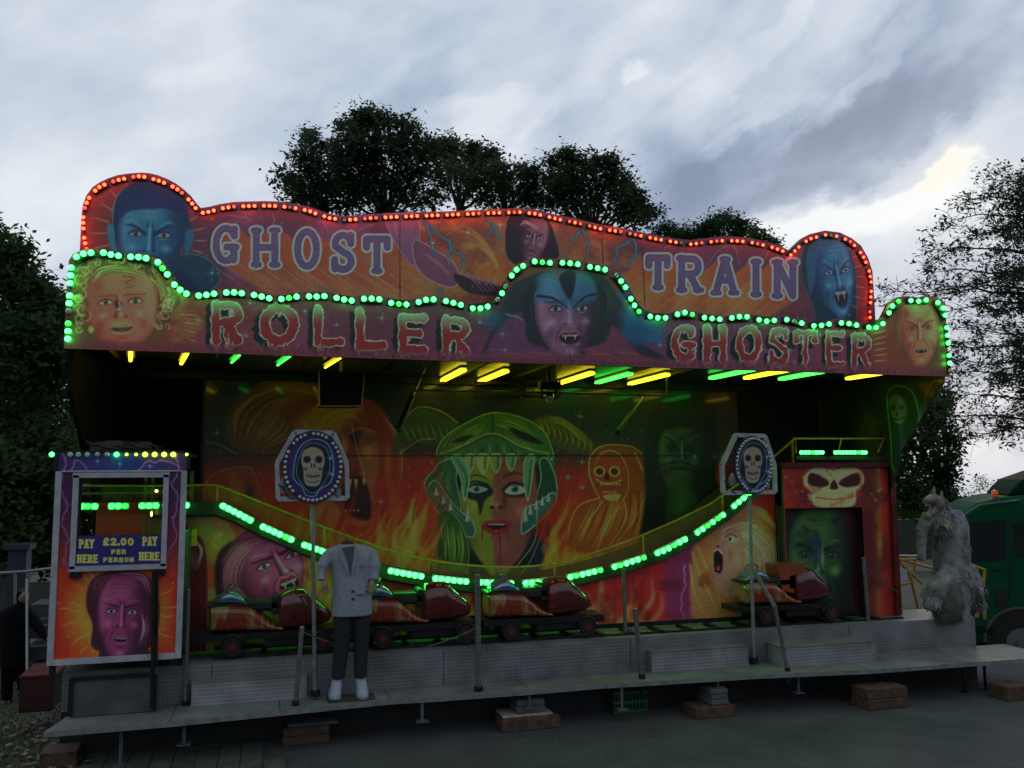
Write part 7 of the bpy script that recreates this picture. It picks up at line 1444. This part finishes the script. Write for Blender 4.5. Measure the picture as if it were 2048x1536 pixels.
# near tree at right with drooping ash-like branches
def ash(seed=5):
    R=RS(seed);Y0=15.;root=thing('ash_tree',(at(2330,1000,Y=Y0)[0],Y0,gz(12,Y0)),'large ash tree with bare twigs and drooping sprays entering from the right edge','tree')
    tx=float(at(2330,1000,Y=Y0)[0]);T=np.array([tx,Y0,gz(tx,Y0)]);mb=MB();tips=[]
    mb.tube([T,T+[0,0,3],T+[-.1,0,6],T+[.1,0,9.5]],[.34,.28,.2,.08],12)
    tg=[(1990,360,2),(1938,400,2),(1905,440,1.5),(1868,500,2),(1866,545,1),(1790,583,3),(1850,590,1),(1885,625,2),(1890,690,2),(1905,745,1),(1885,833,3),(1940,868,2.5),(2005,855,1),(2048,800,1.5),(1935,790,1.5),(1960,560,1),(2010,480,0),(1960,660,0),(2040,400,0),(2040,560,0),(2040,700,0),(1985,620,2),(1955,470,1),(1930,720,2),(2010,760,2),(2100,450,0),(2100,600,0),(2100,750,0),(2080,350,0),(2100,880,1),(2480,420,0),(2520,520,0),(2560,620,0),(2500,700,0),(2440,360,0),(2580,760,0),(2380,330,0),(2300,320,0),(2460,560,0),(2540,460,0),(2420,640,0),(2600,560,0),(2500,820,0)]
    for px,py,dy in tg:
        e=at(px,py,Y=Y0-1.5+R.uniform(-1.,1.)+(1.5 if px>2200 else 0));zs=e[2]+ (.3 if py<600 else .15)-R.uniform(.2,.9);s=np.array([tx,Y0,max(2.2,zs)]);P=[];n=9
        for k in range(n+1):
            t=k/n;q=s+(e-s)*t;q=q+np.array([0,0,.45*math.sin(math.pi*t)*(1 if py<640 else .5)-.0])+R.normal(0,.05,3)*(0<k<n);P.append(q)
        mb.tube(P,[.06*(1-t/n)**1.1+.006 for t in range(n+1)],6)
        for k in range(3,n+1):
            m_=6
            for _ in range(m_):
                a=P[k]+(P[min(k+1,n)]-P[k])*R.rand() if k<n else P[k];d=np.array([-R.uniform(.2,1)*(1 if px<2330 else -1),R.normal(0,.5),R.normal(0,.45)]);d/=np.linalg.norm(d);L=R.uniform(.25,.6)*(1. if k<n else .7)
                b1=a+d*L*.5+R.normal(0,.03,3);b2=a+d*L-[0,0,.06*L];mb.tube([a,b1,b2],[.008,.005,.003],4,cap=False);
                fr=1. if px>1950 else .75
                if R.rand()<.82*fr+.1: tips.append(b2);tips.append(b1)
                for _2 in range(2):
                    c=b1+R.normal(0,.13,3);mb.tube([b1,c],[.004,.002],3,cap=False);tips.append(c)
    for _ in range(200):
        px,py=R.uniform(1965,2250),R.uniform(380,800);tips.append(at(px,py,Y=Y0+R.uniform(-1.5,1.5)))
    for _ in range(50):
        px=R.uniform(1935,2060);py=R.uniform(400,780);tips.append(at(px,py,Y=Y0+R.uniform(-1.,1.)))
    C=np.array(tips);q_=projv(C)[0];C=C[RS(4).rand(len(C))<np.interp(q_,[1800,1950,2030,2200,2400],[.22,.24,.5,.9,.5])*np.interp(projv(C)[1],[700,800,880],[1,.75,.4])];quadmesh('crown',leaves(C,.15,18,.095,77,flat=.7,asp=.42),M_leaf4,root);UP(mb,'trunk',M_bark,root,smooth=True)
ash()
# thin grey railing / wall line far right background
t_=thing('distant_wall',at(1840,1110,Y=30),'long low dark wall and pale rail beyond the yellow barrier','wall')
a,b=at(1770,1040,Y=29),at(2100,1110,Y=29);UP(MB().box((a[0],29,b[2]),(b[0],29.3,a[2])),'wall',mat('dark_wall',(.05,.055,.05),.9,var=.3),t_)
# ================================================================ CAMERA
cd=bpy.data.cameras.new('camera');co=bpy.data.objects.new('camera',cd);COL.objects.link(co);cd.sensor_width=36;cd.lens=36*F/2048;cd.clip_end=6000;cd.clip_start=.05
M3=Matrix([[R_[i],U_[i],-F_[i]] for i in range(3)]).to_4x4();co.matrix_world=Matrix.Translation((0,0,H))@M3;sc.camera=co
# ================================================================ SKY
w=bpy.data.worlds.new('World');sc.world=w;w.use_nodes=True;t=w.node_tree;n=t.nodes;l=t.links;n.clear()
out=n.new('ShaderNodeOutputWorld');bg=n.new('ShaderNodeBackground');l.new(bg.outputs[0],out.inputs[0])
SUN_DIR=ray(1900,330);SUN_DIR=SUN_DIR/np.linalg.norm(SUN_DIR);el=math.asin(SUN_DIR[2]);az=math.atan2(SUN_DIR[0],SUN_DIR[1])
sky=n.new('ShaderNodeTexSky');sky.sky_type='NISHITA';sky.sun_disc=False;sky.sun_elevation=math.radians(14);sky.sun_rotation=az;sky.air_density=1.;sky.dust_density=2.
tc=n.new('ShaderNodeTexCoord');G=tc.outputs['Generated']
def V(op,a,b=None,s=None):
    q=n.new('ShaderNodeVectorMath');q.operation=op;l.new(a,q.inputs[0])
    if b is not None:
        if isinstance(b,tuple): q.inputs[1].default_value=b
        else: l.new(b,q.inputs[1])
    if s is not None:
        if isinstance(s,(int,float)): q.inputs['Scale'].default_value=s
        else: l.new(s,q.inputs['Scale'])
    return q.outputs['Value'] if op in('DOT_PRODUCT','LENGTH') else q.outputs[0]
def Mt(op,a,b=0.):
    q=n.new('ShaderNodeMath');q.operation=op
    for i,v in enumerate((a,b)):
        if isinstance(v,(int,float)): q.inputs[i].default_value=v
        else: l.new(v,q.inputs[i])
    return q.outputs[0]
def SS(x,a,b):
    q=n.new('ShaderNodeMapRange');q.interpolation_type='SMOOTHSTEP';q.inputs['From Min'].default_value=a;q.inputs['From Max'].default_value=b;l.new(x,q.inputs['Value']);return q.outputs[0]
def Mix(f,a,b,bt='MIX'):
    q=n.new('ShaderNodeMix');q.data_type='RGBA';q.blend_type=bt
    for s_,v in(('Factor',f),('A',a),('B',b)):
        if isinstance(v,(int,float)): q.inputs[s_].default_value=v
        elif isinstance(v,tuple): q.inputs[s_].default_value=(*v,1)
        else: l.new(v,q.inputs[s_])
    return q.outputs['Result']
sp=n.new('ShaderNodeSeparateXYZ');l.new(G,sp.inputs[0])
# cloud deck in bearing / elevation
AZ=Mt('ARCTAN2',sp.outputs['X'],sp.outputs['Y']);EL=Mt('ARCSINE',Mt('MAXIMUM',Mt('MINIMUM',sp.outputs['Z'],1.),-1.))
cx=n.new('ShaderNodeCombineXYZ');l.new(AZ,cx.inputs[0]);l.new(EL,cx.inputs[1])
def noise(scale,det,rot,sc_,off=(0,0,0),dist=0.,rough=.55,col=False):
    mp=n.new('ShaderNodeMapping');mp.vector_type='TEXTURE';mp.inputs['Rotation'].default_value=(0,0,rot);mp.inputs['Scale'].default_value=sc_;mp.inputs['Location'].default_value=off;l.new(cx.outputs[0],mp.inputs[0])
    q=n.new('ShaderNodeTexNoise');q.inputs['Scale'].default_value=scale;q.inputs['Detail'].default_value=det;q.inputs['Distortion'].default_value=dist;q.inputs['Roughness'].default_value=rough;l.new(mp.outputs[0],q.inputs['Vector']);return q.outputs['Color' if col else 'Fac']
n1=noise(2.2,7,.5,(2.2,.9,1),(3.1,.4,0),.3);n2=noise(5.,8,.55,(2.,1.,1),(1.,2.,0),.15,.52);n3=noise(12,7,.4,(1.6,1,1),(2.,5.,0),.1,.55)
dens=Mt('ADD',Mt('ADD',Mt('MULTIPLY',n1,.46),Mt('MULTIPLY',n2,.60)),Mt('ADD',Mt('MULTIPLY',n3,.34),-.20))
wc=noise(9,6,.4,(1.6,1,1),(4,4,0),0.,.6,True);wv=V('ADD',cx.outputs[0],V('SCALE',V('SUBTRACT',wc,(.5,.5,.5)),s=.15));ws_=n.new('ShaderNodeSeparateXYZ');l.new(wv,ws_.inputs[0])
def bank(px,py,ru,rv,ang):
    d=ray(px,py);d=d/np.linalg.norm(d);a0,e0=math.atan2(d[0],d[1]),math.asin(d[2]);c_,s_=math.cos(math.radians(ang)),math.sin(math.radians(ang));ru,rv=ru/F,rv/F
    a=Mt('SUBTRACT',ws_.outputs[0],a0);e_=Mt('SUBTRACT',ws_.outputs[1],e0)
    u=Mt('MULTIPLY',Mt('ADD',Mt('MULTIPLY',a,c_),Mt('MULTIPLY',e_,s_)),1/ru);v=Mt('MULTIPLY',Mt('SUBTRACT',Mt('MULTIPLY',e_,c_),Mt('MULTIPLY',a,s_)),1/rv)
    return SS(Mt('ADD',Mt('MULTIPLY',u,u),Mt('MULTIPLY',v,v)),2.3,.0)
tot=Mt('ADD',dens,-.05)
for px,py,ru,rv,an,k in[(1600,325,260,75,18,.20),(1480,300,170,50,25,.10),(1850,150,230,90,28,.17),(1760,90,160,50,30,.10),(1950,210,120,60,20,.09),(1570,395,190,35,8,.10),(1340,350,70,60,10,.09),(800,185,110,35,30,.10),(570,262,110,42,15,.08),(1180,275,130,38,8,.08),(700,15,160,35,0,.06),(1870,560,180,70,10,.10),(1960,700,160,60,5,.08),(1990,850,120,30,0,.08),(320,250,150,60,0,.05),(880,80,120,30,20,.04),(1700,240,120,40,30,.06),
      (1283,180,30,14,20,-.16),(1240,120,110,40,30,-.09),(1510,110,150,26,34,-.12),(1900,325,40,16,20,-.24),(1985,265,90,20,22,-.05),(1650,440,240,36,10,-.12),(1780,385,140,22,12,-.06),(1300,215,170,26,28,-.06),(1700,170,150,16,32,-.10),(1490,250,120,14,30,-.07),(1820,300,90,14,25,-.05),(450,60,220,90,10,-.05),(120,180,200,90,0,-.04),(2040,390,90,40,10,-.12),(1975,945,150,50,0,-.12),(960,210,90,30,10,-.12),(1420,120,90,26,35,-.06),(60,430,150,90,0,-.05),(1080,230,60,26,30,-.08),(1990,780,100,24,0,-.07)]:
    tot=Mt('ADD',tot,Mt('MULTIPLY',bank(px,py,ru,rv,an),k))
rp=n.new('ShaderNodeValToRGB');e=rp.color_ramp.elements
e[0].position=.24;e[0].color=(.86,.91,.95,1);e[1].position=.80;e[1].color=(.22,.285,.42,1)
for p_,c_ in((.38,(.66,.725,.82)),(.50,(.53,.615,.74)),(.60,(.40,.485,.63)),(.70,(.295,.37,.52))): q=rp.color_ramp.elements.new(p_);q.color=(*c_,1)
l.new(tot,rp.inputs['Fac'])
colr=rp.outputs['Color']
gl=Mt('MULTIPLY',bank(1898,322,40,18,20),.6);colr=Mix(gl,colr,(1.0,.90,.74))
# blend a little of the physical sky through, and dim the sky away from the sunset side
colr=Mix(.05,colr,V('SCALE',sky.outputs[0],s=.06))
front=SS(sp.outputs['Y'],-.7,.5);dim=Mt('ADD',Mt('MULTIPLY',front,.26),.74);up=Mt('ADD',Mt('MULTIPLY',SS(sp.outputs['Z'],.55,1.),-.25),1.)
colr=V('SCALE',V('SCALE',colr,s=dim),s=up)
back_=SS(sp.outputs['Y'],.1,-.3);skyline=Mt('MULTIPLY',back_,SS(Mt('ADD',sp.outputs['Z'],Mt('MULTIPLY',n2,.1)),.30,.14));colr=Mix(skyline,colr,(.05,.06,.045))
low=SS(sp.outputs['Z'],-.12,.0);colr=Mix(low,(.03,.035,.03),colr)
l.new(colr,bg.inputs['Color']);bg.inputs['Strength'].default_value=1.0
sd_=bpy.data.lights.new('sun','SUN');sd_.energy=.35;sd_.angle=math.radians(12);sd_.color=(1,.86,.7);so=bpy.data.objects.new('sun',sd_);COL.objects.link(so);so.rotation_euler=Vector((-SUN_DIR[0],-SUN_DIR[1],-SUN_DIR[2])).to_track_quat('-Z','Y').to_euler()
# ================================================================ RENDER SETTINGS
vs=sc.view_settings;vs.view_transform='Standard';vs.look='None';vs.exposure=0;vs.gamma=1
sc.render.engine='CYCLES';cy=sc.cycles;cy.use_denoising=True;cy.max_bounces=6;cy.diffuse_bounces=3;cy.glossy_bounces=4;cy.transmission_bounces=6;cy.sample_clamp_indirect=3.;cy.sample_clamp_direct=0;cy.caustics_reflective=False;cy.caustics_refractive=False
try: cy.denoiser='OPENIMAGEDENOISE';cy.use_light_tree=True
except Exception: pass
